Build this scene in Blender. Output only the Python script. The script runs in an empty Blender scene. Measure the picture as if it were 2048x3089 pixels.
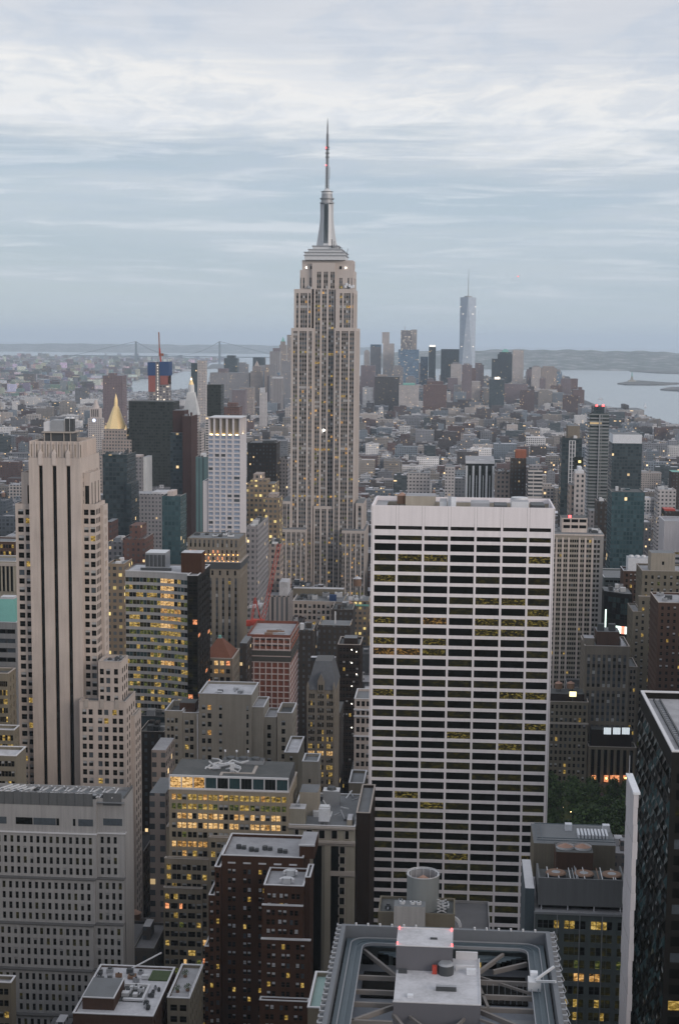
import bpy, math, random
from mathutils import Vector, Matrix
R = math.radians
rnd = random.Random(7)
scene = bpy.context.scene
COL = scene.collection

# ------------------------------------------------------------------ camera
F_PX, HC = 4570.0, 255.0
PITCH, YAW, ROLL = 7.3, 4.39, 0.5
PPX, PPY = 1024.0, 1611.0
cam_d = bpy.data.cameras.new('camera'); cam = bpy.data.objects.new('camera', cam_d); COL.objects.link(cam)
cam_d.sensor_fit = 'VERTICAL'; cam_d.sensor_height = 36.0
cam_d.lens = F_PX/3089.0*36.0
cam_d.shift_y = (PPY-1544.5)/3089.0
cam_d.clip_start = 1.0; cam_d.clip_end = 150000.0
MR = Matrix.Rotation(R(YAW), 3, 'Z') @ Matrix.Rotation(R(90-PITCH), 3, 'X') @ Matrix.Rotation(R(ROLL), 3, 'Z')
cam.matrix_world = Matrix.Translation((0, 0, HC)) @ MR.to_4x4()
scene.camera = cam

# ------------------------------------------------------------------ world: broken dusk cloud over a Nishita sky
SUN_EL, SUN_AZ = 15.0, 128.0       # azimuth measured clockwise from +Y (downtown)
world = bpy.data.worlds.new('World'); scene.world = world; world.use_nodes = True
def NT(tree):
    tree.nodes.clear()
    class N:
        pass
    n = N()
    def node(t, **kw):
        x = tree.nodes.new(t)
        for k, v in kw.items(): setattr(x, k, v)
        return x
    def put(sock, v):
        if isinstance(v, bpy.types.NodeSocket): tree.links.new(v, sock)
        elif v is not None: sock.default_value = v
    def m(op, a, b=None, c=None, clamp=False):
        x = node('ShaderNodeMath', operation=op, use_clamp=clamp)
        put(x.inputs[0], a); put(x.inputs[1], b); put(x.inputs[2], c)
        return x.outputs[0]
    def mix(f, a, b):
        x = node('ShaderNodeMix', data_type='RGBA')
        put(x.inputs[0], f)
        for i, v in ((6, a), (7, b)):
            put(x.inputs[i], v if isinstance(v, bpy.types.NodeSocket) else (*v[:3], 1.0))
        return x.outputs[2]
    def ramp(f, pts, interp='LINEAR'):
        x = node('ShaderNodeValToRGB'); cr = x.color_ramp; cr.interpolation = interp
        while len(cr.elements) < len(pts): cr.elements.new(0.5)
        for e, (p, c) in zip(cr.elements, pts):
            e.position = p; e.color = (*c[:3], 1) if not isinstance(c, (int, float)) else (c, c, c, 1)
        put(x.inputs[0], f); return x.outputs[0]
    def noise(vec, scale, detail=4, rough=0.55, dist=0.0):
        x = node('ShaderNodeTexNoise'); put(x.inputs['Vector'], vec)
        x.inputs['Scale'].default_value = scale; x.inputs['Detail'].default_value = detail
        x.inputs['Roughness'].default_value = rough; x.inputs['Distortion'].default_value = dist
        return x.outputs[0]
    def vec(a, b, c=0.0):
        x = node('ShaderNodeCombineXYZ'); put(x.inputs[0], a); put(x.inputs[1], b); put(x.inputs[2], c); return x.outputs[0]
    def sep(v):
        x = node('ShaderNodeSeparateXYZ'); put(x.inputs[0], v); return x.outputs
    def white(v):
        x = node('ShaderNodeTexWhiteNoise', noise_dimensions='3D'); put(x.inputs['Vector'], v); return x.outputs['Value']
    n.node, n.put, n.m, n.mix, n.ramp, n.noise, n.vec, n.sep, n.white, n.t = node, put, m, mix, ramp, noise, vec, sep, white, tree
    return n
n = NT(world.node_tree)
tc = n.node('ShaderNodeTexCoord'); d = n.sep(tc.outputs['Generated'])
# rotate into the view direction so bands can be laid along it
dx, dy, dz = d[0], d[1], d[2]
el = n.m('ARCSINE', dz)
zz = n.m('ADD', n.m('MAXIMUM', dz, 0.0), 0.05)
px = n.m('DIVIDE', dx, zz); py = n.m('DIVIDE', dy, zz)
wv = n.noise(n.vec(px, py, 0), 0.35, 3, 0.5)
big = n.noise(n.vec(n.m('MULTIPLY', px, 0.85), n.m('ADD', n.m('MULTIPLY', py, 1.15), n.m('MULTIPLY', wv, 1.2)), 0), 0.62, 5, 0.55, 0.35)
fine = n.noise(n.vec(n.m('ADD', n.m('MULTIPLY', px, 2.6), n.m('MULTIPLY', py, .5)), n.m('MULTIPLY', py, 1.5), 4.0), 1.9, 7, 0.62, 0.45)
wisp = n.noise(n.vec(n.m('MULTIPLY', dx, 4.5), n.m('MULTIPLY', dy, 5.0), n.m('MULTIPLY', dz, 60.0)), 2.2, 6, 0.62, 0.5)
tilt = n.m('ADD', n.m('ADD', n.m('MULTIPLY', n.m('SUBTRACT', wisp, 0.5), 0.06), n.m('MULTIPLY', n.m('SUBTRACT', big, .5), .06)), n.m('MULTIPLY', dx, 0.05))
ele = n.m('ADD', el, tilt)
e01 = n.m('DIVIDE', ele, 0.40, clamp=True)
# elevation bands of thin cloud (radians / 0.40)
base = n.ramp(e01, [(0.00, (.46, .53, .565)), (0.10, (.41, .49, .555)), (0.20, (.405, .49, .57)), (0.275, (.40, .475, .555)),
                    (0.335, (.72, .73, .745)), (0.395, (.77, .76, .75)), (0.445, (.54, .575, .635)), (0.56, (.53, .55, .605)), (1.0, (.58, .60, .65))])
cm = n.m('MULTIPLY', n.ramp(big, [(0.40, 0.0), (0.62, 1.0)]), n.ramp(e01, [(0.0, 0.05), (0.12, .35), (0.3, .8), (1, .8)]))
c1 = n.mix(n.m('MULTIPLY', cm, 0.45), base, (.74, .735, .74))
fm = n.m('MULTIPLY', n.ramp(fine, [(0.44, 0.0), (0.60, 1.0)]), n.ramp(e01, [(0.0, 0.0), (0.1, .25), (0.35, .8), (1, .6)]))
c2 = n.mix(n.m('MULTIPLY', fm, 0.52), c1, (.43, .50, .605))
wm_ = n.m('MULTIPLY', n.ramp(wisp, [(0.50, 0.0), (0.64, 1.0)]), n.ramp(e01, [(0.05, 0.0), (0.12, .6), (0.30, .6), (0.5, .3)]))
c3 = n.mix(n.m('MULTIPLY', wm_, 0.62), c2, (.74, .76, .80))
bg = n.node('ShaderNodeBackground'); n.put(bg.inputs[0], c3); bg.inputs[1].default_value = 1.0
sky = n.node('ShaderNodeTexSky', sky_type='NISHITA', sun_disc=False, sun_elevation=R(SUN_EL), sun_rotation=R(SUN_AZ))
sky.dust_density = 2.0
bg2 = n.node('ShaderNodeBackground'); n.put(bg2.inputs[0], sky.outputs[0]); bg2.inputs[1].default_value = 0.08
mx = n.node('ShaderNodeMixShader'); mx.inputs[0].default_value = 0.92
n.put(mx.inputs[1], bg2.outputs[0]); n.put(mx.inputs[2], bg.outputs[0])
n.put(n.node('ShaderNodeOutputWorld').inputs[0], mx.outputs[0])

sun_d = bpy.data.lights.new('sun', 'SUN'); sun = bpy.data.objects.new('sun', sun_d); COL.objects.link(sun)
sun_d.energy = 1.5; sun_d.angle = R(35); sun_d.color = (1.0, 0.87, 0.76)
sdir = Vector((math.sin(R(SUN_AZ))*math.cos(R(SUN_EL)), math.cos(R(SUN_AZ))*math.cos(R(SUN_EL)), math.sin(R(SUN_EL))))
sun.rotation_euler = sdir.to_track_quat('Z', 'Y').to_euler()

vs = scene.view_settings
vs.view_transform = 'Standard'; vs.look = 'None'; vs.exposure = 0.3; vs.gamma = 1.0; vs.use_curve_mapping = False
scene.render.engine = 'CYCLES'
cy = scene.cycles
cy.max_bounces = 5; cy.diffuse_bounces = 3; cy.glossy_bounces = 3; cy.transmission_bounces = 2; cy.volume_bounces = 3
cy.use_denoising = True; cy.sample_clamp_indirect = 3.0; cy.volume_step_rate = 1.0; cy.volume_max_steps = 64

# ------------------------------------------------------------------ picking points of the place
MRI = MR.transposed()
def W(X, y, Y):
    """world x, z of the sight line through photo point (X, y) where it meets the plane y = Y"""
    r = MR @ Vector(((X-PPX)/F_PX, (PPY-y)/F_PX, -1.0))
    t = Y/r.y
    return r.x*t, HC + r.z*t
def G(X, y, z=0.0):
    r = MR @ Vector(((X-PPX)/F_PX, (PPY-y)/F_PX, -1.0))
    t = (z-HC)/r.z
    return r.x*t, r.y*t
def P(x, y, z):
    v = MRI @ Vector((x, y, z-HC))
    if v.z > -1: return (-9999, -9999)
    return PPX + F_PX*v.x/-v.z, PPY - F_PX*v.y/-v.z

# ------------------------------------------------------------------ materials
MATS = {}
def pbr(n, col, rough, emis=None, estr=0.0, metal=0.0, normal=None, spec=0.5):
    b = n.node('ShaderNodeBsdfPrincipled')
    n.put(b.inputs['Base Color'], col if isinstance(col, bpy.types.NodeSocket) else (*col, 1))
    n.put(b.inputs['Roughness'], rough); b.inputs['Metallic'].default_value = metal
    if emis is not None:
        n.put(b.inputs['Emission Color'], emis if isinstance(emis, bpy.types.NodeSocket) else (*emis, 1))
        n.put(b.inputs['Emission Strength'], estr)
    if normal is not None: n.put(b.inputs['Normal'], normal)
    n.put(n.node('ShaderNodeOutputMaterial').inputs[0], b.outputs[0])
    b.inputs['Specular IOR Level'].default_value = spec
    return b
def newmat(key):
    m_ = bpy.data.materials.new(key); m_.use_nodes = True; MATS[key] = m_
    return m_, NT(m_.node_tree)
def wallmat(key, col, var=0.2, rough=0.85, streak=0.2, scale=1.0):
    """masonry or concrete: blotches, weather streaks running down and a fine grain"""
    if key in MATS: return MATS[key]
    m_, n = newmat(key)
    g = n.node('ShaderNodeNewGeometry'); p = n.sep(g.outputs['Position'])
    blot = n.noise(g.outputs['Position'], 0.07*scale, 4, 0.6)
    st = n.noise(n.vec(n.m('MULTIPLY', p[0], 1.1), n.m('MULTIPLY', p[1], 1.1), n.m('MULTIPLY', p[2], 0.06)), 0.9*scale, 4, 0.6)
    gr = n.noise(g.outputs['Position'], 2.2*scale, 3, 0.7)
    f = n.m('ADD', n.m('ADD', n.m('MULTIPLY', n.m('SUBTRACT', blot, .5), 2.2*var), n.m('MULTIPLY', n.m('SUBTRACT', st, .5), 2.4*streak)),
            n.m('MULTIPLY', n.m('SUBTRACT', gr, .5), 0.9*var))
    f = n.m('ADD', f, 1.0)
    hsv = n.node('ShaderNodeHueSaturation'); hsv.inputs['Color'].default_value = (*col, 1); n.put(hsv.inputs['Value'], f)
    bp = n.node('ShaderNodeBump'); bp.inputs['Strength'].default_value = 0.25; bp.inputs['Distance'].default_value = 0.1; n.put(bp.inputs['Height'], gr)
    pbr(n, hsv.outputs[0], rough, normal=bp.outputs[0], spec=.15)
    return m_
def flat(key, col, rough=0.6, metal=0.0, emis=None, estr=0.0, var=0.1, spec=0.5):
    if key in MATS: return MATS[key]
    m_, n = newmat(key)
    g = n.node('ShaderNodeNewGeometry')
    gr = n.noise(g.outputs['Position'], 0.8, 3, 0.6)
    hsv = n.node('ShaderNodeHueSaturation'); hsv.inputs['Color'].default_value = (*col, 1)
    n.put(hsv.inputs['Value'], n.m('ADD', n.m('MULTIPLY', n.m('SUBTRACT', gr, .5), 2*var), 1.0))
    pbr(n, hsv.outputs[0], rough, emis, estr, metal, spec=spec)
    return m_
def roofmat(key, col, dirt=(.12, .12, .125), amt=0.5):
    if key in MATS: return MATS[key]
    m_, n = newmat(key)
    g = n.node('ShaderNodeNewGeometry')
    a = n.noise(g.outputs['Position'], 0.16, 5, 0.65, 0.4); b = n.noise(g.outputs['Position'], 1.4, 4, 0.7)
    f = n.m('MULTIPLY', n.ramp(n.m('ADD', n.m('MULTIPLY', a, .7), n.m('MULTIPLY', b, .3)), [(0.42, 0.0), (0.62, 1.0)]), amt)
    pbr(n, n.mix(f, col, dirt), 0.8)
    return m_
def litmat(key, c1, c2, strength, scale=0.7):
    """a lit room behind glass: its bright and dark spots painted as glowing noise"""
    if key in MATS: return MATS[key]
    m_, n = newmat(key)
    g = n.node('ShaderNodeNewGeometry'); p = n.sep(g.outputs['Position'])
    a = n.noise(n.vec(p[0], p[1], n.m('MULTIPLY', p[2], 2.2)), scale, 4, 0.7, 0.3)
    c = n.ramp(a, [(0.36, (0.004, 0.004, 0.003)), (0.50, c1), (0.64, c2)])
    pbr(n, (.006, .006, .005), 0.4, c, strength, spec=.06)
    return m_
flat('glass', (.011, .013, .012), 0.3, var=.3, spec=.22)
flat('glass_black', (.004, .0045, .003), 0.4, var=.3, spec=.06)
flat('glass_teal', (.03, .06, .065), 0.2, var=.3)
flat('glass_grey', (.07, .085, .10), 0.25, var=.35); flat('pale_glass', (.24, .29, .38), 0.5, var=.25)
flat('blind', (.38, .39, .40), 0.8, var=.25)
flat('blind_white', (.62, .64, .68), 0.8, var=.2)
flat('frame_dark', (.05, .05, .05), 0.6)
flat('frame_white', (.6, .6, .6), 0.6)
litmat('lit_warm', (.42, .21, .05), (1.0, .58, .22), 0.75)
litmat('lit_bright', (.8, .45, .15), (1.0, .72, .38), 0.8, 1.0)
litmat('lit_yellow', (.38, .24, .04), (.95, .66, .22), 0.6)
litmat('lit_green', (.10, .14, .035), (.55, .50, .12), 0.3)
litmat('lit_floor', (.006, .005, .001), (.42, .33, .07), 0.42, .9); litmat('lit_ember', (.01, .006, .001), (.6, .33, .09), 0.5, .9)
litmat('lit_dim', (.010, .010, .003), (.05, .042, .008), 0.5, .5)
litmat('lit_orange', (.9, .30, .12), (1.0, .5, .25), 0.9)
flat('lamp_white', (.8, .8, .8), .5, emis=(1, .93, .8), estr=6)
flat('lamp_red', (.8, .05, .05), .5, emis=(1, .05, .05), estr=7)
flat('lamp_orange', (.8, .4, .1), .5, emis=(1, .45, .12), estr=6)
roofmat('roof_grey', (.165, .175, .185)); roofmat('roof_light', (.34, .34, .36), (.16, .16, .17)); roofmat('roof_dark', (.06, .065, .065), (.12, .12, .12))
roofmat('roof_white', (.52, .52, .55), (.26, .26, .27), .6)
flat('coping', (.55, .55, .57), .8); flat('coping_tan', (.36, .32, .29), .8); flat('coping_dark', (.10, .10, .10), .8)
flat('metal', (.30, .31, .33), .5, .3); flat('metal_light', (.55, .56, .58), .5, .1); flat('metal_dark', (.06, .065, .07), .6, .2)
flat('steel_blue', (.09, .12, .14), .5, .2)
flat('wood', (.20, .12, .08), .8); flat('copper_green', (.16, .38, .33), .7); flat('red_paint', (.42, .05, .03), .6); flat('tank_roof', (.33, .20, .15), .8)
flat('gold', (.88, .66, .34), .45, .25); flat('blue_net', (.02, .055, .15), .8); flat('net_dark', (.05, .05, .045), .9)

def winmat(key, wall, win=(.03, .035, .04), pu=3.0, pv=3.6, wu=0.5, wv=0.5, lit=0.02, litc=(1, .7, .35), ls=1.2, rough=.8, attr=False, off=0.0, wvar=0.5):
    """far facade: wall with a real-world grid of windows laid out in metres on the wall faces"""
    if key in MATS: return MATS[key]
    m_, n = newmat(key)
    uv = n.node('ShaderNodeUVMap', uv_map='UVMap'); u, v, _ = n.sep(uv.outputs[0])
    au = n.m('DIVIDE', u, pu); av = n.m('DIVIDE', v, pv)
    cu = n.m('FLOOR', au); cv = n.m('FLOOR', av)
    fu = n.m('SUBTRACT', au, cu); fv = n.m('SUBTRACT', av, cv)
    mu = n.m('LESS_THAN', n.m('ABSOLUTE', n.m('SUBTRACT', fu, .5)), wu/2); mv = n.m('LESS_THAN', n.m('ABSOLUTE', n.m('SUBTRACT', fv, .5)), wv/2)
    g = n.node('ShaderNodeNewGeometry'); nz = n.sep(g.outputs['Normal'])[2]
    side = n.m('LESS_THAN', n.m('ABSOLUTE', nz), 0.5)
    w = n.m('MULTIPLY', n.m('MULTIPLY', mu, mv), side)
    r1 = n.white(n.vec(cu, cv, 1.0)); r2 = n.white(n.vec(cu, cv, 7.0))
    blot = n.noise(g.outputs['Position'], 0.05, 4, 0.65)
    k = n.m('ADD', n.m('MULTIPLY', n.m('SUBTRACT', blot, .5), .6), 1.0)
    if attr:
        at = n.node('ShaderNodeAttribute', attribute_name='Col'); basec = at.outputs['Color']
        w = n.m('MULTIPLY', w, at.outputs['Alpha'])
    else:
        basec = (*wall, 1)
    hsv = n.node('ShaderNodeHueSaturation'); n.put(hsv.inputs['Color'], basec); n.put(hsv.inputs['Value'], k)
    wc = n.mix(n.m('MULTIPLY', r2, wvar), win, tuple(min(1, c*4+.08) for c in win))
    col = n.mix(w, hsv.outputs[0], wc)
    rg = n.m('SUBTRACT', rough, n.m('MULTIPLY', w, rough-.25))
    es = n.m('MULTIPLY', n.m('MULTIPLY', w, n.m('LESS_THAN', r1, lit)), n.m('MULTIPLY', n.m('ADD', r2, .25), ls))
    pbr(n, col, rg, litc, es, spec=.25)
    return m_

# ------------------------------------------------------------------ mesh building
class MB:
    def __init__(s): s.v = []; s.f = []; s.m = []; s.keys = []; s.c = None; s.uo = 0.0
    def mi(s, k):
        if k not in s.keys: s.keys.append(k)
        return s.keys.index(k)
    def poly(s, pts, k):
        i = len(s.v); s.v.extend(pts); s.f.append(tuple(range(i, i+len(pts)))); s.m.append(s.mi(k))
    def box(s, x0, x1, y0, y1, z0, z1, k, top=None, bottom=False):
        i = len(s.v); s.v.extend([(x0, y0, z0), (x1, y0, z0), (x1, y1, z0), (x0, y1, z0), (x0, y0, z1), (x1, y0, z1), (x1, y1, z1), (x0, y1, z1)])
        q = s.mi(k); t = s.mi(top) if top else q
        s.f.extend([(i, i+1, i+5, i+4), (i+1, i+2, i+6, i+5), (i+2, i+3, i+7, i+6), (i+3, i, i+4, i+7), (i+4, i+5, i+6, i+7)]); s.m.extend([q]*4+[t])
        if bottom: s.f.append((i+3, i+2, i+1, i)); s.m.append(q)
    def loft(s, a, b, z0, z1, k, top=None):
        """a, b = (x0,x1,y0,y1) rectangles at z0 and z1"""
        i = len(s.v)
        for (r, z) in ((a, z0), (b, z1)): s.v.extend([(r[0], r[2], z), (r[1], r[2], z), (r[1], r[3], z), (r[0], r[3], z)])
        q = s.mi(k); t = s.mi(top) if top else q
        s.f.extend([(i, i+1, i+5, i+4), (i+1, i+2, i+6, i+5), (i+2, i+3, i+7, i+6), (i+3, i, i+4, i+7), (i+4, i+5, i+6, i+7)]); s.m.extend([q]*4+[t])
    def cyl(s, cx, cy, z0, z1, r0, r1=None, k='metal', nn=16, cap=True, ph=0.0, inner=False):
        r1 = r0 if r1 is None else r1
        i = len(s.v); q = s.mi(k)
        for r, z in ((r0, z0), (r1, z1)):
            for j in range(nn):
                a = ph + 2*math.pi*j/nn; s.v.append((cx+r*math.cos(a), cy+r*math.sin(a), z))
        for j in range(nn):
            j2 = (j+1) % nn
            s.f.append((i+j, i+j2, i+nn+j2, i+nn+j)); s.m.append(q)
        if cap and r1 > 0.01: s.f.append(tuple(i+nn+j for j in range(nn))); s.m.append(q)
    def beam(s, p, q, w, h, k):
        p = Vector(p); q = Vector(q); d = (q-p).normalized()
        up = Vector((0, 0, 1)) if abs(d.z) < .95 else Vector((1, 0, 0))
        a = d.cross(up).normalized()*(w/2); b = a.cross(d).normalized()*(h/2)
        i = len(s.v)
        for c in (p, q):
            for sa, sb in ((-1, -1), (1, -1), (1, 1), (-1, 1)): s.v.append(tuple(c+a*sa+b*sb))
        kk = s.mi(k)
        for fc in ((0, 1, 5, 4), (1, 2, 6, 5), (2, 3, 7, 6), (3, 0, 4, 7), (3, 2, 1, 0), (4, 5, 6, 7)):
            s.f.append(tuple(i+j for j in fc)); s.m.append(kk)
    def mesh(s, name):
        me = bpy.data.meshes.new(name)
        me.from_pydata(s.v, [], s.f)
        for k in s.keys: me.materials.append(MATS[k])
        me.polygons.foreach_set('material_index', s.m)
        uvl = me.uv_layers.new(name='UVMap')
        buf = []
        for f in s.f:
            p0, p1, p2 = s.v[f[0]], s.v[f[1]], s.v[f[2]]
            ax, ay, az = p1[0]-p0[0], p1[1]-p0[1], p1[2]-p0[2]; bx_, by, bz = p2[0]-p0[0], p2[1]-p0[1], p2[2]-p0[2]
            nx, ny, nz = ay*bz-az*by, az*bx_-ax*bz, ax*by-ay*bx_
            if abs(nz) > abs(nx)+abs(ny):
                for j in f: buf.extend((s.v[j][0], s.v[j][1]))
            elif abs(ny) >= abs(nx):
                for j in f: buf.extend((s.v[j][0]+s.uo, s.v[j][2]))
            else:
                for j in f: buf.extend((s.v[j][1]+s.uo+1.3, s.v[j][2]))
        uvl.data.foreach_set('uv', buf)
        if s.c is not None:
            ca = me.color_attributes.new('Col', 'FLOAT_COLOR', 'CORNER')
            cb = []
            for f, c in zip(s.f, s.c): cb.extend(c*len(f))
            ca.data.foreach_set('color', cb)
        me.update()
        return me
    def build(s, name, parent=None, **kw):
        if not s.f: return None
        o = bpy.data.objects.new(name, s.mesh(name)); COL.objects.link(o)
        if parent is not None:
            o.parent = parent
            # parents are Empties: keep the mesh in world place
            o.location = Vector((0, 0, 0)) - parent_world(parent)
        for k, v in kw.items(): o[k] = v
        return o
def parent_world(p):
    v = Vector(p.location)
    while p.parent is not None:
        p = p.parent; v = v + Vector(p.location)
    return v
def empty(name, loc, label, cat, group=None):
    o = bpy.data.objects.new(name, None); COL.objects.link(o); o.location = loc; o.empty_display_size = 5
    o['label'] = label; o['category'] = cat
    if group: o['group'] = group
    return o
def child(name, mesh, parent, loc, rz=0.0):
    o = bpy.data.objects.new(name, mesh); COL.objects.link(o); o.parent = parent
    o.location = Vector(loc) - parent_world(parent); o.rotation_euler = (0, 0, rz)
    return o

# ------------------------------------------------------------------ windows
PANES = {}
CUR = {'z': 0}
def pane_quads(w, h, var, key):
    """rects (x0,x1,z0,z1,forward,material) of one pane; every variant is glass with what shows behind it"""
    g = {'d': 'glass_black', 't': 'glass_teal', 'g': 'glass_grey', 'p': 'pale_glass'}.get(var[0], 'glass')
    q = []
    if var[0] in 'dtgp':
        q.append((0, w, 0, h, 0, g))
    elif var[0] == 'b':
        s = {'1': .35, '2': .55, '3': .8}[var[1]]
        q += [(0, w, 0, h*(1-s), 0, 'glass'), (0, w, h*(1-s), h, 0, key or 'blind')]
    elif var[0] == 'l':
        mk = {'w': 'lit_warm', 'b': 'lit_bright', 'y': 'lit_yellow', 'g': 'lit_green', 'd': 'lit_dim', 'o': 'lit_orange', 'f': 'lit_floor', 'e': 'lit_ember'}[var[1]]
        q.append((0, w, 0, h, 0, mk))
    if h > 1.2 and w < 2.6: q.append((0, w, h*.48, h*.48+.09, -.05, 'frame_dark'))
    return q
def pane_mesh(w, h, var, bk):
    k = (round(w, 1), round(h, 1), var, bk)
    if k not in PANES:
        mb = MB()
        for (a, b, c, d_, f, mk) in pane_quads(w, h, var, bk):
            mb.poly([(a, f, c), (b, f, c), (b, f, d_), (a, f, d_)], mk)
        PANES[k] = mb.mesh('window')
    return PANES[k]
def pick(weights, r=rnd):
    t = r.random()*sum(weights.values()); a = 0
    for k, v in weights.items():
        a += v
        if t <= a: return k
    return k

class Bld:
    def __init__(s, name, label, cat, x, y, wall, trim='coping', roof='roof_grey', weights=None, blind=None, seed=1, partcap=100, group=None):
        s.root = empty(name, (x, y, 0), label, cat, group)
        s.wall, s.trim, s.roof = wall, trim, roof
        s.body = MB(); s.rf = MB(); s.tr = MB(); s.copings = []; s.wins = []; s.r = random.Random(seed)
        s.weights = weights or {'d': .6, 'b1': .2, 'b2': .15, 'ly': .05}; s.blind = blind; s.cap = partcap
    def facade(s, ox, oy, ux, uy, width, z0, z1, cols, rows, rec=0.35, weights=None, wall=None, strip=None, varf=None):
        nx, ny = uy, -ux; k = wall or s.wall; B = s.body
        def pt(u, z, dpt=0.0): return (ox+ux*u-nx*dpt, oy+uy*u-ny*dpt, z)
        def q(u0, u1, a, b):
            if u1-u0 > 1e-4 and b-a > 1e-4: B.poly([pt(u0, a), pt(u1, a), pt(u1, b), pt(u0, b)], k)
        rows = sorted([r_ for r_ in rows if r_[0] >= z0 and r_[1] <= z1]); cols = sorted([c for c in cols if c[0] > -1e-6 and c[1] < width+1e-6])
        if not rows or not cols:
            q(0, width, z0, z1); return
        zc = z0; ang = math.atan2(uy, ux)
        for ri, (a, b) in enumerate(rows):
            q(0, width, zc, a); uc = 0
            for ci, (c0, c1) in enumerate(cols):
                q(uc, c0, a, b); uc = c1
                B.poly([pt(c0, a), pt(c0, a, rec), pt(c0, b, rec), pt(c0, b)], k)
                B.poly([pt(c1, a, rec), pt(c1, a), pt(c1, b), pt(c1, b, rec)], k)
                B.poly([pt(c0, a), pt(c1, a), pt(c1, a, rec), pt(c0, a, rec)], k)
                B.poly([pt(c0, b, rec), pt(c1, b, rec), pt(c1, b), pt(c0, b)], k)
                var = None
                if varf: var = varf(ri, ci, len(rows), len(cols))
                if var is None: var = pick(weights or s.weights, s.r)
                p0 = pt(c0, a, rec)
                s.wins.append((p0, ang, c1-c0, b-a, var, strip))
            q(uc, width, a, b); zc = b
        q(0, width, zc, z1)
    def tier(s, x0, x1, y0, y1, z0, z1, F=None, S=None, par=1.0, pt_=0.4, wall=None, roof=None, trim=None, cop=True):
        w = x1-x0; dpt = y1-y0
        for (ox, oy, ux, uy, wd, sp) in ((x0, y0, 1, 0, w, F), (x1, y0, 0, 1, dpt, S), (x0, y1, 0, -1, dpt, S), (x1, y1, -1, 0, w, None)):
            if sp: s.facade(ox, oy, ux, uy, wd, z0, z1, sp['cols'](wd) if callable(sp['cols']) else sp['cols'], sp['rows'](z0, z1) if callable(sp['rows']) else sp['rows'],
                            sp.get('rec', .35), sp.get('weights'), wall, sp.get('strip'), sp.get('varf'))
            else: s.facade(ox, oy, ux, uy, wd, z0, z1, [], [], wall=wall)
        zr = z1-par; k = wall or s.wall; t = trim or s.trim
        s.rf.poly([(x0+pt_, y0+pt_, zr), (x1-pt_, y0+pt_, zr), (x1-pt_, y1-pt_, zr), (x0+pt_, y1-pt_, zr)], roof or s.roof)
        i0, i1, j0, j1 = x0+pt_, x1-pt_, y0+pt_, y1-pt_
        for a, b in (((i0, j0), (i1, j0)), ((i1, j0), (i1, j1)), ((i1, j1), (i0, j1)), ((i0, j1), (i0, j0))):
            s.body.poly([(b[0], b[1], zr), (a[0], a[1], zr), (a[0], a[1], z1), (b[0], b[1], z1)], k)
        o = .12; h = .25
        if cop:
            tr_ = MB(); s.copings.append(tr_)
            tr_.box(x0-o, x1+o, y0-o, y0+pt_+.05, z1, z1+h, t, bottom=True); tr_.box(x0-o, x1+o, y1-pt_-.05, y1+o, z1, z1+h, t, bottom=True)
            tr_.box(x0-o, x0+pt_+.05, y0+pt_+.05, y1-pt_-.05, z1, z1+h, t, bottom=True); tr_.box(x1-pt_-.05, x1+o, y0+pt_+.05, y1-pt_-.05, z1, z1+h, t, bottom=True)
        else:
            q = s.body
            q.poly([(x0, y0, z1), (x1, y0, z1), (i1, j0, z1), (i0, j0, z1)], k); q.poly([(x1, y0, z1), (x1, y1, z1), (i1, j1, z1), (i1, j0, z1)], k)
            q.poly([(x1, y1, z1), (x0, y1, z1), (i0, j1, z1), (i1, j1, z1)], k); q.poly([(x0, y1, z1), (x0, y0, z1), (i0, j0, z1), (i0, j1, z1)], k)
        return zr
    def part(s, name, mb, **kw): return mb.build(name, s.root, **kw)
    def tank(s, x, y, z, r=2.2, h=4.0, leg=3.0, roofk='tank_roof', body='wood'):
        m_ = MB()
        for a in range(4):
            m_.beam((x+r*.7*math.cos(a*1.57+.78), y+r*.7*math.sin(a*1.57+.78), z), (x+r*.7*math.cos(a*1.57+.78), y+r*.7*math.sin(a*1.57+.78), z+leg), .25, .25, 'metal_dark')
        m_.cyl(x, y, z+leg, z+leg+h, r, r, body, 14)
        t = s.part('water_tank', m_)
        c = MB(); c.cyl(x, y, z+leg+h, z+leg+h+r*.6, r*1.06, .05, roofk, 14); c.build('tank_roof', t)
    def clutter(s, x0, x1, y0, y1, z, n_=6, smin=1.2, smax=4, hmax=2.6, mats=('metal', 'metal_light', 'metal_dark')):
        placed = []
        for i in range(n_):
            for _ in range(12):
                w, d_ = s.r.uniform(smin, smax), s.r.uniform(smin, smax); h = s.r.uniform(.8, hmax)
                x, y = s.r.uniform(x0, max(x0+.1, x1-w)), s.r.uniform(y0, max(y0+.1, y1-d_))
                if all(x+w < a or x > b or y+d_ < c or y > e for a, b, c, e in placed): break
            else: continue
            placed.append((x, x+w, y, y+d_))
            m_ = MB(); k = s.r.choice(mats)
            m_.box(x, x+w, y, y+d_, z+.2, z+h, k)
            if s.r.random() < .6: m_.cyl(x+w/2, y+d_/2, z+h, z+h+.35, min(w, d_)*.36, None, 'metal_dark', 12)
            if s.r.random() < .5: m_.beam((x+w/2, y, z+.5), (x+w/2, max(y0, y-s.r.uniform(2, 5)), z+.5), .35, .35, 'metal')
            s.part('roof_unit', m_)
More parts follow.
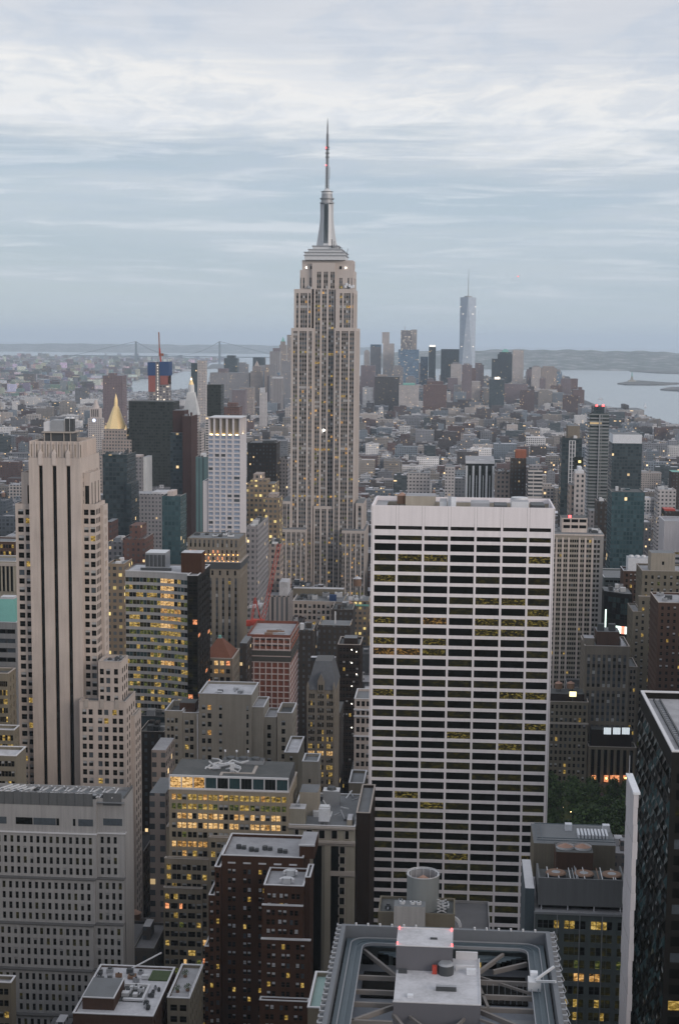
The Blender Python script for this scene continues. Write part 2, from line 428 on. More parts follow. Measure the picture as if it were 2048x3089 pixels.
    def finish(s, wallname='wall'):
        s.part(wallname, s.body); s.part('coping', s.tr)
        for c_ in s.copings: s.part('coping', c_)
        for f, mi_ in zip(s.rf.f, s.rf.m):
            q = MB(); q.poly([s.rf.v[j] for j in f], s.rf.keys[mi_]); s.part('roof', q)
        sc = []
        for w in s.wins:
            X, y = P(*w[0]); vis = (-20 < X < 2070 and 0 < y < 3100); front = abs(w[1]) < .1
            dist = max(50, w[0][1])
            sc.append((w[2]*w[3]/dist**2*(1 if vis else .01)*(1 if front else .35)*(1+w[0][2]/2000), w))
        sc.sort(key=lambda t: -t[0])
        rest = MB()
        for i, (_, (p0, ang, w, h, var, strip)) in enumerate(sc):
            if i < s.cap:
                if strip is None:
                    me = pane_mesh(w, h, var, s.blind); o = child('window', me, s.root, p0, ang)
                    ww, hh = round(w, 1), round(h, 1); o.scale = (w/ww if ww else 1, 1, h/hh if hh else 1)
                else:
                    mb = MB(); CUR['z'] = p0[2]; strip(mb, w, h, s.r); o = child('window_strip', mb.mesh('window_strip'), s.root, p0, ang)
            else:
                mb = MB()
                if strip is None:
                    for (a, b, c, d_, f, mk) in pane_quads(w, h, var, s.blind): mb.poly([(a, f, c), (b, f, c), (b, f, d_), (a, f, d_)], mk)
                else: CUR['z'] = p0[2]; strip(mb, w, h, s.r)
                ca, sa = math.cos(ang), math.sin(ang)
                for f, mi_ in zip(mb.f, mb.m):
                    rest.poly([(p0[0]+mb.v[j][0]*ca-mb.v[j][1]*sa, p0[1]+mb.v[j][0]*sa+mb.v[j][1]*ca, p0[2]+mb.v[j][2]) for j in f], mb.keys[mi_])
        if rest.f: s.part('window_strip' if (sc and sc[-1][1][5]) else 'window', rest, kind='stuff')
        return s
def even(n_, w, m0=None, gap=None):
    """n windows of width w spread across a facade; margins m0"""
    def f(width):
        mm = m0 if m0 is not None else None
        if n_ <= 0: return []
        if mm is None: pitch = width/n_; return [(pitch*(i+.5)-w/2, pitch*(i+.5)+w/2) for i in range(n_)]
        pitch = (width-2*mm)/n_; return [(mm+pitch*(i+.5)-w/2, mm+pitch*(i+.5)+w/2) for i in range(n_)]
    return f
def auto(pitch, w, m0=.8):
    def f(width):
        k = max(1, int((width-2*m0)/pitch)); return even(k, w, m0)(width)
    return f
def pairs(n_, w, gap, m0=.8):
    def f(width):
        pitch = (width-2*m0)/n_; out = []
        for i in range(n_):
            c = m0+pitch*(i+.5); out += [(c-gap/2-w, c-gap/2), (c+gap/2, c+gap/2+w)]
        return out
    return f
def floors(fh, wh, top=1.5, bottom=1.0, nmax=999):
    def f(z0, z1):
        out = []; z = z1-top-wh
        while z > z0+bottom and len(out) < nmax: out.append((z, z+wh)); z -= fh
        return out
    return f
def tower(name, label, X0, X1, yt, Y, dep, wall, F=None, S=None, z0=0, **kw):
    cat = kw.pop('cat', 'building'); par = kw.pop('par', 1.0)
    x0, z = W(X0, yt, Y); x1, _ = W(X1, yt, Y)
    b = Bld(name, label, cat, (x0+x1)/2, Y+dep/2, wall, **kw)
    b.x0, b.x1, b.y0, b.y1, b.z = x0, x1, Y, Y+dep, z
    b.zr = b.tier(x0, x1, Y, Y+dep, z0, z, F, S, par)
    FOOT.append((x0, x1, Y, Y+dep)); 
    return b
VR = random.Random(77)
FOOT = []
def foot(x0, x1, y0, y1): FOOT.append((min(x0, x1), max(x0, x1), y0, y1))
# ------------------------------------------------------------------ wall materials of the near towers
wallmat('limestone', (.445, .385, .35)); wallmat('limestone_light', (.52, .455, .42)); wallmat('travertine', (.72, .68, .70), .07, .8, .12)
wallmat('concrete_grey', (.32, .315, .315), .12, .85, .25); wallmat('beige_brick', (.28, .24, .185)); wallmat('tan_brick', (.31, .28, .235)); wallmat('tan_dark', (.18, .16, .125))
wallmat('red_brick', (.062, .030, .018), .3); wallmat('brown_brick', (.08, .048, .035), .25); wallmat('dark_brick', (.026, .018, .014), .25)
wallmat('empire_stone', (.46, .41, .385), .08, .85, .08); wallmat('ornate_stone', (.28, .26, .215)); wallmat('gothic_stone', (.19, .167, .138)); wallmat('slate_roof', (.10, .105, .115), .2)
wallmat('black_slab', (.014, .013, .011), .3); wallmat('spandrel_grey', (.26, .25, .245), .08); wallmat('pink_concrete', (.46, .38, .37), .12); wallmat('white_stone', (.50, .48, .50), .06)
wallmat('striped_tan', (.32, .29, .25), .1); wallmat('orange_brick', (.26, .10, .065), .2); wallmat('screen_grey', (.115, .12, .125), .15); wallmat('green_metal', (.10, .12, .12), .1)
wallmat('olive_tan', (.17, .15, .115), .2); wallmat('hip_roof', (.14, .06, .04), .3)

# ================================================================== art deco tower with three black stripes
def deco():
    Y = 575.0
    x0, zt = W(87, 1380, Y); x1, _ = W(243, 1384, Y); w = x1-x0
    b = Bld('art_deco_tower', 'tan stone skyscraper with three long black window stripes down its plain front', 'skyscraper', (x0+x1)/2, Y+15, 'limestone',
            'coping_tan', 'roof_grey', {'d': .62, 'b1': .14, 'b2': .13, 'g': .06, 'ly': .05}, 'blind', 11)
    zs = W(200, 1406, Y)[1]
    fr = [(.195, .27), (.458, .537), (.728, .806)]
    b.facade(x0, Y, 1, 0, w, 0, zt, [(w*a, w*c) for a, c in fr], [(1.0, zs)], rec=1.1, strip=lambda mb, ww, hh, r: black_strip(mb, ww, hh, r))
    for a, c in fr:                                                   # pale carved heads over the stripes
        m = MB(); u0, u1 = x0+w*a, x0+w*c
        m.box(u0-.1, u1+.1, Y-.25, Y-.02, zs+.4, zt+1.6, 'limestone_light', bottom=True); m.loft((u0-.1, u1+.1, Y-.25, Y+.6), (u0+.6, u1-.6, Y, Y+.6), zt+1.6, zt+3.2, 'limestone_light')
        b.part('carved_head', m)
    dep = 31.0
    S = dict(cols=lambda wd: [(4+4.6*i, 5.3+4.6*i) for i in range(6)], rows=floors(3.55, 2.2, 6), rec=.1, weights={'d': 1})
    b.facade(x1, Y, 0, 1, dep, 0, zt, S['cols'](dep), S['rows'](0, zt), rec=.1, weights={'d': 1})
    b.facade(x0, Y+dep, 0, -1, dep, 0, zt, S['cols'](dep), S['rows'](0, zt), rec=.3)
    b.facade(x1, Y+dep, -1, 0, w, 0, zt, [], [])
    b.rf.poly([(x0, Y, zt), (x1, Y, zt), (x1, Y+dep, zt), (x0, Y+dep, zt)], 'roof_dark')
    # fluted crown, set in a little; flute shading painted in as pale ribs and dark grooves
    zc = W(160, 1331, Y+1)[1]; a0, a1 = x0+.25, x1-.1
    cr = MB(); cr.box(a0, a1, Y+.9, Y+26, zt, zc-1.5, 'limestone', top='roof_dark')
    for (p, q, r_, s_) in ((a0, a1, Y+.9, Y+1.5), (a0, a1, Y+25.4, Y+26), (a0, a0+.6, Y+1.5, Y+25.4), (a1-.6, a1, Y+1.5, Y+25.4)): cr.box(p, q, r_, s_, zc-1.45, zc, 'limestone')
    for i in range(10):
        u = a0+.3+(a1-a0-.6)*i/9; cr.box(u-.18, u+.18, Y+.5, Y+.9, zt+.02, zc-.2, 'limestone_light'); cr.box(u+.2, u+.55, Y+.86, Y+.9, zt+.3, zc-1.2, 'gothic_stone')
    for i in range(12):
        v = Y+1.2+24.3*i/11; cr.box(a1, a1+.35, v-.18, v+.18, zt+.02, zc-.2, 'limestone_light'); cr.box(a1+.01, a1+.04, v+.25, v+.8, zt+.5, zc-1.2, 'gothic_stone')
    b.part('fluted_crown', cr)
    # roof plant: dark frame with grey screen and two big ducts
    m = MB(); p0, p1 = W(136, 1325, Y+9)[0], W(214, 1325, Y+9)[0]; zf = zc-1.4; z2 = W(170, 1302, Y+9)[1]; z3 = W(170, 1268, Y+9)[1]
    m.box(p0, p1, Y+9, Y+19, zf, z2-.6, 'metal_dark'); m.box(p0-.9, p1+1.2, Y+8, Y+20, z2-.5, z2, 'coping_tan', bottom=True)
    for t in (0, .25, .75, 1): m.box(p0+(p1-p0)*t-.15, p0+(p1-p0)*t+.15, Y+8.6, Y+8.95, zf, z2-.55, 'coping_tan')
    b.part('roof_plant', m)
    m = MB(); m.box(p0-.6, p0+2.2, Y+10, Y+17, z2+.05, z3-.8, 'coping'); m.box(p0+2.25, p1-2.8, Y+9.6, Y+17, z2+.05, z3, 'metal'); b.part('screen', m)
    for k in range(2):
        m = MB(); u = p1-2.5+k*1.9; m.box(u, u+1.5, Y+10.4, Y+13, z2+.05, z3+.6, 'metal_dark'); m.cyl(u+.75, Y+11.5, z3+.65, z3+1.3, .95, .7, 'metal_light', 12); m.box(u-.15, u, Y+10.3, Y+10.6, z2+.05, z3+.9, 'metal_light'); b.part('duct', m)
    def wing(Xa, Xb, yt, Yf, Yb, F, Sd, nm=None, par=.8):
        a, z = W(Xa, yt, Yf) if Xa is not None else (x1+.03, W(Xb, yt, Yf)[1]); c = W(Xb, yt, Yf)[0] if Xb is not None else x0-.03
        b.tier(a, c, Yf, Yb, 0, z, F, Sd, par, cop=False); foot(a, c, Yf, Yb); return a, c, z
    pr = lambda wd: [(wd-5.4, wd-3.2), (wd-2.4, wd-.25)]
    rws = floors(3.42, 2.15, 2.2)
    wing(65, None, 1425, Y+4.5, Y+24, dict(cols=lambda wd: [(wd-1.9, wd-.1)], rows=lambda a, z: [(z-13.5, z-5)], rec=.6, strip=lambda mb, w_, h_, r: black_strip(mb, w_, h_, r, .3)), None)
    wing(47, None, 1519, Y+3.0, Y+28, dict(cols=pr, rows=rws), None)
    wing(None, 272, 1427, Y+4.5, Y+22, dict(cols=lambda wd: [(.5, 2.2)], rows=lambda a, z: [(z-13.5, z-5)], rec=.6, strip=lambda mb, w_, h_, r: black_strip(mb, w_, h_, r, .3)), dict(cols=auto(4.2, 1.5), rec=.12, rows=lambda a, z: [(z-14, z-4)], strip=lambda mb, w_, h_, r: black_strip(mb, w_, h_, r, .3)))
    wing(None, 289, 1521, Y+3.0, Y+19, dict(cols=lambda wd: [(.35, 2.2), (2.9, 4.8)], rows=rws), dict(cols=pairs(3, 1.7, .6), rows=rws, rec=.1, weights={'d': 1}))
    # later shoulders further back and the lower annex
    a = W(289, 1521, Y+3)[0]+.03; z = W(300, 1505, Y+16)[1]-2; c = a+1.2
    b.tier(a, c, Y+11, Y+18.5, 0, z, None, dict(cols=pairs(1, 1.2, .7), rows=rws), .8, cop=False)
    # annex
    a0_, z1_ = W(297, 1996, Y-3); a1_ = W(366, 1996, Y-3)[0]
    b.tier(a0_, a1_, Y-3, Y+9.5, 0, z1_, dict(cols=lambda wd: [(.6, 2.2), (3.1, 4.7), (6.2, 7.8)], rows=floors(3.55, 2.3, 2.8)), dict(cols=auto(3.2, 1.9), rec=.1, weights={'d': 1}, rows=floors(3.55, 2.3, 2.8)), 1.0, roof='roof_light')
    zz1 = W(330, 2117, Y-6)[1]; e0 = x1-.05; e1 = W(380, 2117, Y-6)[0]
    # windows in three pairs
    def tr(wd): return [(1.0, 2.7), (3.5, 5.2), (7.2, 8.9), (9.7, 11.4), (13.0, 14.7), (15.5, 17.2)] if wd > 17.5 else pairs(3, 1.6, .8)(wd)
    b.tier(e0, e1, Y-6, Y+12, 0, zz1, dict(cols=tr, rows=floors(3.45, 2.2, 3.2)), dict(cols=auto(3.4, 1.9), rec=.1, weights={'d': 1}, rows=floors(3.45, 2.2, 3.2)), 1.0)
    for u in (2.0, 8.1, 14.1):
        m = MB(); m.box(e0+u, e0+u+1.6, Y-6.3, Y-6.02, zz1-2.6, zz1+.9, 'coping_tan', bottom=True); b.part('carved_head', m)
    zz2 = W(415, 2135, Y+6)[1]
    b.tier(e1+.03, e1+1.4, Y+4, Y+16, 0, zz2-3, None, dict(cols=auto(3.4, 1.9), rec=.1, weights={'d': 1}, rows=floors(3.45, 2.2, 3.2)), .8)
    b.clutter(a0_+1, a1_-1, Y-1, Y+8, z1_-1, 4, 1, 2.5, 1.5)
    foot(x0, e1+2, Y-6, Y+34)
    b.finish()
def black_strip(mb, w, h, r, lit=0.0):
    z = 0.0
    while z < h-.1:
        z2 = min(h, z+3.6)
        k = 'lit_green' if r.random() < lit else ('glass_black' if r.random() < .93 else 'glass')
        mb.poly([(0, 0, z), (w, 0, z), (w, 0, z2-1.2), (0, 0, z2-1.2)], k); mb.poly([(0, 0, z2-1.2), (w, 0, z2-1.2), (w, 0, z2), (0, 0, z2)], 'glass_black'); z = z2
    mb.box(w/2-.06, w/2+.06, -.15, -.02, 0, h, 'metal_dark')
deco()

# ================================================================== white travertine slab with long horizontal windows
def white_slab():
    Y = 555.0
    x0, zt = W(1120, 1526, Y); x1, zt2 = W(1674, 1531, Y); zt = (zt+zt2)/2; w = x1-x0; dep = 34.0
    b = Bld('office_slab', 'wide white stone office tower with ribbons of dark windows between thin piers', 'skyscraper', (x0+x1)/2, Y+dep/2, 'travertine', 'coping', 'roof_white',
            {'d': .6, 'ld': .37, 'lf': .03}, 'blind', 21)
    zb = W(1400, 1597, Y)[1]                        # under the blank band
    fh = 3.93; n_ = int(zb/fh)
    def off(z): t = max(0.0, 62.0-z)/62.0; return -11.0*t*t
    pitch = w/7.0; pw = .82
    B = b.body; zb0 = zb-.5
    # blank band
    B.box(x0, x1, Y, Y+.6, zb+.9, zt, 'travertine', bottom=True); 
    B.box(x1-.6, x1, Y+.6, Y+dep, 0, zt, 'travertine'); B.box(x0, x0+.6, Y+.6, Y+dep, 0, zt, 'travertine'); B.box(x0+.6, x1-.6, Y+dep-.6, Y+dep, 0, zt, 'travertine')
    B.box(x0+.6, x1-.6, Y+.6, Y+1.6, zb-1, zb+1.5, 'black_slab')
    b.rf.poly([(x0+.6, Y+.6, zt-4.2), (x1-.6, Y+.6, zt-4.2), (x1-.6, Y+dep-.6, zt-4.2), (x0+.6, Y+dep-.6, zt-4.2)], 'roof_white')
    j = MB()
    for i in range(1, 7):
        for s_ in (-.5, .5): j.box(x0+pitch*i+s_-.04, x0+pitch*i+s_+.04, Y-.02, Y+.0, zb+.9, zt, 'spandrel_grey')
    b.part('panel_joint', j)
    lamps = {(7, 2): 'ly', (7, 4): 'ly'}
    bright = {(8, 2): 'le', (8, 4): 'lf', (8, 5): 'lf', (8, 6): 'lf', (8, 0): 'lf', (9, 4): 'lf', (9, 5): 'lf', (6, 5): 'lf', (6, 4): 'lf', (16, 1): 'ld', (16, 2): 'ld', (4, 0): 'lf', (11, 0): 'le', (11, 1): 'le', (19, 3): 'lf', (19, 0): 'ld', (20, 5): 'lf', (2, 1): 'lf', (2, 2): 'lf', (25, 1): 'lf', (26, 2): 'lf', (15, 5): 'lf', (15, 6): 'lf', (7, 6): 'lf', (10, 0): 'lf', (17, 5): 'ld'}
    for i in range(n_+1):
        za = zb0-fh*i; zc = za-1.25                   # spandrel za..zc, glass below
        if i == 0: za, zc = zb0, zb0-2.2
        if zc < 1: break
        o1, o2 = off(za), off(zc); zd = zb0-fh*(i+1); o3 = off(zd)
        for (yo, yi) in (((o1, o2), .5),):
            B.poly([(x0+.1, Y+o2+.12, zc), (x1-.1, Y+o2+.12, zc), (x1-.1, Y+o1+.12, za), (x0+.1, Y+o1+.12, za)], 'travertine')
            B.poly([(x0+.1, Y+o2+.12, zc), (x0+.1, Y+o2+.34, zc), (x1-.1, Y+o2+.34, zc), (x1-.1, Y+o2+.12, zc)], 'travertine')
            B.poly([(x0+.1, Y+o1+.12, za), (x1-.1, Y+o1+.12, za), (x1-.1, Y+o1+1.2, za), (x0+.1, Y+o1+.3, za)], 'travertine')
        for c in range(7):
            u0, u1 = x0+pitch*c+pw/2, x0+pitch*(c+1)-pw/2
            if c == 0: u0 = x0+1.3
            if c == 6: u1 = x1-1.3
            v = bright.get((i, c))
            if v is None:
                v = pick(b.weights, b.r)
            b.wins.append(((u0, Y+(o2+o3)/2+.32, zd), 0.0, u1-u0, zc-zd, v, None))
    for c in range(8):
        for i in range(n_+1):
            za = zb+.9 if i == 0 else zb0-fh*i; zc = zb0-fh*(i+1)
            if zc < 0: zc = 0
            u = x0+pitch*c; hw = pw/2
            if c == 0: a, e = x0, x0+1.3
            elif c == 7: a, e = x1-1.3, x1
            else: a, e = u-hw, u+hw
            o1, o2 = off(za), off(zc)
            B.poly([(a, Y+o2, zc), (e, Y+o2, zc), (e, Y+o1, za), (a, Y+o1, za)], 'travertine')
            B.poly([(e, Y+o2, zc), (e, Y+o2+1.0, zc), (e, Y+o1+1.0, za), (e, Y+o1, za)], 'travertine')
            B.poly([(a, Y+o2+1.0, zc), (a, Y+o2, zc), (a, Y+o1, za), (a, Y+o1+1.0, za)], 'travertine')
            if c in (0, 7) and o2 < -.05:
                xs = x0 if c == 0 else x1
                B.poly([(xs, Y+.6, zc), (xs, Y+o2, zc), (xs, Y+o1, za), (xs, Y+.6, za)], 'travertine')
    # groove beside the edge piers
    for xs in (x0+.42, x1-.42):
        m = MB(); m.box(xs-.07, xs+.07, Y-.015, Y+.0, 62, zt-.2, 'spandrel_grey'); b.part('panel_joint', m)
    # parapet walk round the roof and the plant on it
    zr = zt-4.2; m = MB()
    m.box(x0+.6, x0+5, Y+2, Y+dep-.6, zr, zr+2.6, 'tan_brick', top='roof_light'); m.box(x0+5, x1-.6, Y+dep-4, Y+dep-.6, zr, zr+2.6, 'tan_brick', top='roof_light'); m.box(x1-4, x1-.6, Y+2, Y+dep-4, zr, zr+.8, 'metal_light')
    b.part('inner_parapet', m)
    xa, xb = W(1223, 1520, Y+16)[0], W(1313, 1520, Y+16)[0]
    m = MB(); m.box(xa, xb, Y+14, Y+26, zr, zt+2.2, 'tan_brick', top='roof_light'); b.part('lift_house', m)
    for (Xa, Xb, h, k) in ((1326, 1348, .5, 'metal_light'), (1490, 1528, -.6, 'metal_dark'), (1540, 1592, .9, 'metal_light'), (1600, 1640, -.3, 'metal_dark'), (1420, 1475, .1, 'metal'), (1350, 1372, 1.2, 'metal_light')):
        a, c = W(Xa, 1520, Y+18)[0], W(Xb, 1520, Y+18)[0]
        m = MB(); m.box(a, c, Y+12, Y+24, zr, zt+h, k, top='roof_light' if k != 'metal_dark' else None); b.part('roof_unit', m)
    m = MB(); q = W(1566, 1520, Y+22)[0]; m.cyl(q, Y+22, zr, zt+1.6, 3.2, 3.2, 'metal_light', 18); b.part('roof_fan', m)
    m = MB(); m.box(W(1368, 1500, Y+10)[0]-.9, W(1368, 1500, Y+10)[0]+.9, Y+9, Y+11, zr, zt+2.4, 'blind_white'); b.part('vent_box', m)
    b.tank(W(1213, 1500, Y+24)[0], Y+24, zr, 2.0, 3.2, 2.4)
    foot(x0, x1, Y-12, Y+dep)
    b.finish()
white_slab()

# ================================================================== the tall stepped skyscraper with the mast
def strip_floor(mb, w, h, r, fh=3.75, lit=.06, nm=2, kw='glass', sp='spandrel_grey', wfr=.5, mull='empire_stone'):
    """a bay of windows one above another, metal spandrels between, thin mullions in front"""
    nfl = max(1, int(h/fh)); fh = h/nfl
    for i in range(nfl):
        z = i*fh
        for j in range(nm):
            a, c = w*j/nm, w*(j+1)/nm
            t = r.random(); k = kw
            row = int((CUR['z']+z)/3.75)
            if lit and row*7919 % 11 == 2: t *= .2
            if t < lit: k = r.choice(['lit_yellow', 'lit_green', 'lit_warm', 'lit_yellow'])
            elif t < lit+.10: k = 'blind'
            elif t < lit+.45: k = 'glass_grey'
            mb.poly([(a, 0, z), (c, 0, z), (c, 0, z+fh*wfr), (a, 0, z+fh*wfr)], k)
        mb.poly([(0, -.02, z+fh*wfr), (w, -.02, z+fh*wfr), (w, -.02, z+fh), (0, -.02, z+fh)], sp)
    for j in range(1, nm):
        u = w*j/nm; mb.box(u-.16, u+.16, -.35, -.03, 0, h, mull)
FLOORLIT = {}
wallmat('empire_spandrel', (.17, .16, .155), .1)
def empire():
    Y = 1315.0
    cx = W(977, 900, Y)[0]
    b = Bld('mast_skyscraper', 'tallest stone skyscraper, stepped at the top and carrying a silver mast', 'skyscraper', cx, Y+25, 'empire_stone', 'coping_tan', 'roof_grey', None, None, 31)
    st = lambda lit: (lambda mb, w, h, r: strip_floor(mb, w, h, r, 3.75, lit, 3 if w > 5.2 else (2 if w > 2.6 else 1), 'glass', 'empire_spandrel'))
    def xx(X, y=900, YY=Y): return W(X, y, YY)[0]
    def zz(y, YY=Y, X=977): return W(X, y, YY)[1]
    def block(Xa, Xb, yt, yb, Yf, dep, strips, yref, lit=.05, top=2.5, side=None, capz=None):
        lit = lit*1.3
        """front strips given by photo x at height yref"""
        a, c = xx(Xa, yref, Yf), xx(Xb, yref, Yf); z1 = zz(yt, Yf, (Xa+Xb)/2); z0 = zz(yb, Yf, (Xa+Xb)/2) if yb else 0
        cols = [(xx(s0, yref, Yf)-a, xx(s1, yref, Yf)-a) for s0, s1 in strips]
        rows = [(z0+.5, z1-top)]
        b.facade(a, Yf, 1, 0, c-a, z0, z1, cols, rows, .7, strip=st(lit))
        sc_ = side if side is not None else [(3+6.4*i, 6.6+6.4*i) for i in range(int((dep-4)/6.4))]
        b.facade(c, Yf, 0, 1, dep, z0, z1, sc_, rows, .7, strip=st(lit)); b.facade(a, Yf+dep, 0, -1, dep, z0, z1, sc_, rows, .7, strip=st(lit)); b.facade(c, Yf+dep, -1, 0, c-a, z0, z1, [], [])
        b.rf.poly([(a, Yf, z1), (c, Yf, z1), (c, Yf+dep, z1), (a, Yf+dep, z1)], 'roof_grey')
        return a, c, z0, z1
    cr = lambda c: 600+c/2.24
    # shaft: two wings with the centre bay set back between them
    block(878, 945.2, 990, None, Y, 58, [(cr(637), cr(664)), (cr(679), cr(727)), (cr(741), cr(762))], 1100)
    block(1008.2, 1072, 990, None, Y, 58, [(cr(924), cr(948)), (cr(962), cr(1006)), (cr(1018), cr(1046))], 1100)
    block(945.4, 1008, 872, None, Y+5, 50, [(cr(785), cr(815)), (cr(830), cr(859)), (cr(874), cr(906))], 1100, top=.3, lit=.09)
    # raised bay in the recess lower down
    block(945.6, 1007.8, 1527, None, Y+1.5, 3.4, [(cr(785), cr(815)), (cr(830), cr(859)), (cr(874), cr(906))], 1560, side=[])
    # upper wings
    block(887, 939.5, 872, 990, Y+3, 50, [(894, 900), (906.5, 926.5), (931, 937)], 930, top=3.5)
    block(1012, 1066, 872, 990, Y+3, 50, [(1025, 1031.5), (1037, 1057), (1062, 1066-.8)], 930, top=3.5)
    # centre bay up to the crown with three tall window slots
    sc = lambda c: 850+c/3.53
    block(941, 1010.5, 793, 872, Y+6.2, 30, [(sc(375), sc(418)), (sc(447), sc(490)), (sc(519), sc(563))], 830, top=7.5)
    block(905, 1066, 815, 872, Y+9, 38, [(sc(197), sc(207)), (sc(225), sc(243)), (sc(297), sc(330)), (sc(612), sc(645)), (sc(700), sc(718)), (sc(738), sc(748))], 830, top=6.5)
    a, c, z0, z1 = block(911.5, 1064.5, 785, 815, Y+10.5, 27, [], 790)
    for xq in (sc(317), sc(401), sc(473), sc(545), sc(627)):
        m = MB(); u = xx(xq, 805, Y+10.4); m.box(u-.9, u+.9, Y+10.1, Y+10.46, z1-7.6, z1-5, 'glass_black', bottom=True); b.part('small_window', m)
    for xq in (sc(262), sc(681)):
        m = MB(); u = xx(xq, 805, Y+10.4); m.box(u-.5, u+.5, Y+9.9, Y+10.46, z1-6.9, z1-5.9, 'lamp_white', bottom=True); b.part('floodlight', m)
    # lower wings
    block(845, 922, 1597, None, Y-14, 56, [(cr(562), cr(582)), (cr(594), cr(616)), (cr(628), cr(650)), (cr(661), cr(683)), (cr(694), cr(716))], 1700, lit=.09)
    block(1029, 1099, 1601, None, Y-14, 56, [(cr(962), cr(984)), (cr(996), cr(1018)), (cr(1030), cr(1052)), (cr(1064), cr(1086)), (cr(1097), cr(1112))], 1700, lit=.09)
    block(848, 877.5, 1512, 1598, Y-2, 44, [(cr(568), cr(590)), (cr(596), cr(612))], 1560, side=[])
    block(1072.5, 1096, 1518, 1598, Y-2, 44, [(cr(1075), cr(1095)), (cr(1103), cr(1118))], 1560)
    # mooring mast
    cy_ = Y+24.0; k = .2893  # metres per photo pixel there, about
    def zc(y): return zz(y, cy_)
    def half(p): return p*(math.hypot(cy_, 0)/F_PX)*1.003/3.53/2
    ms = MB()
    tiers = [(786, 772, 422), (771, 763, 418), (762, 754, 344), (753, 743, 268)]
    for y0_, y1_, wp in tiers:
        h = half(wp); ms.box(cx-h, cx+h, cy_-h, cy_+h, zc(y0_)-.3, zc(y1_)-.9, 'metal_light'); ms.box(cx-h-.7, cx+h+.7, cy_-h-.7, cy_+h+.7, zc(y1_)-.85, zc(y1_), 'metal', bottom=True)
    b.part('mast_base', ms)
    zt_, zb_ = zc(612), zc(742)
    sh = MB(); r0, r1 = half(118), half(100)
    sh.cyl(cx, cy_, zb_, zt_, r0, r1, 'metal_light', 24); b.part('mast_shaft', sh)
    for ax, ay in ((1, 0), (-1, 0), (0, 1), (0, -1)):
        fin = MB(); n_ = 8
        for i in range(n_):
            t0, t1 = i/n_, (i+1)/n_
            def ex(t): return half(136)+(half(215)-half(136))*(max(0, (1-t)-.35)/.65)**1.4
            e0, e1 = ex(t0), ex(t1); za, zb2 = zb_+(zt_-zb_)*t0, zb_+(zt_-zb_)*t1; hw = 2.1
            if ax: fin.loft((min(0, ax*e0)+cx, max(0, ax*e0)+cx, cy_-hw, cy_+hw), (min(0, ax*e1)+cx, max(0, ax*e1)+cx, cy_-hw, cy_+hw), za, zb2, 'metal_light')
            else: fin.loft((cx-hw, cx+hw, min(0, ay*e0)+cy_, max(0, ay*e0)+cy_), (cx-hw, cx+hw, min(0, ay*e1)+cy_, max(0, ay*e1)+cy_), za, zb2, 'metal_light')
        b.part('mast_wing', fin)
    gl = MB()
    for i in range(4):
        u = cx-1.6+i*1.07; gl.box(u-.22, u+.22, cy_-half(215)-.35, cy_-half(60), zb_+2, zt_-1, 'steel_blue')
    b.part('mast_glazing', gl)
    for (y_, rp, kk) in ((612, 150, 'metal'), (599, 150, 'metal')):
        m = MB(); m.cyl(cx, cy_, zc(y_)-.5, zc(y_)+.3, half(rp), None, kk, 24); m.cyl(cx, cy_, zc(y_)-.8, zc(y_)-.5, half(rp)*.9, None, 'metal_dark', 24); b.part('gallery_ring', m)
    m = MB(); m.cyl(cx, cy_, zc(611), zc(579), half(128), half(108), 'metal', 24); m.cyl(cx, cy_, zc(579), zc(578), half(128), None, 'metal_dark', 24); m.cyl(cx, cy_, zc(594), zc(580), half(112), None, 'metal_light', 24)
    m.cyl(cx, cy_, zc(578), zc(568), half(98), half(34), 'metal_light', 24); b.part('mast_dome', m)
    an = MB()
    def lat(ya, yb_, wp, wq, nseg, kk='metal'):
        za, zb3 = zc(ya), zc(yb_)
        for s0 in range(nseg):
            t0, t1 = s0/nseg, (s0+1)/nseg; h0 = half(wp+(wq-wp)*t0); h1 = half(wp+(wq-wp)*t1); q0 = za+(zb3-za)*t0; q1 = za+(zb3-za)*t1
            cs0 = [(cx-h0, cy_-h0), (cx+h0, cy_-h0), (cx+h0, cy_+h0), (cx-h0, cy_+h0)]; cs1 = [(cx-h1, cy_-h1), (cx+h1, cy_-h1), (cx+h1, cy_+h1), (cx-h1, cy_+h1)]
            for j in range(4):
                an.beam((*cs0[j], q0), (*cs1[j], q1), .35, .35, kk); an.beam((*cs0[j], q0), (*cs1[(j+1) % 4], q1), .2, .2, kk); an.beam((*cs0[j], q0), (*cs0[(j+1) % 4], q0), .35, .35, kk)
    lat(568, 500, 34, 28, 9); lat(500, 404, 26, 20, 12); lat(404, 386, 12, 10, 3)
    an.cyl(cx, cy_, zc(568), zc(404), .6, .45, 'metal_dark', 8); an.cyl(cx, cy_, zc(404), zc(386), .6, .5, 'metal_dark', 8); an.cyl(cx, cy_, zc(386), zc(366), .55, .3, 'metal_dark', 8); an.cyl(cx, cy_, zc(366), zc(356), .25, .1, 'metal_dark', 6)
    for y_ in (444, 450, 462, 474): an.cyl(cx, cy_, zc(y_)-.3, zc(y_)+.3, half(44), None, 'metal_dark', 12)
    an.box(cx+2.1, cx+2.4, cy_-.2, cy_+.2, zc(538), zc(503), 'metal'); an.box(cx-.2, cx+2.4, cy_-.2, cy_+.2, zc(538), zc(537), 'metal')
    b.part('antenna', an)
    for y_ in (446, 499):
        m = MB(); m.cyl(cx-1.0, cy_-1.6, zc(y_)-.4, zc(y_)+.4, .3, None, 'lamp_red', 8); b.part('warning_light', m)
    # dishes and whip aerials on the setbacks
    r = random.Random(3)
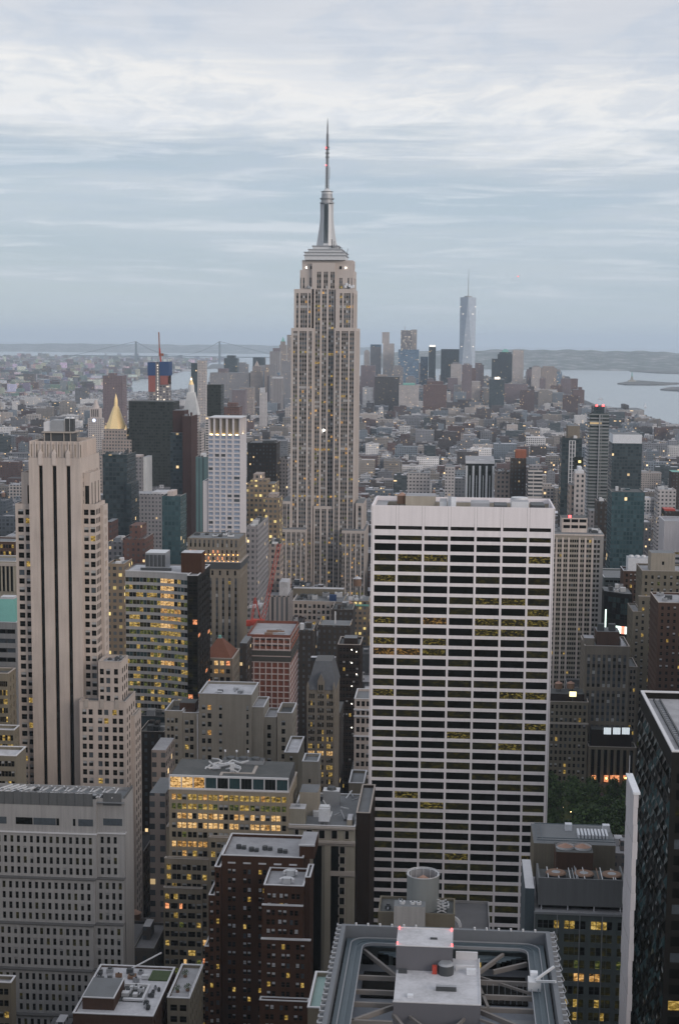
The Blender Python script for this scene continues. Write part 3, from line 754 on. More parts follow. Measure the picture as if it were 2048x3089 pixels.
    for i in range(16):
        m = MB(); X = r.choice([r.uniform(925, 955), r.uniform(1000, 1050)]); yb_ = 768 if abs(X-985) > 38 else 745
        x = xx(X, yb_, cy_-12); z = zz(yb_+4, cy_-12); m.beam((x, cy_-13, z), (x+r.uniform(-.8, .8), cy_-13, z+r.uniform(3, 8)), .35, .35, 'metal_dark'); m.box(x-.6, x+.6, cy_-13.4, cy_-12.6, z+1, z+1.6, 'metal'); b.part('aerial', m)
    for X, y_ in ((1046, 858), (1054, 862), (1060, 866), (1066, 864), (1042, 864), (932, 866), (938, 869)):
        m = MB(); x, z = W(X, y_, Y+8); m.cyl(x, Y+6, z-1.2, z+1.2, 1.1, 1.1, 'blind_white' if X > 1000 else 'metal', 10); b.part('dish', m)
    # big bright lamp half way
    m = MB(); x, z = W(976, 1298, Y+4.0); m.box(x-.8, x+.8, Y+4.0, Y+4.6, z-.9, z+.9, 'lamp_white', bottom=True); b.part('lamp', m)
    foot(xx(845, 1600, Y), xx(1100, 1600, Y), Y-16, Y+50)
    b.finish()
empire()
def wx(X, y, Y): return W(X, y, Y)[0]
def wz(y, Y, X=1024): return W(X, y, Y)[1]
# ================================================================== grey stepped block with narrow windows, lower left
def grey_block():
    Y = 470.0
    x1, z1 = W(375, 2521, Y); _, zt = W(375, 2414, Y); xj = wx(292, 2521, Y); x0 = wx(-70, 2521, Y); dep = 14.5
    b = Bld('stepped_block', 'pale grey office block with rows of narrow dark windows and a steel roof rack', 'office block', (x0+x1)/2, Y+dep/2, 'concrete_grey',
            'coping', 'roof_grey', {'d': .8, 'b1': .06, 'ld': .14}, 'blind', 41)
    xs = wx(403, 2414, Y+dep)
    # plain upper storeys: louvre band, blank band, strip of windows at the foot
    b.facade(x0, Y, 1, 0, xj-x0, z1, zt, [], []); b.facade(xj, Y+1.6, 1, 0, x1-xj, z1, zt, [], []); b.facade(xj, Y, 0, 1, 1.6, z1, zt, [], [])
    b.facade(x1, Y+1.6, 0, 1, dep-1.6, 0, zt, [], []); b.facade(x0, Y+dep, 0, -1, dep, 0, zt, [], []); b.facade(x1, Y+dep, -1, 0, x1-x0, 0, zt, [], [])
    lv = MB()
    za, zb = wz(2457, Y), wz(2419, Y); lx = wx(281, 2440, Y)
    lv.box(x0+.5, lx, Y-.12, Y-.02, za, zb, 'screen_grey', bottom=True); lv.box(wx(312, 2440, Y+1.6), wx(368, 2440, Y+1.6), Y+1.48, Y+1.58, za, zb, 'screen_grey', bottom=True)
    for i in range(14):
        u = x0+1+(lx-x0-1)*i/13; lv.box(u-.05, u+.05, Y-.2, Y-.13, za, zb, 'metal_dark')
    b.part('louvre_band', lv)
    lg = MB(); zc, zd = wz(2518, Y), wz(2497, Y)
    for Xa, Xb, k in ((103, 170, 'glass_grey'), (50, 100, 'glass_black'), (0, 22, 'glass_grey'), (177, 180, 'glass_black'), (238, 282, 'glass_grey'), (222, 229, 'glass_black'), (172, 177, 'glass_black')):
        lg = MB(); lg.box(wx(Xa, 2510, Y), wx(Xb, 2510, Y), Y-.08, Y-.02, zc, zd, k, bottom=True); b.part('strip_window', lg)
    lg = MB(); lg.box(wx(313, 2510, Y+1.6), wx(370, 2510, Y+1.6), Y+1.52, Y+1.58, zc, zd, 'glass_grey', bottom=True); b.part('strip_window', lg)
    # four groups of floors, each standing a little further out
    gy = [(2521, 2652), (2656, 2797), (2801, 2940), (2944, 3300)]
    ztop = z1; ys = Y
    for gi in range(5):
        nf = 4 if gi < 4 else 9; h = nf*3.5+1.0; zl = max(0, ztop-h); yf = Y-1.5*gi-.35
        cols = lambda wd: [(wd-1.5-2.17*i-1.05, wd-1.5-2.17*i) for i in range(int((wd-2)/2.17))]
        rows = [(ztop-1.0-3.5*k-2.35, ztop-1.0-3.5*k) for k in range(nf) if ztop-1.0-3.5*k-2.35 > zl]
        xe = xj-.3*gi
        b.facade(x0, yf, 1, 0, xe-x0, zl, ztop, cols(xe-x0), rows, .45)
        c2 = [(1.0+2.17*i, 2.05+2.17*i) for i in range(20) if 1.0+2.17*i+1.0 < (x1-xe-.6)]
        b.facade(xe, yf, 0, 1, 1.6, zl, ztop, [], []); b.facade(xe, yf+1.6, 1, 0, x1-.1*gi-xe, zl, ztop, c2, rows, .45)
        b.facade(x1-.1*gi, yf+1.6, 0, 1, Y-yf+.3, zl, ztop, [], [])
        led = MB(); led.box(x0, xe+.25, yf-.3, yf+1.7, ztop, ztop+.35, 'coping_dark' if gi else 'coping', bottom=True); led.box(xe+.26, x1+.2-.1*gi, yf+1.3, yf+3.5, ztop, ztop+.35, 'coping_dark' if gi else 'coping', bottom=True); b.part('ledge', led)
        ztop = zl
        if ztop <= 0: break
    zr = zt-1.2
    b.rf.poly([(x0, Y, zr), (x1, Y, zr), (x1, Y+dep, zr), (x0, Y+dep, zr)], 'roof_grey')
    bs = MB(); zq = wz(2389, Y+dep, 380); bs.box(x0, x1, Y+dep-.5, Y+dep-.05, zr, zq, 'screen_grey'); bs.box(x1-.45, x1-.03, Y+1.7, Y+dep-.55, zr, zt+.9, 'screen_grey'); b.part('back_screen', bs)
    # roof rack of curved steel beams with drums
    for i in range(7):
        u = wx(95+38*i, 2400, Y+5); m = MB()
        pts = [(u-2.6, 0), (u-1.6, .9), (u, 1.25), (u+1.6, .9), (u+2.6, 0)]
        for yy_ in (Y+2.2, Y+8.2):
            for p, q in zip(pts, pts[1:]): m.beam((p[0], yy_, zr+1.6+p[1]), (q[0], yy_, zr+1.6+q[1]), .3, .35, 'metal')
        m.beam((u-2.6, Y+1, zr+1.5), (u+1.2, Y+11, zr+1.9), .35, .4, 'metal_light'); m.beam((u+2.6, Y+1, zr+1.5), (u+2.6, Y+11, zr+1.7), .3, .3, 'coping')
        m.cyl(u, Y+5, zr+.1, zr+1.2, 1.7, 1.7, 'metal_dark', 14); m.cyl(u, Y+5, zr+1.2, zr+1.5, 1.0, .6, 'metal', 12)
        b.part('roof_rack', m)
    for i in range(5):
        u = wx(5+20*i, 2400, Y+7); m = MB(); m.beam((u-3, Y+3, zr+1.5), (u+3, Y+10, zr+2.2), .45, .45, 'metal_light'); m.beam((u-2, Y+10, zr+.5), (u+2, Y+4, zr+2.6), .35, .35, 'metal'); b.part('steel_beam', m)
    b.clutter(x0+5, wx(120, 2400, Y+6), Y+2, Y+11, zr, 5, 2, 4, 2.0)
    foot(x0, x1, Y-10, Y+dep); b.finish()
grey_block()

def simple(name, label, X0, X1, yt, Y, dep, wall, F=None, S=None, **kw):
    fin = kw.pop('fin', True); cl = kw.pop('clutter', 0)
    b = tower(name, label, X0, X1, yt, Y, dep, wall, F, S, **kw)
    if cl: b.clutter(b.x0+1, b.x1-1, b.y0+1, b.y1-1, b.zr, cl)
    if fin: b.finish()
    return b

# ================================================================== beige office block with the many lit windows
def beige():
    Y = 510.0
    def vf(ri, ci, nr, nc):
        t = VR.random()
        if ri >= nr-2: return pick({'ly': .75, 'lw': .15, 'b2': .1}, VR) if ri == nr-1 else pick({'lg': .5, 'ly': .3, 'b2': .2}, VR)
        if ri in (nr-3, nr-4): return pick({'lb': .45, 'lw': .15, 'b2': .2, 'd': .2}, VR)
        if ri == nr-5: return pick({'b2': .4, 'd': .45, 'lg': .1}, VR)
        if ri == nr-6: return pick({'lw': .5, 'lb': .2, 'd': .2, 'b2': .1}, VR)
        return pick({'d': .46, 'b1': .2, 'b2': .12, 'ly': .1, 'lg': .05, 'lw': .04, 'lb': .03}, VR)
    b = tower('beige_office', 'beige brick office block, nearly every upper window lit gold, under a glazed penthouse', 510, 872, 2382, Y, 26, 'beige_brick',
              dict(cols=pairs(11, 1.45, .55, .9), rows=floors(3.42, 2.1, 1.4), varf=vf), dict(cols=auto(3.6, 1.5), rows=floors(3.42, 2.1, 1.4)), roof='roof_dark', seed=51, trim='coping_tan', par=.3)
    x0, x1, z = b.x0, b.x1, b.z
    # penthouse: white framed glass storey, its roof dark
    zp = wz(2348, Y, 690); m = MB(); m.box(x0+.3, x1-.5, Y+.9, Y+23, z+.3, zp, 'metal_dark', top='roof_dark'); b.part('penthouse', m)
    fr = MB(); fr.box(x0+.1, x1-.2, Y+.3, Y+.9, zp-.1, zp+.55, 'coping', bottom=True); fr.box(x0+.1, x1-.2, Y+.3, Y+.85, z+.25, z+.75, 'coping', bottom=True)
    npan = 10
    for i in range(npan+1):
        u = x0+.2+(x1-x0-.6)*i/npan; fr.box(u-.18, u+.18, Y+.32, Y+.86, z+.76, zp-.11, 'coping')
    b.part('penthouse_frame', fr)
    for i in range(npan):
        u0 = x0+.4+(x1-x0-.6)*i/npan; u1 = x0+(x1-x0-.6)*(i+1)/npan
        m = MB(); k = 'lit_bright' if i in (0, 1) else ('lit_warm' if i in (2,) else ('glass_teal' if i % 2 else 'glass'))
        for j in range(3): m.box(u0+(u1-u0)*j/3+.05, u0+(u1-u0)*(j+1)/3-.05, Y+.7, Y+.88, z+.8, zp-.15, k)
        b.part('penthouse_window', m)
    # walkway of pale boards and pipes on the dark roof
    m = MB(); a = x1-14; m.box(a, a+1.1, Y+6, Y+16, zp+.02, zp+.25, 'coping_tan', bottom=True); m.box(a-11, a-.02, Y+6, Y+7, zp+.02, zp+.25, 'coping_tan'); m.box(a-11, a-10, Y+3, Y+5.95, zp+.02, zp+.25, 'coping_tan'); b.part('walkway', m)
    r = random.Random(5)
    for i in range(9):
        m = MB(); u = x0+11+r.uniform(0, 11); v = Y+9+r.uniform(0, 9)
        p = (u, v, zp+.6)
        for j in range(4):
            q = (p[0]+r.uniform(-3.5, 3.5), p[1]+r.uniform(-1.6, 1.6), zp+r.uniform(.4, 2.2)); m.beam(p, q, .42, .42, 'metal_light'); p = q
        b.part('pipe', m)
    for i in range(3):
        m = MB(); u = x0+17+i*4.2; m.beam((u, Y+19, zp), (u, Y+19, zp+4.2), .18, .18, 'metal'); m.cyl(u, Y+19, zp+4.2, zp+4.9, .35, None, 'blind_white', 8); b.part('roof_post', m)  # white-topped posts on the roof, unlit
    m = MB(); m.box(x0+16, x0+31, Y+18, Y+22.5, zp+.02, zp+1.4, 'metal', top='metal_dark'); 
    for i in range(3): m.cyl(x0+19+i*4.5, Y+20.2, zp+1.4, zp+2.1, 1.7, 1.5, 'metal_dark', 16)
    b.part('cooling_unit', m)
    m = MB(); m.box(x0+20.5, x0+21.9, Y+7.5, Y+8.9, zp+.02, zp+3.2, 'metal_light'); b.part('vent_box', m)
    # stepped lower fronts
    pr = dict(cols=pairs(4, 1.45, .55, .7), rows=floors(3.42, 2.1, 2.0), weights={'d': .42, 'b1': .2, 'b2': .12, 'ly': .14, 'lg': .04, 'lb': .05, 'lo': .03})
    xm = wx(630, 2590, Y-2); xq = wx(636, 2679, Y-3.5)
    b.tier(wx(497, 2592, Y-2), xm, Y-2, Y-.05, 0, wz(2592, Y-2, 560), pr, None, .5)
    b.tier(wx(494, 2681, Y-3.6), xq-3, Y-3.6, Y-2.05, 0, wz(2681, Y-3.6, 560), pr, None, .5)
    xa, xb = xm+.1, wx(735, 2528, Y-2)
    b.tier(xa, xb, Y-2, Y-.05, 0, wz(2528, Y-2, 680), dict(cols=pairs(3, 1.45, .55, .7), rows=floors(3.42, 2.1, 1.6)), None, .5)
    b.tier(wx(502, 2495, Y+.5), x0-.05, Y+1, Y+22, 0, wz(2495, Y+1, 505), None, None, .5)
    foot(x0, x1, Y-5, Y+26); b.finish()
beige()

# ================================================================== tan blocky loft building behind it
def loft():
    Y = 640.0
    R3 = floors(3.7, 2.15, 3.2)
    b = tower('tan_loft_block', 'tan brick loft building with a big blank white roofed tower between lower wings', 600, 759, 2092, Y, 24, 'tan_brick',
              dict(cols=lambda w: [(1.4, 2.9), (3.9, 5.5), (8.9, 10.2), (w-2.2, w-1.3)], rows=floors(3.75, 2.2, 5.0), weights={'d': .35, 'b2': .35, 'b3': .2, 'lw': .1}), None, roof='roof_white', seed=61, weights={'d': .4, 'b1': .2, 'b2': .25, 'ly': .15}, blind='blind')
    a = wx(498, 2150, Y+.5); z = wz(2152, Y+.5, 550); xm = wx(550, 2150, Y)
    b.tier(a, xm, Y+.5, Y+20, 0, z+1, dict(cols=lambda w: [(.9, 2.1), (2.7, 3.9), (4.5, 5.7)], rows=R3), dict(cols=auto(4, 1.6), rows=R3), 2.4, roof='roof_dark')
    b.tier(xm+.03, b.x0-.03, Y+1.0, Y+21, 0, z+.2, dict(cols=lambda w: [(1.0, 2.6), (3.2, 4.8)], rows=R3), None, 1.0)
    for Xa, Xb, yt, yo, c in ((759, 796, 2125, 2.5, []), (797, 834, 2155, 5.5, [(1.4, 3.0)]), (836, 882, 2142, 3.5, [(2.0, 3.6)])):
        q0, q1 = wx(Xa, yt, Y+yo)+.03, wx(Xb, yt, Y+yo)
        b.tier(q0, q1, Y+yo, Y+22, 0, wz(yt+8, Y+yo, Xa), dict(cols=c, rows=floors(3.75, 2.2, 3.5), weights={'d': .7, 'b1': .2, 'ly': .1}) if c else None, dict(cols=auto(4, 1.4), rows=R3) if Xa == 836 else None, 2.0 if Xa == 836 else .8, roof='roof_light' if Xa != 836 else 'roof_dark')
    m = MB(); u = wx(596, 2150, Y-.6); m.box(u-.22, u+.22, Y-.5, Y-.05, 20, z, 'coping'); b.part('flue', m)
    m = MB(); u = wx(565, 2125, Y+8); m.box(u-3, u+4, Y+6, Y+14, z-.8, z+3.4, 'brown_brick', top='roof_dark'); b.part('water_house', m)
    b.clutter(b.x0+1, b.x1-2, Y+4, Y+20, b.zr, 4, 1, 3, 1.2)
    # slim annex blocks to the right with blind walls
    for Xa, Xb, yt, yo, k, rr in ((888, 946, 2246, -30, 'tan_dark', 'roof_light'), (915, 962, 2292, -36, 'tan_brick', 'roof_grey')):
        pass
    foot(a, wx(882, 2142, Y), Y, Y+24); b.finish()
loft()
simple('blind_walled_block', 'small bare tan block with grey roof in front of the gabled stone tower', 1010-98, 1010-50, 2297, 600, 12, 'tan_brick', dict(cols=lambda w: [(2.6, 3.5)], rows=lambda a, z: [(z-9, z-7.3), (z-22, z-20.3)]), None, roof='roof_grey', seed=3)
simple('narrow_loft', 'narrow brown building with a pale flat roof beside the tan loft block', 858, 899, 2270, 612, 26, 'tan_dark', dict(cols=auto(2.4, 1.2, .5), rows=floors(3.5, 2, 1.5)), None, roof='roof_white', seed=4)

# ================================================================== dark red apartment block with white copings
def red_block():
    Y = 455.0
    WT = {'d': .42, 'b1': .16, 'b2': .2, 'b3': .08, 'ly': .045, 'g': .08}
    b = tower('red_apartment_block', 'dark red brick apartment block stepping down with white copings along every terrace', 669, 915, 2580, Y+16, 22, 'red_brick',
              dict(cols=pairs(5, 1.0, .45, .8), rows=floors(3.1, 1.7, 4.5), weights=WT), dict(cols=auto(3.6, 1.2), rows=floors(3.1, 1.7, 4.5)), roof='roof_light', seed=71, weights=WT, blind='blind_white', par=.9, trim='coping')
    x0, x1, z, zr = b.x0, b.x1, b.z, b.zr
    # left terraces, each lower one further out
    xp = x0
    for Xl, yt in ((648, 2615), (630, 2700), (618, 2855)):
        a = wx(Xl, yt, Y+14); zz_ = wz(yt, Y+14, Xl)
        b.tier(a, xp-.05, Y+14, Y+35, 0, zz_, dict(cols=auto(3.0, 1.0, .5), rows=floors(3.1, 1.7, 2)), dict(cols=auto(3.6, 1.2), rows=floors(3.1, 1.7, 2)), 1.0, roof='roof_dark'); xp = a
    # projecting front block
    a, c = wx(796, 2677, Y), wx(916, 2677, Y); zf = wz(2672, Y, 856)
    W3 = {'d': .35, 'b1': .15, 'b2': .28, 'b3': .1, 'ly': .08, 'g': .08}
    Fp = dict(cols=pairs(3, 1.05, .5, .6), rows=floors(3.1, 1.75, 2.6), weights=W3)
    b.tier(a, c, Y, Y+15.9, 0, zf, Fp, dict(cols=auto(3.8, 1.2), rows=floors(3.1, 1.75, 2.6)), .9, roof='roof_light')
    for (Xa, Xb, yt, yo) in ((791, 913, 2731, -1.1), (788, 936, 2834, -2.4), (783, 930, 3018, -5.0)):
        aa, cc = wx(Xa, yt, Y+yo), wx(Xb, yt, Y+yo)
        b.tier(aa, cc, Y+yo, Y+yo+(1.05 if yo > -2 else (1.25 if yo > -3 else 2.55)), 0, wz(yt+2, Y+yo, 850), dict(cols=pairs(3, 1.05, .5, .9), rows=floors(3.1, 1.75, 1.4), weights=W3), None, .6, roof='roof_grey')
    # lift house and curved duct on the link, upper box at right
    u0, u1 = wx(903, 2640, Y+8), wx(951, 2640, Y+8)
    b.tier(c+.05, wx(945, 2600, Y+14), Y+4, Y+15.9, 0, zf+1.5, None, dict(cols=auto(3.6, 1.1), rows=floors(3.1, 1.7, 2)), .6, roof='roof_grey')
    m = MB(); q0, q1 = wx(905, 2572, Y+20), wx(950, 2572, Y+20); m.box(q0, q1, Y+18, Y+32, zr, z+3.6, 'red_brick', top='roof_light'); m.box(q0-.2, q1+.2, Y+17.7, Y+18.2, z+3.4, z+3.9, 'coping', bottom=True); b.part('lift_house', m)
    for k in range(3):
        m = MB(); u = wx(868, 2640, Y+6)+k*.4; v = Y+3+k*7
        for j in range(7):
            a0, a1 = math.pi*(j/7), math.pi*((j+1)/7)
            m.beam((u+2*math.cos(a0), v+2.6*math.sin(a0), zf+.6), (u+2*math.cos(a1), v+2.6*math.sin(a1), zf+.6), .8, .9, 'coping')
        m.box(u-1.2, u+1.2, v+.2, v+1.6, zf-.6, zf+1.2, 'metal_light'); b.part('curved_duct', m)
    for k in range(4):
        m = MB(); u = x0+4+k*5+b.r.uniform(-1, 1); v = Y+24+b.r.uniform(-2, 2); m.cyl(u, v, zr, zr+1.3, .9, .9, 'metal_dark', 10); m.box(u+1.1, u+2.4, v-1, v+.6, zr, zr+1, 'metal_dark'); b.part('roof_fan', m)
    # pale lintels of the top storey
    m_ = None
    for i in range(5):
        m = MB(); u = x0+.8+(x1-x0-1.6)*(i+.5)/5; m.box(u-1.25, u+1.25, Y+15.82, Y+15.98, z-2.6, z-2.1, 'coping', bottom=True); b.part('lintel', m)
    # fire stair rail on the side
    foot(wx(610, 2800, Y), c+6, Y-6, Y+38); b.finish()
red_block()

# ================================================================== ornate building with pilasters and roof plant
def ornate():
    Y = 510.0
    b = tower('ornate_block', 'tan stone building with a heavy cornice, tall pilasters and a crowded roof of tanks', 872, 1071, 2488, Y, 38, 'ornate_stone',
              None, None, roof='roof_grey', seed=81, weights={'d': .8, 'b1': .2}, par=.3, z0=0)
    x0, x1, z = b.x0, b.x1, b.z; w = x1-x0
    # replace: pilastered front in relief
    m = MB(); za, zc = wz(2545, Y, 970), wz(2500, Y, 970)
    b2 = []
    for i in range(5):
        u = x0+w*(.12+.76*i/4); ww = 1.2 if i in (0, 4) else 1.9
        m = MB(); m.box(u-ww/2-.3, u+ww/2+.3, Y-.22, Y-.02, wz(2528, Y, 970)-.3, wz(2504, Y, 970)+.3, 'coping_tan', bottom=True); m.box(u-ww/2, u+ww/2, Y-.3, Y-.23, wz(2528, Y, 970), wz(2504, Y, 970), 'glass_black', bottom=True); b.part('attic_window', m)
    for yc, o, h in ((2496, .9, .7), (2538, 1.1, .8), (2546, .6, .5)):
        m = MB(); zc_ = wz(yc, Y, 970); m.box(x0-o*.2, x1+o*.2, Y-o, Y-.02, zc_-h/2, zc_+h/2, 'coping_tan', bottom=True); b.part('cornice', m)
    for i in range(3):
        u0, u1 = x0+w*(.1+.27*i), x0+w*(.1+.27*i+.13)
        m = MB(); m.box(u0, u1, Y-.12, Y-.02, 5, wz(2552, Y, 970), 'glass_black', bottom=True); b.part('tall_window', m)
    for i in range(3):
        u0, u1 = x0+w*(.0+.27*i), x0+w*(.27*i+.1)
        m = MB(); m.box(u0+.1, u1-.05, Y-.5, Y-.02, 3, wz(2549, Y, 970), 'ornate_stone', bottom=True); b.part('pilaster', m)
    for j in range(13):
        zt_ = wz(2555, Y, 1035)-3.7*j
        if zt_ < 6: break
        u = x0+w*.81; m = MB(); m.box(u-.85, u+.85, Y-.16, Y-.02, zt_-2.3, zt_, 'glass_black', bottom=True); m.box(u-1.2, u-.88, Y-.18, Y-.02, zt_-2.5, zt_+.2, 'coping_tan', bottom=True); m.box(u+.88, u+1.2, Y-.18, Y-.02, zt_-2.5, zt_+.2, 'coping_tan', bottom=True); b.part('window', m)
    m = MB(); zq = wz(2630, Y, 1030); m.box(x0+w*.63, x1+.2, Y-.55, Y-.03, zq-1.4, zq+.3, 'coping_tan', bottom=True); b.part('cornice', m)
    zr = b.zr
    m = MB(); a, c = wx(872, 2455, Y+3), wx(922, 2455, Y+3); m.box(a+.3, c, Y+1, Y+7, zr, wz(2440, Y+1, 900), 'ornate_stone', top='roof_white'); m.box(a+2.2, a+3.8, Y+3, Y+4.6, wz(2440, Y+1, 900), wz(2440, Y+1, 900)+.8, 'metal'); b.part('stair_house', m)
    m = MB(); a, c = wx(962, 2460, Y+2), wx(994, 2460, Y+2); zz_ = zr+1.4
    for px_ in (a+.2, (a+c)/2, c-.4):
        for py_ in (Y+1.6, Y+4.6): m.box(px_, px_+.25, py_, py_+.25, zr, zz_, 'metal')
    m.box(a, c, Y+1.4, Y+5.2, zz_, zz_+4.6, 'blind_white'); m.box(a+.2, c-.2, Y+1.9, Y+4.8, zz_+4.6, zz_+5.2, 'metal_light'); b.part('white_cooling_box', m)
    m = MB(); a, c = wx(905, 2440, Y+14), wx(960, 2440, Y+14); zt_ = wz(2395, Y+10, 930); m.box(a, c, Y+12, Y+22, zr, zt_, 'tan_brick', top='roof_grey'); b.part('water_house', m)
    m = MB(); a, c = wx(1047, 2470, Y+2), wx(1062, 2470, Y+2); m.box(a, c, Y+1, Y+8, zr, zr+2.4, 'tan_brick', top='roof_white'); b.part('stair_house', m)
    m = MB(); a = wx(1000, 2380, Y+26); m.box(a-3, a+3, Y+24, Y+29, zr, zr+5.5, 'metal', top='metal_light'); m.cyl(a, Y+26.5, zr+5.5, zr+6.5, 1.8, 1.5, 'metal_dark', 14); b.part('cooling_unit', m)
    r = random.Random(9)
    for i in range(16):
        m = MB(); u, v = r.uniform(x0+5, x1-2), r.uniform(Y+3, Y+34); L = r.uniform(2, 6)
        if r.random() < .5: m.beam((u, v, zr+r.uniform(.6, 2.5)), (u+r.uniform(-3, 3), v+L, zr+r.uniform(.6, 2.5)), .35, .35, r.choice(['metal', 'metal_light']))
        else: m.box(u, u+r.uniform(.8, 2.2), v, v+r.uniform(.8, 2.5), zr+.02, zr+r.uniform(.8, 2.4), r.choice(['metal', 'metal_light', 'metal_dark']))
        b.part('roof_unit', m)
    b.finish()
ornate()
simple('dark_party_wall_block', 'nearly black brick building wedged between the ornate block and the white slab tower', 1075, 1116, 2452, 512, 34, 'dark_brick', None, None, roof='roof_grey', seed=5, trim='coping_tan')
simple('brown_lift_house_block', 'small brown stone block with a sloping grey roof behind the ornate roof tanks', 1052, 1098, 2362, 575, 18, 'tan_dark', None, dict(cols=auto(3, 1), rows=floors(3.5, 2, 2)), roof='roof_grey', seed=6)

# ================================================================== building under construction, wrapped in red
def construction():
    Y = 790.0
    x0, zt = W(748, 1921, Y); x1 = wx(875, 1921, Y); dep = 40.0; w = x1-x0
    b = Bld('building_shell', 'unfinished concrete building wrapped in red sheeting with a bare top deck', 'construction', (x0+x1)/2, Y+dep/2, 'pink_concrete', 'coping', 'roof_light', None, None, 91)
    flat('red_sheet', (.16, .05, .03), .7, var=.35)
    fh = (zt-wz(2150, Y, 800))/12.6
    fl = MB(); sh = MB()
    n_ = 20
    for i in range(n_+1):
        z = zt-fh*i
        if z < 3: break
        fl.box(x0-.3, x1+.3, Y-.3, Y+dep+.3, z-.55, z, 'pink_concrete', top='roof_light' if i == 0 else None, bottom=True)
    b.part('floor_slab', fl)
    for i in range(8):
        m = MB(); u = x0+w*i/7; m.box(u-.3, u+.3, Y-.25, Y+.4, 0, zt-.46, 'pink_concrete'); b.part('column', m)
    for i in range(6):
        m = MB(); v = Y+1+(dep-1)*i/5; m.box(x1-.5, x1+.05, v-.28, v+.28, 0, zt-.46, 'pink_concrete'); b.part('column', m)
    for i in range(n_):
        z = zt-fh*i
        if z-fh < 3: break
        k = 'net_dark' if i in (2, 3) else ('orange_brick' if i in (0, 1) else 'red_sheet')
        m = MB(); yy_ = Y+.25 if i > 3 else Y+(1.2 if i < 2 else -.5)
        hh = fh*(.95 if i > 1 else .45)
        m.box(x0+.1 if i > 3 else x0-.7, x1-.1 if i > 3 else x1+.7, yy_, yy_+.08, z-fh+.02, z-fh+hh-.46 if i > 1 else z-fh+hh, k)
        m.box(x1-.3 if i > 3 else x1+.5, x1-.22 if i > 3 else x1+.58, Y+.6, Y+dep-.3, z-fh+.02, z-fh+hh-.46 if i > 1 else z-fh+hh, k); b.part('sheeting', m)
    m = MB()
    for a, c, e, f in ((x0-.3, x1+.3, Y-.3, Y-.1), (x0-.3, x1+.3, Y+dep, Y+dep+.2), (x0-.3, x0-.1, Y, Y+dep), (x1+.1, x1+.3, Y, Y+dep)): m.box(a, c, e, f, zt+.02, zt+1.5, 'red_sheet')
    b.part('guard_rail', m)
    for i in range(6):
        m = MB(); m.box(x0+b.r.uniform(2, w-5), x0+b.r.uniform(5, w-1), Y+2+i*3.4, Y+3.6+i*3.4, zt+.02, zt+b.r.uniform(.4, 1.6), b.r.choice(['metal_light', 'pink_concrete', 'metal', 'wood'])); b.part('material_stack', m)
    b.finish(); foot(x0, x1, Y, Y+dep)
    # tower crane beside it
    cx, cz = W(776, 1885, Y+dep+6); cyy = Y+dep+6
    c = Bld('tower_crane', 'red tower crane with a long raised boom beside the red wrapped shell', 'crane', cx, cyy, 'red_paint')
    def latt(p, q, w0, n_, k='red_paint', t=.2):
        p, q = Vector(p), Vector(q); d_ = (q-p).normalized(); s_ = Vector((d_.y, -d_.x, 0)) if abs(d_.z) < .95 else Vector((1, 0, 0)); s_.normalize(); t_ = d_.cross(s_)
        m = MB(); cs = [(1, 1), (-1, 1), (-1, -1), (1, -1)]
        for i in range(n_):
            a, e = p+(q-p)*(i/n_), p+(q-p)*((i+1)/n_)
            for j in range(4):
                o0 = s_*cs[j][0]*w0/2+t_*cs[j][1]*w0/2; o1 = s_*cs[(j+1) % 4][0]*w0/2+t_*cs[(j+1) % 4][1]*w0/2
                m.beam(a+o0, e+o0, t, t, k); m.beam(a+o0, e+o1, t*.7, t*.7, k)
        return m
    c.part('mast', latt((cx, cyy, 0), (cx, cyy, cz), 2.2, 26, 'metal_light'))
    m = MB(); m.box(cx-3.4, cx+4, cyy-2, cyy+2, cz, cz+3.2, 'red_paint', bottom=True); m.box(cx-6, cx-3.5, cyy-1.6, cyy+1.6, cz-.6, cz+2.6, 'red_paint', bottom=True); c.part('machinery_house', m)
    tip = W(843, 1640, cyy-6); c.part('boom', latt((cx+3, cyy, cz+2), (tip[0], cyy-6, tip[1]), 1.9, 22))
    top = W(770, 1803, cyy); m = latt((cx-3, cyy, cz+3), (top[0], cyy, top[1]), .9, 6); c.part('mast_head', m)
    m = MB(); m.beam((cx+2, cyy, cz+3), (top[0], cyy, top[1]), .5, .5, 'red_paint'); m.beam((top[0], cyy, top[1]), (cx+(tip[0]-cx)*.8, cyy-5, cz+(tip[1]-cz)*.8), .12, .12, 'metal_dark'); c.part('stay', m)
construction()

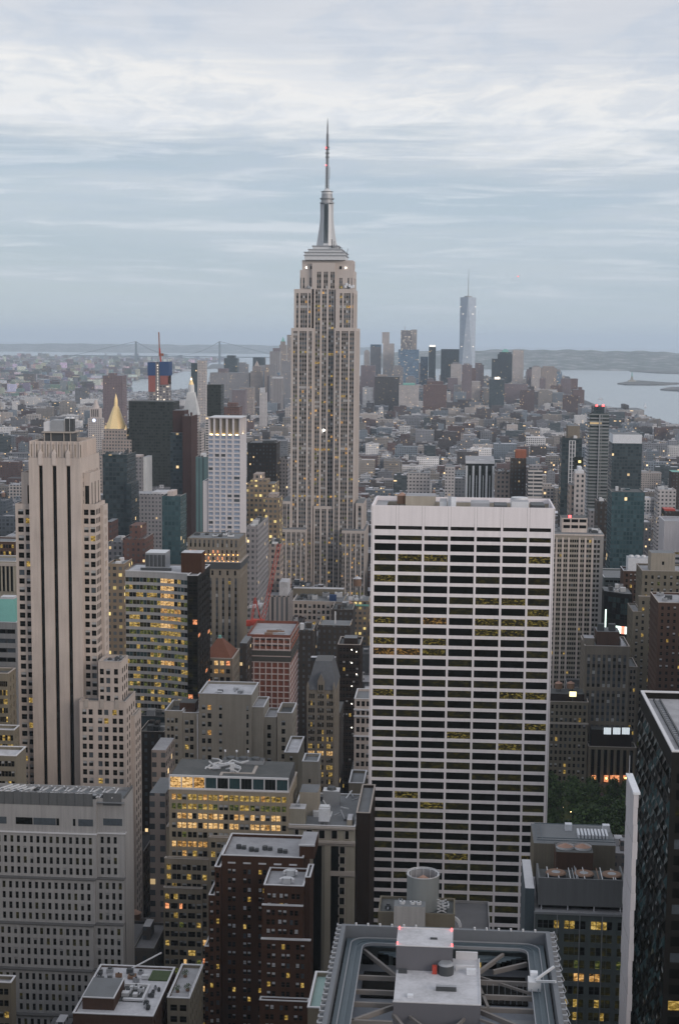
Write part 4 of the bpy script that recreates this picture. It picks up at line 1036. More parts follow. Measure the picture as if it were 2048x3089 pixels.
# ================================================================== curved glass office, lit yellow
wallmat('spandrel_pale', (.36, .35, .35), .08)
def curved():
    Y = 700.0
    x0, zt = W(379, 1722, Y+6); x1 = wx(566, 1722, Y); xs = wx(597, 1735, Y-1); xw = wx(632, 1722, Y)
    b = Bld('curved_office', 'glass office block with a gently curved front, its floors glowing yellow and green', 'office block', (x0+x1)/2, Y+15, 'spandrel_grey', 'coping', 'roof_light', None, None, 101)
    seg = 9; pts = []
    for i in range(seg+1):
        t = i/seg; pts.append((x0+(x1-x0)*t, Y+6-6.5*t**2.2))
    fh = 3.62; nfl = int((zt-12)/fh)
    rows = [(zt-3.0-fh*i-2.15, zt-3.0-fh*i) for i in range(nfl)]
    for i in range(seg):
        (ax, ay), (bx_, by) = pts[i], pts[i+1]; L = math.hypot(bx_-ax, by-ay)
        def vf(ri, ci, nr, nc, i=i):
            k = nr-1-ri; t = VR.random()
            if i in (5, 6) and k in (0, 1, 2, 3, 6, 11): return 'lb' if t < .7 else 'lw'
            if i in (5, 6, 7) and k in (5, 4, 7): return 'lw' if t < .5 else 'ly'
            if k in (2, 6) and t < .55: return 'ly'
            if t < .2: return 'ly'
            if t < .42: return 'lg'
            if t < .62: return 'ld'
            if t < .82: return 't0'
            return 'd'
        m_ = (L-.3)/2
        b.facade(ax, ay, (bx_-ax)/L, (by-ay)/L, L, 0, zt, [(.03, L/2-.02), (L/2+.02, L-.03)], rows, .25, varf=vf, wall='spandrel_pale')
    bk = Y+30
    b.facade(x0, bk, 0, -1, bk-(Y+6), 0, zt, [(1, 12), (13, 22)], rows, .3, weights={'d': .5, 'ly': .3, 't0': .2})
    b.facade(x1, bk, -1, 0, x1-x0, 0, zt, [], [])
    b.rf.poly([(px_, py_, zt-.6) for px_, py_ in pts]+[(x1, bk, zt-.6), (x0, bk, zt-.6)], 'roof_white')
    for i in range(seg):
        (ax, ay), (bx_, by) = pts[i], pts[i+1]; b.tr.beam((ax, ay+.1, zt+.1), (bx_, by+.1, zt+.1), .5, .5, 'coping')
    b.facade(x1, Y-.5, 0, 1, 1, 0, 1, [], [])
    m = MB(); a, c = wx(447, 1672, Y+20), wx(507, 1672, Y+20); m.box(a, c, Y+14, Y+26, zt-.6, wz(1668, Y+14, 480), 'metal', top='metal_light'); m.box(a-2, c+3, Y+12, Y+14, zt-.55, zt+.8, 'metal_dark', top='metal'); 
    for j in range(5): m.box(a+(c-a)*j/5+.2, a+(c-a)*(j+1)/5-.2, Y+13.8, Y+13.98, zt+1.2, wz(1672, Y+14, 480)-.3, 'metal_dark')
    b.part('roof_plant', m)
    b.finish()
    # black glass slab against its right end
    c = Bld('black_slab_tower', 'plain black slab tower attached to the right end of the glowing curved office', 'office tower', (x1+xs)/2, Y+20, 'black_slab', 'coping', 'roof_light', {'d': .8, 'lo': .06, 'ld': .14}, None, 102)
    dep = Y*((1378-597)/(1378-634)-1)
    zt2 = wz(1737, Y-1, 590)
    c.tier(x1+.1, xs, Y-1, Y+dep, 0, zt2, dict(cols=lambda w: [(.3, w/2-.1), (w/2+.1, w-.3)], rows=floors(3.62, 2.3, 3), rec=.1), dict(cols=auto(7, 5.8, .4), rows=floors(3.62, 1.6, 3), rec=.08, weights={'d': .97, 'lo': .03}), .4)
    m = MB(); a, e = wx(549, 1664, Y+10), wx(611, 1664, Y+10); m.box(a, e, Y+8, Y+18, zt2-.4, wz(1668, Y+8, 580), 'red_brick', top='roof_white'); c.part('lift_house', m)
    c.finish(); foot(x0, xs, Y-2, Y+dep)
curved()

# ================================================================== striped tower with the orange lit storeys under its crown
def striped_crown():
    Y = 850.0
    ss = lambda lit, w_='glass_black': (lambda mb, w, h, r: strip_floor(mb, w, h, r, 3.6, lit, 1, w_, 'screen_grey'))
    x0, zt = W(566, 1622, Y+3); x1 = wx(722, 1622, Y+3)
    b = Bld('pillared_tower', 'dark stone tower of tall thin pilasters, two orange lit storeys glowing below its crown', 'office tower', (x0+x1)/2, Y+15, 'gothic_stone', 'coping_tan', 'roof_grey', {'d': .9, 'b1': .1}, None, 111)
    z1, z2, z3 = wz(1657, Y, 700), wz(1697, Y, 700), wz(1712, Y, 700)
    dep = 32
    def ring(a, c, yf, yb, za, zb, n1, n2, wdt, **k):
        b.facade(a, yf, 1, 0, c-a, za, zb, even(n1, wdt, .6)(c-a), [(za+.6, zb-1.0)], **k)
        b.facade(c, yf, 0, 1, yb-yf, za, zb, even(n2, wdt, .8)(yb-yf), [(za+.6, zb-1.0)], **k); b.facade(a, yb, 0, -1, yb-yf, za, zb, even(n2, wdt, .8)(yb-yf), [(za+.6, zb-1.0)], **k); b.facade(c, yb, -1, 0, c-a, za, zb, [], [])
    ring(x0, x1, Y+3, Y+30, z1, zt, 11, 10, 1.05, rec=.5, strip=ss(.0))
    b.rf.poly([(x0, Y+3, zt-.4), (x1, Y+3, zt-.4), (x1, Y+30, zt-.4), (x0, Y+30, zt-.4)], 'roof_grey')
    wallmat('lit_stone', (.3, .2, .15))
    a2, c2 = x0-.2, x1+.2
    def orow(za, zb):
        b.facade(a2, Y+2.6, 1, 0, c2-a2, za, zb, even(11, .95, .6)(c2-a2), [(za+1.0, zb-1.0)], weights={'d': .75, 'lo': .25}, wall='lit_orange' if False else None)
        b.facade(c2, Y+2.6, 0, 1, 28, za, zb, even(10, .95, .8)(28), [(za+1.0, zb-1.0)], weights={'d': 1}); b.facade(a2, Y+30.6, 0, -1, 28, za, zb, even(10, .95, .8)(28), [(za+1.0, zb-1.0)], weights={'d': 1}); b.facade(c2, Y+30.6, -1, 0, c2-a2, za, zb, [], [])
    zm = (z1+z2)/2
    orow(zm, z1-.02); orow(z2, zm-.02)
    b.rf.poly([(a2, Y+2.6, z1-.01), (c2, Y+2.6, z1-.01), (c2, Y+30.6, z1-.01), (a2, Y+30.6, z1-.01)], 'roof_grey')
    # uplights wash the two storeys: lamps stand on the ledges
    for zz_ in (z2+.1, zm+.1):
        for i in range(11):
            u = a2+.6+(c2-a2-1.2)*(i+.5)/11+1.0
            if i < 3: continue
            m = MB(); m.box(u-.25, u+.25, Y+1.9, Y+2.3, zz_, zz_+.3, 'lamp_orange', bottom=True); b.part('uplight', m)
    a3, c3 = wx(604, 1705, Y), wx(724, 1705, Y)
    m = MB(); m.box(a3-.4, c3+.4, Y-.4, Y+31, z3-.9, z2-.05, 'metal_dark', bottom=True); m.box(a3-.7, c3+.7, Y-.7, Y+31.2, z2-.04, z2+.3, 'coping_tan', bottom=True); b.part('terrace', m)
    ring(a3, c3, Y, Y+dep, z3-5.2, z3-.92, 5, 9, 1.2, rec=.5)
    ring(a3, c3, Y, Y+dep, 0, z3-5.22, 6, 10, 1.3, rec=.6, strip=ss(.03))
    foot(x0, c3, Y, Y+dep); b.clutter(x0+1, x1-2, Y+5, Y+28, zt-.4, 8, 1.5, 4, 1.6); b.finish()
striped_crown()

# ================================================================== white tower with grey-blue windows and lit crown
def white_tower():
    Y = 950.0
    def vf(ri, ci, nr, nc): return None
    x0, z = W(629, 1312, Y); x1 = wx(725, 1312, Y); dep = 950*((1378-725)/(1378-744)-1); zt = wz(1262, Y, 680)
    b = Bld('white_tower', 'white residential tower with rows of pale blue windows and gold light inside its open crown', 'apartment tower', (x0+x1)/2, Y+dep/2, 'white_stone', 'coping', 'roof_light', {'p0': .9, 'g': .1}, 'blind_white', 121)
    w = x1-x0
    cols = lambda wd: [(wd*(.0+.197*i)+.35*0+.12, wd*(.0+.197*i)+wd*.135+.12) for i in range(4)]+[(wd*.80, wd*.985)]
    b.facade(x0, Y, 1, 0, w, 0, z, cols(w), floors(2.86, 1.85, .5, 0)(0, z), .5)
    b.facade(x1, Y, 0, 1, dep, 0, z, [], []); b.facade(x0, Y+dep, 0, -1, dep, 0, z, [], []); b.facade(x1, Y+dep, -1, 0, w, 0, z, [], [])
    for zz_ in [r_[0] for r_ in floors(2.86, 1.85, .5, 0)(0, z)][-40:]:
        s = MB()
        for a, c in cols(w): s.box(x0+a, x0+c, Y-.1, Y+.1, zz_-.22, zz_-.01, 'metal_dark', bottom=True)
        b.part('sill', s)
    b.rf.poly([(x0, Y, z), (x1, Y, z), (x1, Y+dep, z), (x0, Y+dep, z)], 'roof_grey')
    cr = MB()
    for a, c in ((0, .03), (.155, .215), (.355, .415), (.55, .61), (.75, .81), (.97, 1.0)): cr.loft((x0+w*a, x0+w*c, Y, Y+1.4), (x0+w*a, x0+w*c, Y+.2, Y+1.2), z, zt, 'white_stone')
    for v in (0.0, .3, .6, .93): cr.box(x1-1.2, x1-.02, Y+dep*v+1.45*(v == 0), Y+dep*v+2.4, z, zt-.3, 'white_stone'); cr.box(x0+.02, x0+1.2, Y+dep*v+1.45*(v == 0), Y+dep*v+2.4, z, zt-.3, 'white_stone')
    cr.box(x0-.3, x1+1.2, Y-.6, Y+1.6, zt+.02, zt+.6, 'white_stone', bottom=True); cr.box(x0-.3, x1+.5, Y+1.65, Y+dep, zt+.02, zt+.5, 'metal_light', bottom=True)
    b.part('crown', cr)
    sc_ = MB(); sc_.box(x0+.5, x1-.8, Y+1.5, Y+1.7, z+.02, zt, 'gothic_stone'); sc_.box(x1-1.5, x1-1.25, Y+2, Y+dep-1, z+.02, zt-.2, 'limestone_light'); b.part('crown_screen', sc_)
    for i, t in enumerate((.09, .28, .48, .68, .89)):
        m = MB(); u = x0+w*t; m.box(u-.8, u+.8, Y+.35, Y+.8, z+.1, z+.5, 'lamp_warm', bottom=True); b.part('crown_lamp', m)
    for i in range(3):
        m = MB(); v = Y+3.5+i*6; m.box(x1-1.2, x1-.5, v-.5, v+.5, z+.1, z+.5, 'lamp_warm', bottom=True); b.part('crown_lamp', m)
    a, zc = W(613, 1452, Y+1); b.tier(a, x0-.05, Y+1, Y+dep-2, 0, zc, None, None, .5)
    foot(a, x1, Y, Y+dep); b.finish()
flat('lamp_warm', (.8, .6, .3), .5, emis=(1, .72, .32), estr=9)
white_tower()

# ================================================================== pointed stone tower with the slate roof and gable
def gothic():
    Y = 715.0
    x0, z = W(926, 2080, Y); x1 = wx(1010, 2080, Y); w = x1-x0; dep = 30
    b = Bld('gabled_stone_tower', 'brown gothic stone tower with a steep slate roof and one pointed gable', 'office tower', (x0+x1)/2, Y+dep/2, 'gothic_stone', 'coping_tan', 'slate_roof', {'d': .5, 'b1': .25, 'b2': .1, 'ly': .12}, 'blind', 131)
    cols = lambda wd: [(wd*(.06+.33*g)+j*(wd*.078), wd*(.06+.33*g)+j*(wd*.078)+wd*.058) for g in range(3) for j in range(3)]
    def vf(ri, ci, nr, nc):
        k = nr-1-ri
        if k == 8: return 'lb'
        if k in (6, 7, 10, 11) and VR.random() < .45: return 'ly'
        return None
    rows = floors(3.55, 2.3, 2.0)(0, z)
    b.facade(x0, Y, 1, 0, w, 0, z, cols(w), rows, .5, varf=vf)
    sd = [(1.5+3.1*i, 2.6+3.1*i) for i in range(9)]
    b.facade(x1, Y, 0, 1, dep, 0, z, sd, rows, .4); b.facade(x0, Y+dep, 0, -1, dep, 0, z, sd, rows, .4); b.facade(x1, Y+dep, -1, 0, w, 0, z, [], [])
    zr = wz(1990, Y+12, 975)
    m = MB(); m.loft((x0-.3, x1+.3, Y-.3, Y+dep+.3), (x0+3.0, x1-2.2, Y+9, Y+dep-7), z, zr, 'slate_roof', top='coping_dark'); b.part('steep_roof', m)
    # gable dormer
    g = MB(); gx0, gx1 = x0+w*.38, x0+w*.62; zg = z+4.5
    g.box(gx0, gx1, Y-.5, Y+3, z-1, zg, 'gothic_stone'); g.poly([(gx0, Y-.5, zg), (gx1, Y-.5, zg), ((gx0+gx1)/2, Y-.5, zg+3.6)], 'gothic_stone'); g.poly([(gx1, Y-.5, zg), (gx1, Y+4, zg), ((gx0+gx1)/2, Y+5, zg+3.6), ((gx0+gx1)/2, Y-.5, zg+3.6)], 'slate_roof'); g.poly([(gx0, Y+4, zg), (gx0, Y-.5, zg), ((gx0+gx1)/2, Y-.5, zg+3.6), ((gx0+gx1)/2, Y+5, zg+3.6)], 'slate_roof'); b.part('gable', g)
    for j in (-.9, .3):
        m = MB(); u = (gx0+gx1)/2+j; m.box(u, u+.7, Y-.62, Y-.52, z, z+2.6, 'glass_black', bottom=True); b.part('window', m)
    for u in (x0, x1-.8):
        m = MB(); m.box(u-.2, u+1, Y-.5, Y+.6, z-6, z+1.5, 'gothic_stone', bottom=True); m.loft((u-.2, u+1, Y-.5, Y+.6), (u+.3, u+.5, Y, Y+.1), z+1.5, z+4, 'gothic_stone'); b.part('turret', m)
    m = MB(); a, c = wx(938, 1985, Y+24), wx(1012, 1985, Y+24); m.box(a, c, Y+23, Y+27, zr-3, wz(1984, Y+23, 970), 'metal_dark', top='roof_white'); b.part('roof_plant', m)
    foot(x0, x1, Y, Y+dep); b.finish()
gothic()

# ================================================================== hip roofed building
def hip():
    Y = 745.0
    b = tower('hip_roofed_block', 'brown stone building under a rust coloured hip roof with lit attic windows', 603, 702, 1985, Y, 26, 'gothic_stone',
              dict(cols=even(5, 2.0, .8), rows=floors(4.2, 2.3, 1.2), varf=lambda ri, ci, nr, nc: ('lb' if ri == nr-1 and ci in (2, 3) else ('lw' if ri == nr-2 and b_r.random() < .5 else None))),
              dict(cols=even(6, 1.6, 1), rows=floors(4.2, 2.3, 1.2)), seed=141, weights={'d': .5, 'b2': .3, 'lo': .1, 'b1': .1}, trim='coping_tan')
    m = MB(); cx = (b.x0+b.x1)/2; zt = wz(1925, Y+12, 660)
    m.loft((b.x0+.8, b.x1-.8, Y+1, Y+25), (cx-1.2, cx+1.2, Y+11.5, Y+14), b.zr+.3, zt, 'hip_roof', top='metal'); b.part('hip_roof', m)
    m = MB(); m.box(cx-.7, cx+.7, Y+12, Y+13.4, zt, zt+1.4, 'copper_green'); b.part('roof_lantern', m)
    b.finish()
b_r = random.Random(2)
hip()
# ================================================================== more near blocks
F1 = lambda n_, w, fh=3.6, wh=2.0, **k: dict(cols=even(n_, w, .7), rows=floors(fh, wh, 1.8), **k)
S1 = lambda p=3.6, w=1.4, fh=3.6, wh=2.0: dict(cols=auto(p, w), rows=floors(fh, wh, 1.8))
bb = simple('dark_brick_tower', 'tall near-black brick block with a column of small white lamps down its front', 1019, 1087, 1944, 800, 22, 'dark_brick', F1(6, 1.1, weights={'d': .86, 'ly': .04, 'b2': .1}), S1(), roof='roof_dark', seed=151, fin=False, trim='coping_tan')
for i, yy_ in enumerate((1960, 1966, 2000, 2034, 2070, 2106, 2123, 2160, 2195)):
    m = MB(); X = 1061 if i % 2 == 0 else 1075; x, z = W(X, yy_, 799.6); m.box(x-.2, x+.2, 799.5, 799.9, z-.2, z+.2, 'lamp_white', bottom=True); bb.part('wall_lamp', m)
m = MB(); m.box(bb.x0+3, bb.x1-2, 803, 812, bb.zr, bb.z+3, 'dark_brick', top='roof_grey'); bb.part('lift_house', m); bb.finish()
def small_ornate():
    b = tower('small_ornate_block', 'narrow pale stone building with arched top windows squeezed against the white slab tower', 1069, 1122, 2108, 670, 20, 'limestone', dict(cols=even(3, 1.5, .6), rows=floors(4.0, 2.4, 1.0, nmax=3) if False else floors(4.0, 2.4, 1.0)), None, seed=161, weights={'d': .7, 'b1': .3}, fin=False) if False else tower('small_ornate_block', 'narrow pale stone building with arched top windows squeezed against the white slab tower', 1069, 1122, 2108, 670, 20, 'limestone', dict(cols=even(3, 1.5, .6), rows=floors(4.0, 2.4, 1.0)), None, seed=161, weights={'d': .7, 'b1': .3})
    for yc in (2140, 2160, 2220):
        m = MB(); z = wz(yc, 670, 1090); m.box(b.x0-.3, b.x1+.3, 669.2, 669.97, z-.3, z+.3, 'coping', bottom=True); b.part('cornice', m)
    b.finish()
small_ornate()

def striped_right():
    Y = 930.0
    x0, z = W(1660, 1614, Y); x1 = wx(1820, 1617, Y); xm = wx(1789, 1617, Y); dep = 34
    b = Bld('ribbed_office_tower', 'tan office tower ribbed with pale piers, a small pale block on its roof', 'office tower', (x0+x1)/2, Y+dep/2, 'striped_tan', 'coping', 'roof_grey', {'d': .84, 'ly': .015, 'ld': .1, 'g': .03}, 'blind', 171)
    fh = 3.05; rows = floors(fh, 1.75, 2.6)(0, z)
    w = xm-x0; cols = []; edges = [0, .145, .29, .43, .68, .82, .985]
    for a, c in zip(edges, edges[1:]):
        k = 4 if c-a > .2 else 2; aa, cc = a*w+.5, c*w-.5
        for j in range(k): cols.append((aa+(cc-aa)*j/k+.12, aa+(cc-aa)*(j+1)/k-.12))
    b.facade(x0, Y, 1, 0, w, 0, z, cols, rows, .3)
    c2 = [(.4+2.1*j, 1.9+2.1*j) for j in range(int((x1-xm-.4)/2.1))]
    b.facade(xm, Y-.4, 1, 0, x1-xm, 0, z, c2, rows, .3, wall='spandrel_grey'); b.facade(xm, Y, 0, -1, .4, 0, z, [], [])
    b.facade(x1, Y-.4, 0, 1, dep, 0, z, [], []); b.facade(x0, Y+dep, 0, -1, dep, 0, z, auto(2.4, 1.6)(dep), rows, .3); b.facade(x1, Y+dep, -1, 0, x1-x0, 0, z, [], [])
    p = MB()
    for e in edges: p.box(x0+e*w-.55, x0+e*w+.55, Y-.45, Y-.02, 0, z-1.4, 'limestone_light')
    b.part('pier', p)
    m = MB(); m.box(x0-.2, x1+.2, Y-.7, Y+dep, z+.02, z+.9, 'limestone_light', top='roof_grey', bottom=True); b.part('parapet', m)
    a, zt = W(1694, 1562, Y+8); c = wx(1771, 1562, Y+8)
    m = MB(); m.box(a, c, Y+8, Y+24, z+.92, zt, 'limestone_light', top='roof_dark'); 
    for i in range(3):
        for zz_ in (z+3.5, z+7.2): 
            if zz_+1.9 < zt: m.box(a+1+(c-a-1)*i/3, a+(c-a-.6)*(i+1)/3, Y+7.9, Y+7.98, zz_, zz_+1.9, 'glass_black', bottom=True)
    b.part('upper_block', m)
    m = MB(); u = wx(1718, 1558, Y+10); m.cyl(u, Y+10, zt, zt+1.3, .8, None, 'lamp_red', 8); b.part('warning_light', m)
    b.clutter(x0+2, a-1, Y+4, Y+28, z+.9, 4, 1.5, 4, 3); b.clutter(c+1, x1-1, Y+4, Y+28, z+.9, 5, 1.5, 4, 3)
    foot(x0, x1, Y, Y+dep); b.finish()
striped_right()

def piered_right():
    Y = 860.0
    ss = lambda mb, w, h, r: strip_floor(mb, w, h, r, 3.6, .0, 1, 'glass', 'screen_grey')
    b = tower('piered_tower', 'brown stone tower with rounded shoulders and long vertical piers beneath a blocky roof house', 1763, 1898, 1948, Y, 30, 'gothic_stone', dict(cols=even(8, 1.6, 1.0), rows=lambda a, z: [(a+1, z-46), (z-44, z-26), (z-24, z-5)], rec=.6, strip=ss), dict(cols=auto(4, 1.4), rows=floors(3.6, 2.1, 2)), seed=181, trim='coping_tan', weights={'d': .9, 'ly': .05, 'b1': .05})
    q = wx(1921, 2010, Y+3); b.tier(b.x1+.04, q, Y+2, Y+28, 0, wz(2012, Y+2, 1905), F1(2, 1.1), S1(), .8)
    a, z1 = W(1799, 1905, Y+8); c = wx(1868, 1905, Y+8); m = MB(); m.box(a, c, Y+8, Y+22, b.zr, z1, 'brown_brick', top='roof_grey'); b.part('roof_house', m)
    for X in (1812, 1846):
        m = MB(); u = wx(X, 1885, Y+10); m.box(u-1.9, u+1.9, Y+10, Y+14, z1, z1+4, 'metal_dark'); b.part('cooling_unit', m)
    a2, c2 = wx(1761, 1925, Y+4), wx(1792, 1925, Y+4); m = MB(); m.box(a2, c2, Y+4, Y+14, b.zr, wz(1925, Y+4, 1775), 'gothic_stone', top='roof_light'); b.part('stair_house', m)
    m = MB(); m.loft((c+.5, b.x1-1, Y+2, Y+16), (c+.5, b.x1-4, Y+4, Y+14), b.zr, b.zr+4, 'roof_white'); b.part('canopy_roof', m)
    b.finish()
piered_right()
def sign_block():
    Y = 850.0
    b = tower('grey_club_block', 'grey stone block with a glowing yellow sign on its roof beside the white slab tower', 1655, 1774, 2116, Y, 22, 'tan_dark', F1(8, 1.3, 3.8, 2.2, weights={'d': .75, 'b2': .12, 'ly': .05, 'g': .08}), S1(), seed=191, roof='roof_dark', trim='coping_tan')
    m = MB(); u, z = W(1727, 2094, Y+2); m.box(u-1.9, u+1.9, Y+1.8, Y+2.3, z-1.4, z+1.4, 'sign_yellow', bottom=True); m.box(u-.2, u+.2, Y+2.4, Y+2.6, b.zr, z+1, 'metal_dark'); b.part('sign', m)
    m = MB(); m.box(b.x0+1, b.x1-2, Y+5, Y+18, b.zr, b.z+3.5, 'dark_brick', top='roof_dark'); b.part('roof_house', m)
    b.tank(b.x0+6, Y+12, b.z+3.5, 2.2, 3.0, 1.6); b.tank(b.x0+13, Y+13, b.z+3.5, 2.2, 3.0, 1.6)
    co = MB(); co.box(b.x0-.2, b.x1+.4, Y-.7, Y-.02, wz(2182, Y, 1700)-.5, wz(2182, Y, 1700)+.5, 'coping_tan', bottom=True); b.part('cornice', co)
    b.finish()
flat('sign_yellow', (.9, .8, .4), .5, emis=(1, .88, .45), estr=1.6)
sign_block()
def columned():
    Y = 847.0
    b = tower('columned_clubhouse', 'low brown building with tall columns, three bright white roof panels and orange lit doorways', 1774, 1918, 2252, Y, 11, 'olive_tan', dict(cols=even(7, 1.8, .8), rows=lambda a, z: [(a+6, z-1.6)], rec=.8), None, seed=201, roof='roof_dark', trim='coping_tan', weights={'d': 1})
    for i in range(8):
        m = MB(); u = b.x0+.8+(b.x1-b.x0-1.6)*i/7; m.cyl(u, Y-.3, 5.5, b.z-1.2, .5, .45, 'olive_tan', 10); b.part('column', m)
    m = MB(); a, z = W(1783, 2200, Y+3); c = wx(1905, 2200, Y+3); m.box(a, c, Y+3, Y+10.5, b.zr, z, 'dark_brick', top='roof_dark'); b.part('roof_house', m)
    for Xa, Xb in ((1820, 1842), (1848, 1870), (1875, 1898)):
        m = MB(); a, z = W(Xa, 2215, Y+2.5); c, z0 = W(Xb, 2196, Y+2.5); m.box(a, c, Y+2.5, Y+2.9, z, z0, 'glow_white', bottom=True)
        for j in range(1, 5): m.box(a+(c-a)*j/5-.06, a+(c-a)*j/5+.06, Y+2.42, Y+2.49, z, z0, 'metal')
        b.part('skylight', m)
    for X in (1790, 1827, 1846, 1860, 1885):
        m = MB(); a, z = W(X, 2346, Y-1); m.box(a-1.2, a+1.2, Y-1.4, Y-1.0, z-2.4, z+1.4, 'lit_orange', bottom=True); b.part('lit_doorway', m)
        if X in (1790, 1827, 1885):
            m = MB(); m.cyl(a, Y-2, z-.5, z+.4, .5, None, 'lamp_orange', 8); b.part('lamp', m)
    b.finish()
flat('glow_white', (.8, .85, .9), .5, emis=(.85, .95, 1), estr=.55)
columned()

# ------------------------------------------------------------------ right hand group
def tan_steps():
    Y = 900.0; WTS = {'d': .55, 'b2': .15, 'ly': .14, 'b1': .1, 'lg': .06}
    b = tower('tan_stepped_tower', 'tan brick tower with setbacks and scattered yellow windows under a plain windowless top', 1936, 2075, 1722, Y, 30, 'olive_tan', dict(cols=auto(3.3, 1.4, .6), rows=floors(3.9, 2.1, 2.6), weights=WTS), S1(), seed=211, roof='roof_light', trim='coping_tan', weights=WTS)
    a, z = W(1963, 1668, Y+4); c = wx(2036, 1668, Y+4); m = MB(); m.box(a, c, Y+4, Y+18, b.zr, z, 'tan_brick', top='roof_grey'); m.box(a+6.5, a+7.8, Y+3.9, Y+3.98, z-7, z-5, 'glass_black'); b.part('roof_house', m)
    a, z = W(1908, 1845, Y-3); b.tier(a, b.x0-.05, Y-3, Y+26, 0, z, dict(cols=auto(3.3, 1.4, .6), rows=floors(3.9, 2.1, 2.6), weights=WTS), S1(), .8)
    a2, z2 = W(1925, 1780, Y-.5); b.tier(a2, b.x0+8, Y-2.9, Y-.05, 0, wz(1800, Y-2.9, 1950), dict(cols=auto(3.3, 1.4, .6), rows=floors(3.9, 2.1, 2.6), weights=WTS), None, .6)
    b.finish()
tan_steps()
simple('shadowed_brick_tower', 'brown brick tower dotted with small lit windows at the right edge', 1985, 2085, 1818, 800, 34, 'brown_brick', dict(cols=auto(3.2, 1.3, .6), rows=floors(3.5, 1.8, 2), weights={'d': .7, 'b2': .16, 'ly': .08, 'lg': .06}), S1(), seed=221, roof='roof_light', clutter=4, trim='coping_tan')
def round_corner():
    Y = 960.0
    x0, z = W(1826, 1790, Y); x1 = wx(1906, 1800, Y)
    b = Bld('round_glass_block', 'dark glass building with a curved corner and a glowing billboard band round its foot', 'office block', (x0+x1)/2, Y+15, 'glass_black' if False else 'black_slab', 'coping', 'roof_grey', {'t': .5, 'd': .5}, None, 231)
    def arc(n_, yoff=0.0): return [(x0+(x1-x0)*t, Y+10-10.5*math.sin(t*math.pi/2)-yoff) for t in [i/n_ for i in range(n_+1)]]
    pts = arc(7); z1, z0_, zb = wz(1885, Y, 1870), wz(1912, Y, 1870), wz(1985, Y, 1880)
    for (ax, ay), (bx_, by) in zip(pts, pts[1:]):
        L = math.hypot(bx_-ax, by-ay)
        b.facade(ax, ay, (bx_-ax)/L, (by-ay)/L, L, z1, z, [(.1, L-.1)], floors(3.6, 3.3, 3, 0)(z1, z), .15)
        b.facade(ax, ay, (bx_-ax)/L, (by-ay)/L, L, 0, z1-.01, [], [])
    b.facade(x1, pts[-1][1], 0, 1, 30, 0, z, [], []); b.facade(x0, Y+30, 0, -1, 20, 0, z, [], [])
    b.rf.poly([(p[0], p[1], z-.5) for p in pts]+[(x1, Y+30, z-.5), (x0, Y+30, z-.5)], 'roof_grey')
    ps = arc(8, .8)
    for i, ((ax, ay), (bx_, by)) in enumerate(zip(ps, ps[1:])):
        m = MB(); k = 'screen_red' if i in (5,) else 'screen_white'
        if i < 2: continue
        m.poly([(ax, ay, z0_), (bx_, by, z0_), (bx_, by, z1-1), (ax, ay, z1-1)], k); m.poly([(bx_, by+.3, z0_), (ax, ay+.3, z0_), (ax, ay+.3, z1-1), (bx_, by+.3, z1-1)], 'metal_dark'); b.part('screen', m)
    for i in range(4):
        m = MB(); u, zz_ = W(1868+i*9, 1945+i*5, Y-2); m.box(u-.9, u+.9, Y-2.5, Y-2.2, zz_-6, zz_+4, 'lit_orange', bottom=True); b.part('screen', m)
    m = MB(); a, zz_ = W(1829, 1872, Y-1); m.box(a-.5, a+.4, Y+6, Y+6.3, zz_-8, zz_+6, 'screen_white', bottom=True); b.part('screen', m)
    b.clutter(x0+3, x1-2, Y+8, Y+26, z-.5, 8, 1.5, 4, 3); foot(x0, x1, Y-2, Y+30); b.finish()
flat('screen_white', (.8, .9, .85), .5, emis=(.8, 1, .9), estr=1.3); flat('screen_red', (.9, .2, .1), .5, emis=(1, .3, .2), estr=1.3)
round_corner()
simple('dark_podium', 'low dark building with a large flat grey roof and a blue lit edge', 1821, 1930, 1742, 1010, 40, 'green_metal', F1(8, 2.4, 3.6, 1.4, weights={'d': .9, 'g': .1}), None, seed=241, roof='roof_grey')
bb = simple('white_rooftop_block', 'dark block carrying a white box of cooling fans', 1880, 1965, 1722, 985, 20, 'brown_brick', F1(6, 1.4), None, seed=242, roof='roof_grey', fin=False)
m = MB(); a, z = W(1893, 1682, 990); c = wx(1962, 1682, 990); m.box(a, c, 988, 1000, bb.zr, z, 'blind_white', top='metal')
bb.part('plant_box', m)
for i in range(3):
    m = MB(); m.cyl(a+2.5+4*i, 994, z, z+1.2, 1.7, 1.3, 'metal_light', 12); bb.part('fan', m)
bb.finish()
bb = simple('blue_white_tower', 'pale blue and white banded tower cut off by the right edge', 2003, 2110, 1572, 1080, 30, 'white_stone', dict(cols=even(2, 16, 5), rows=floors(3.7, 1.7, 22), weights={'g': .6, 'ly': .12, 't': .28}), None, seed=243, roof='roof_light')

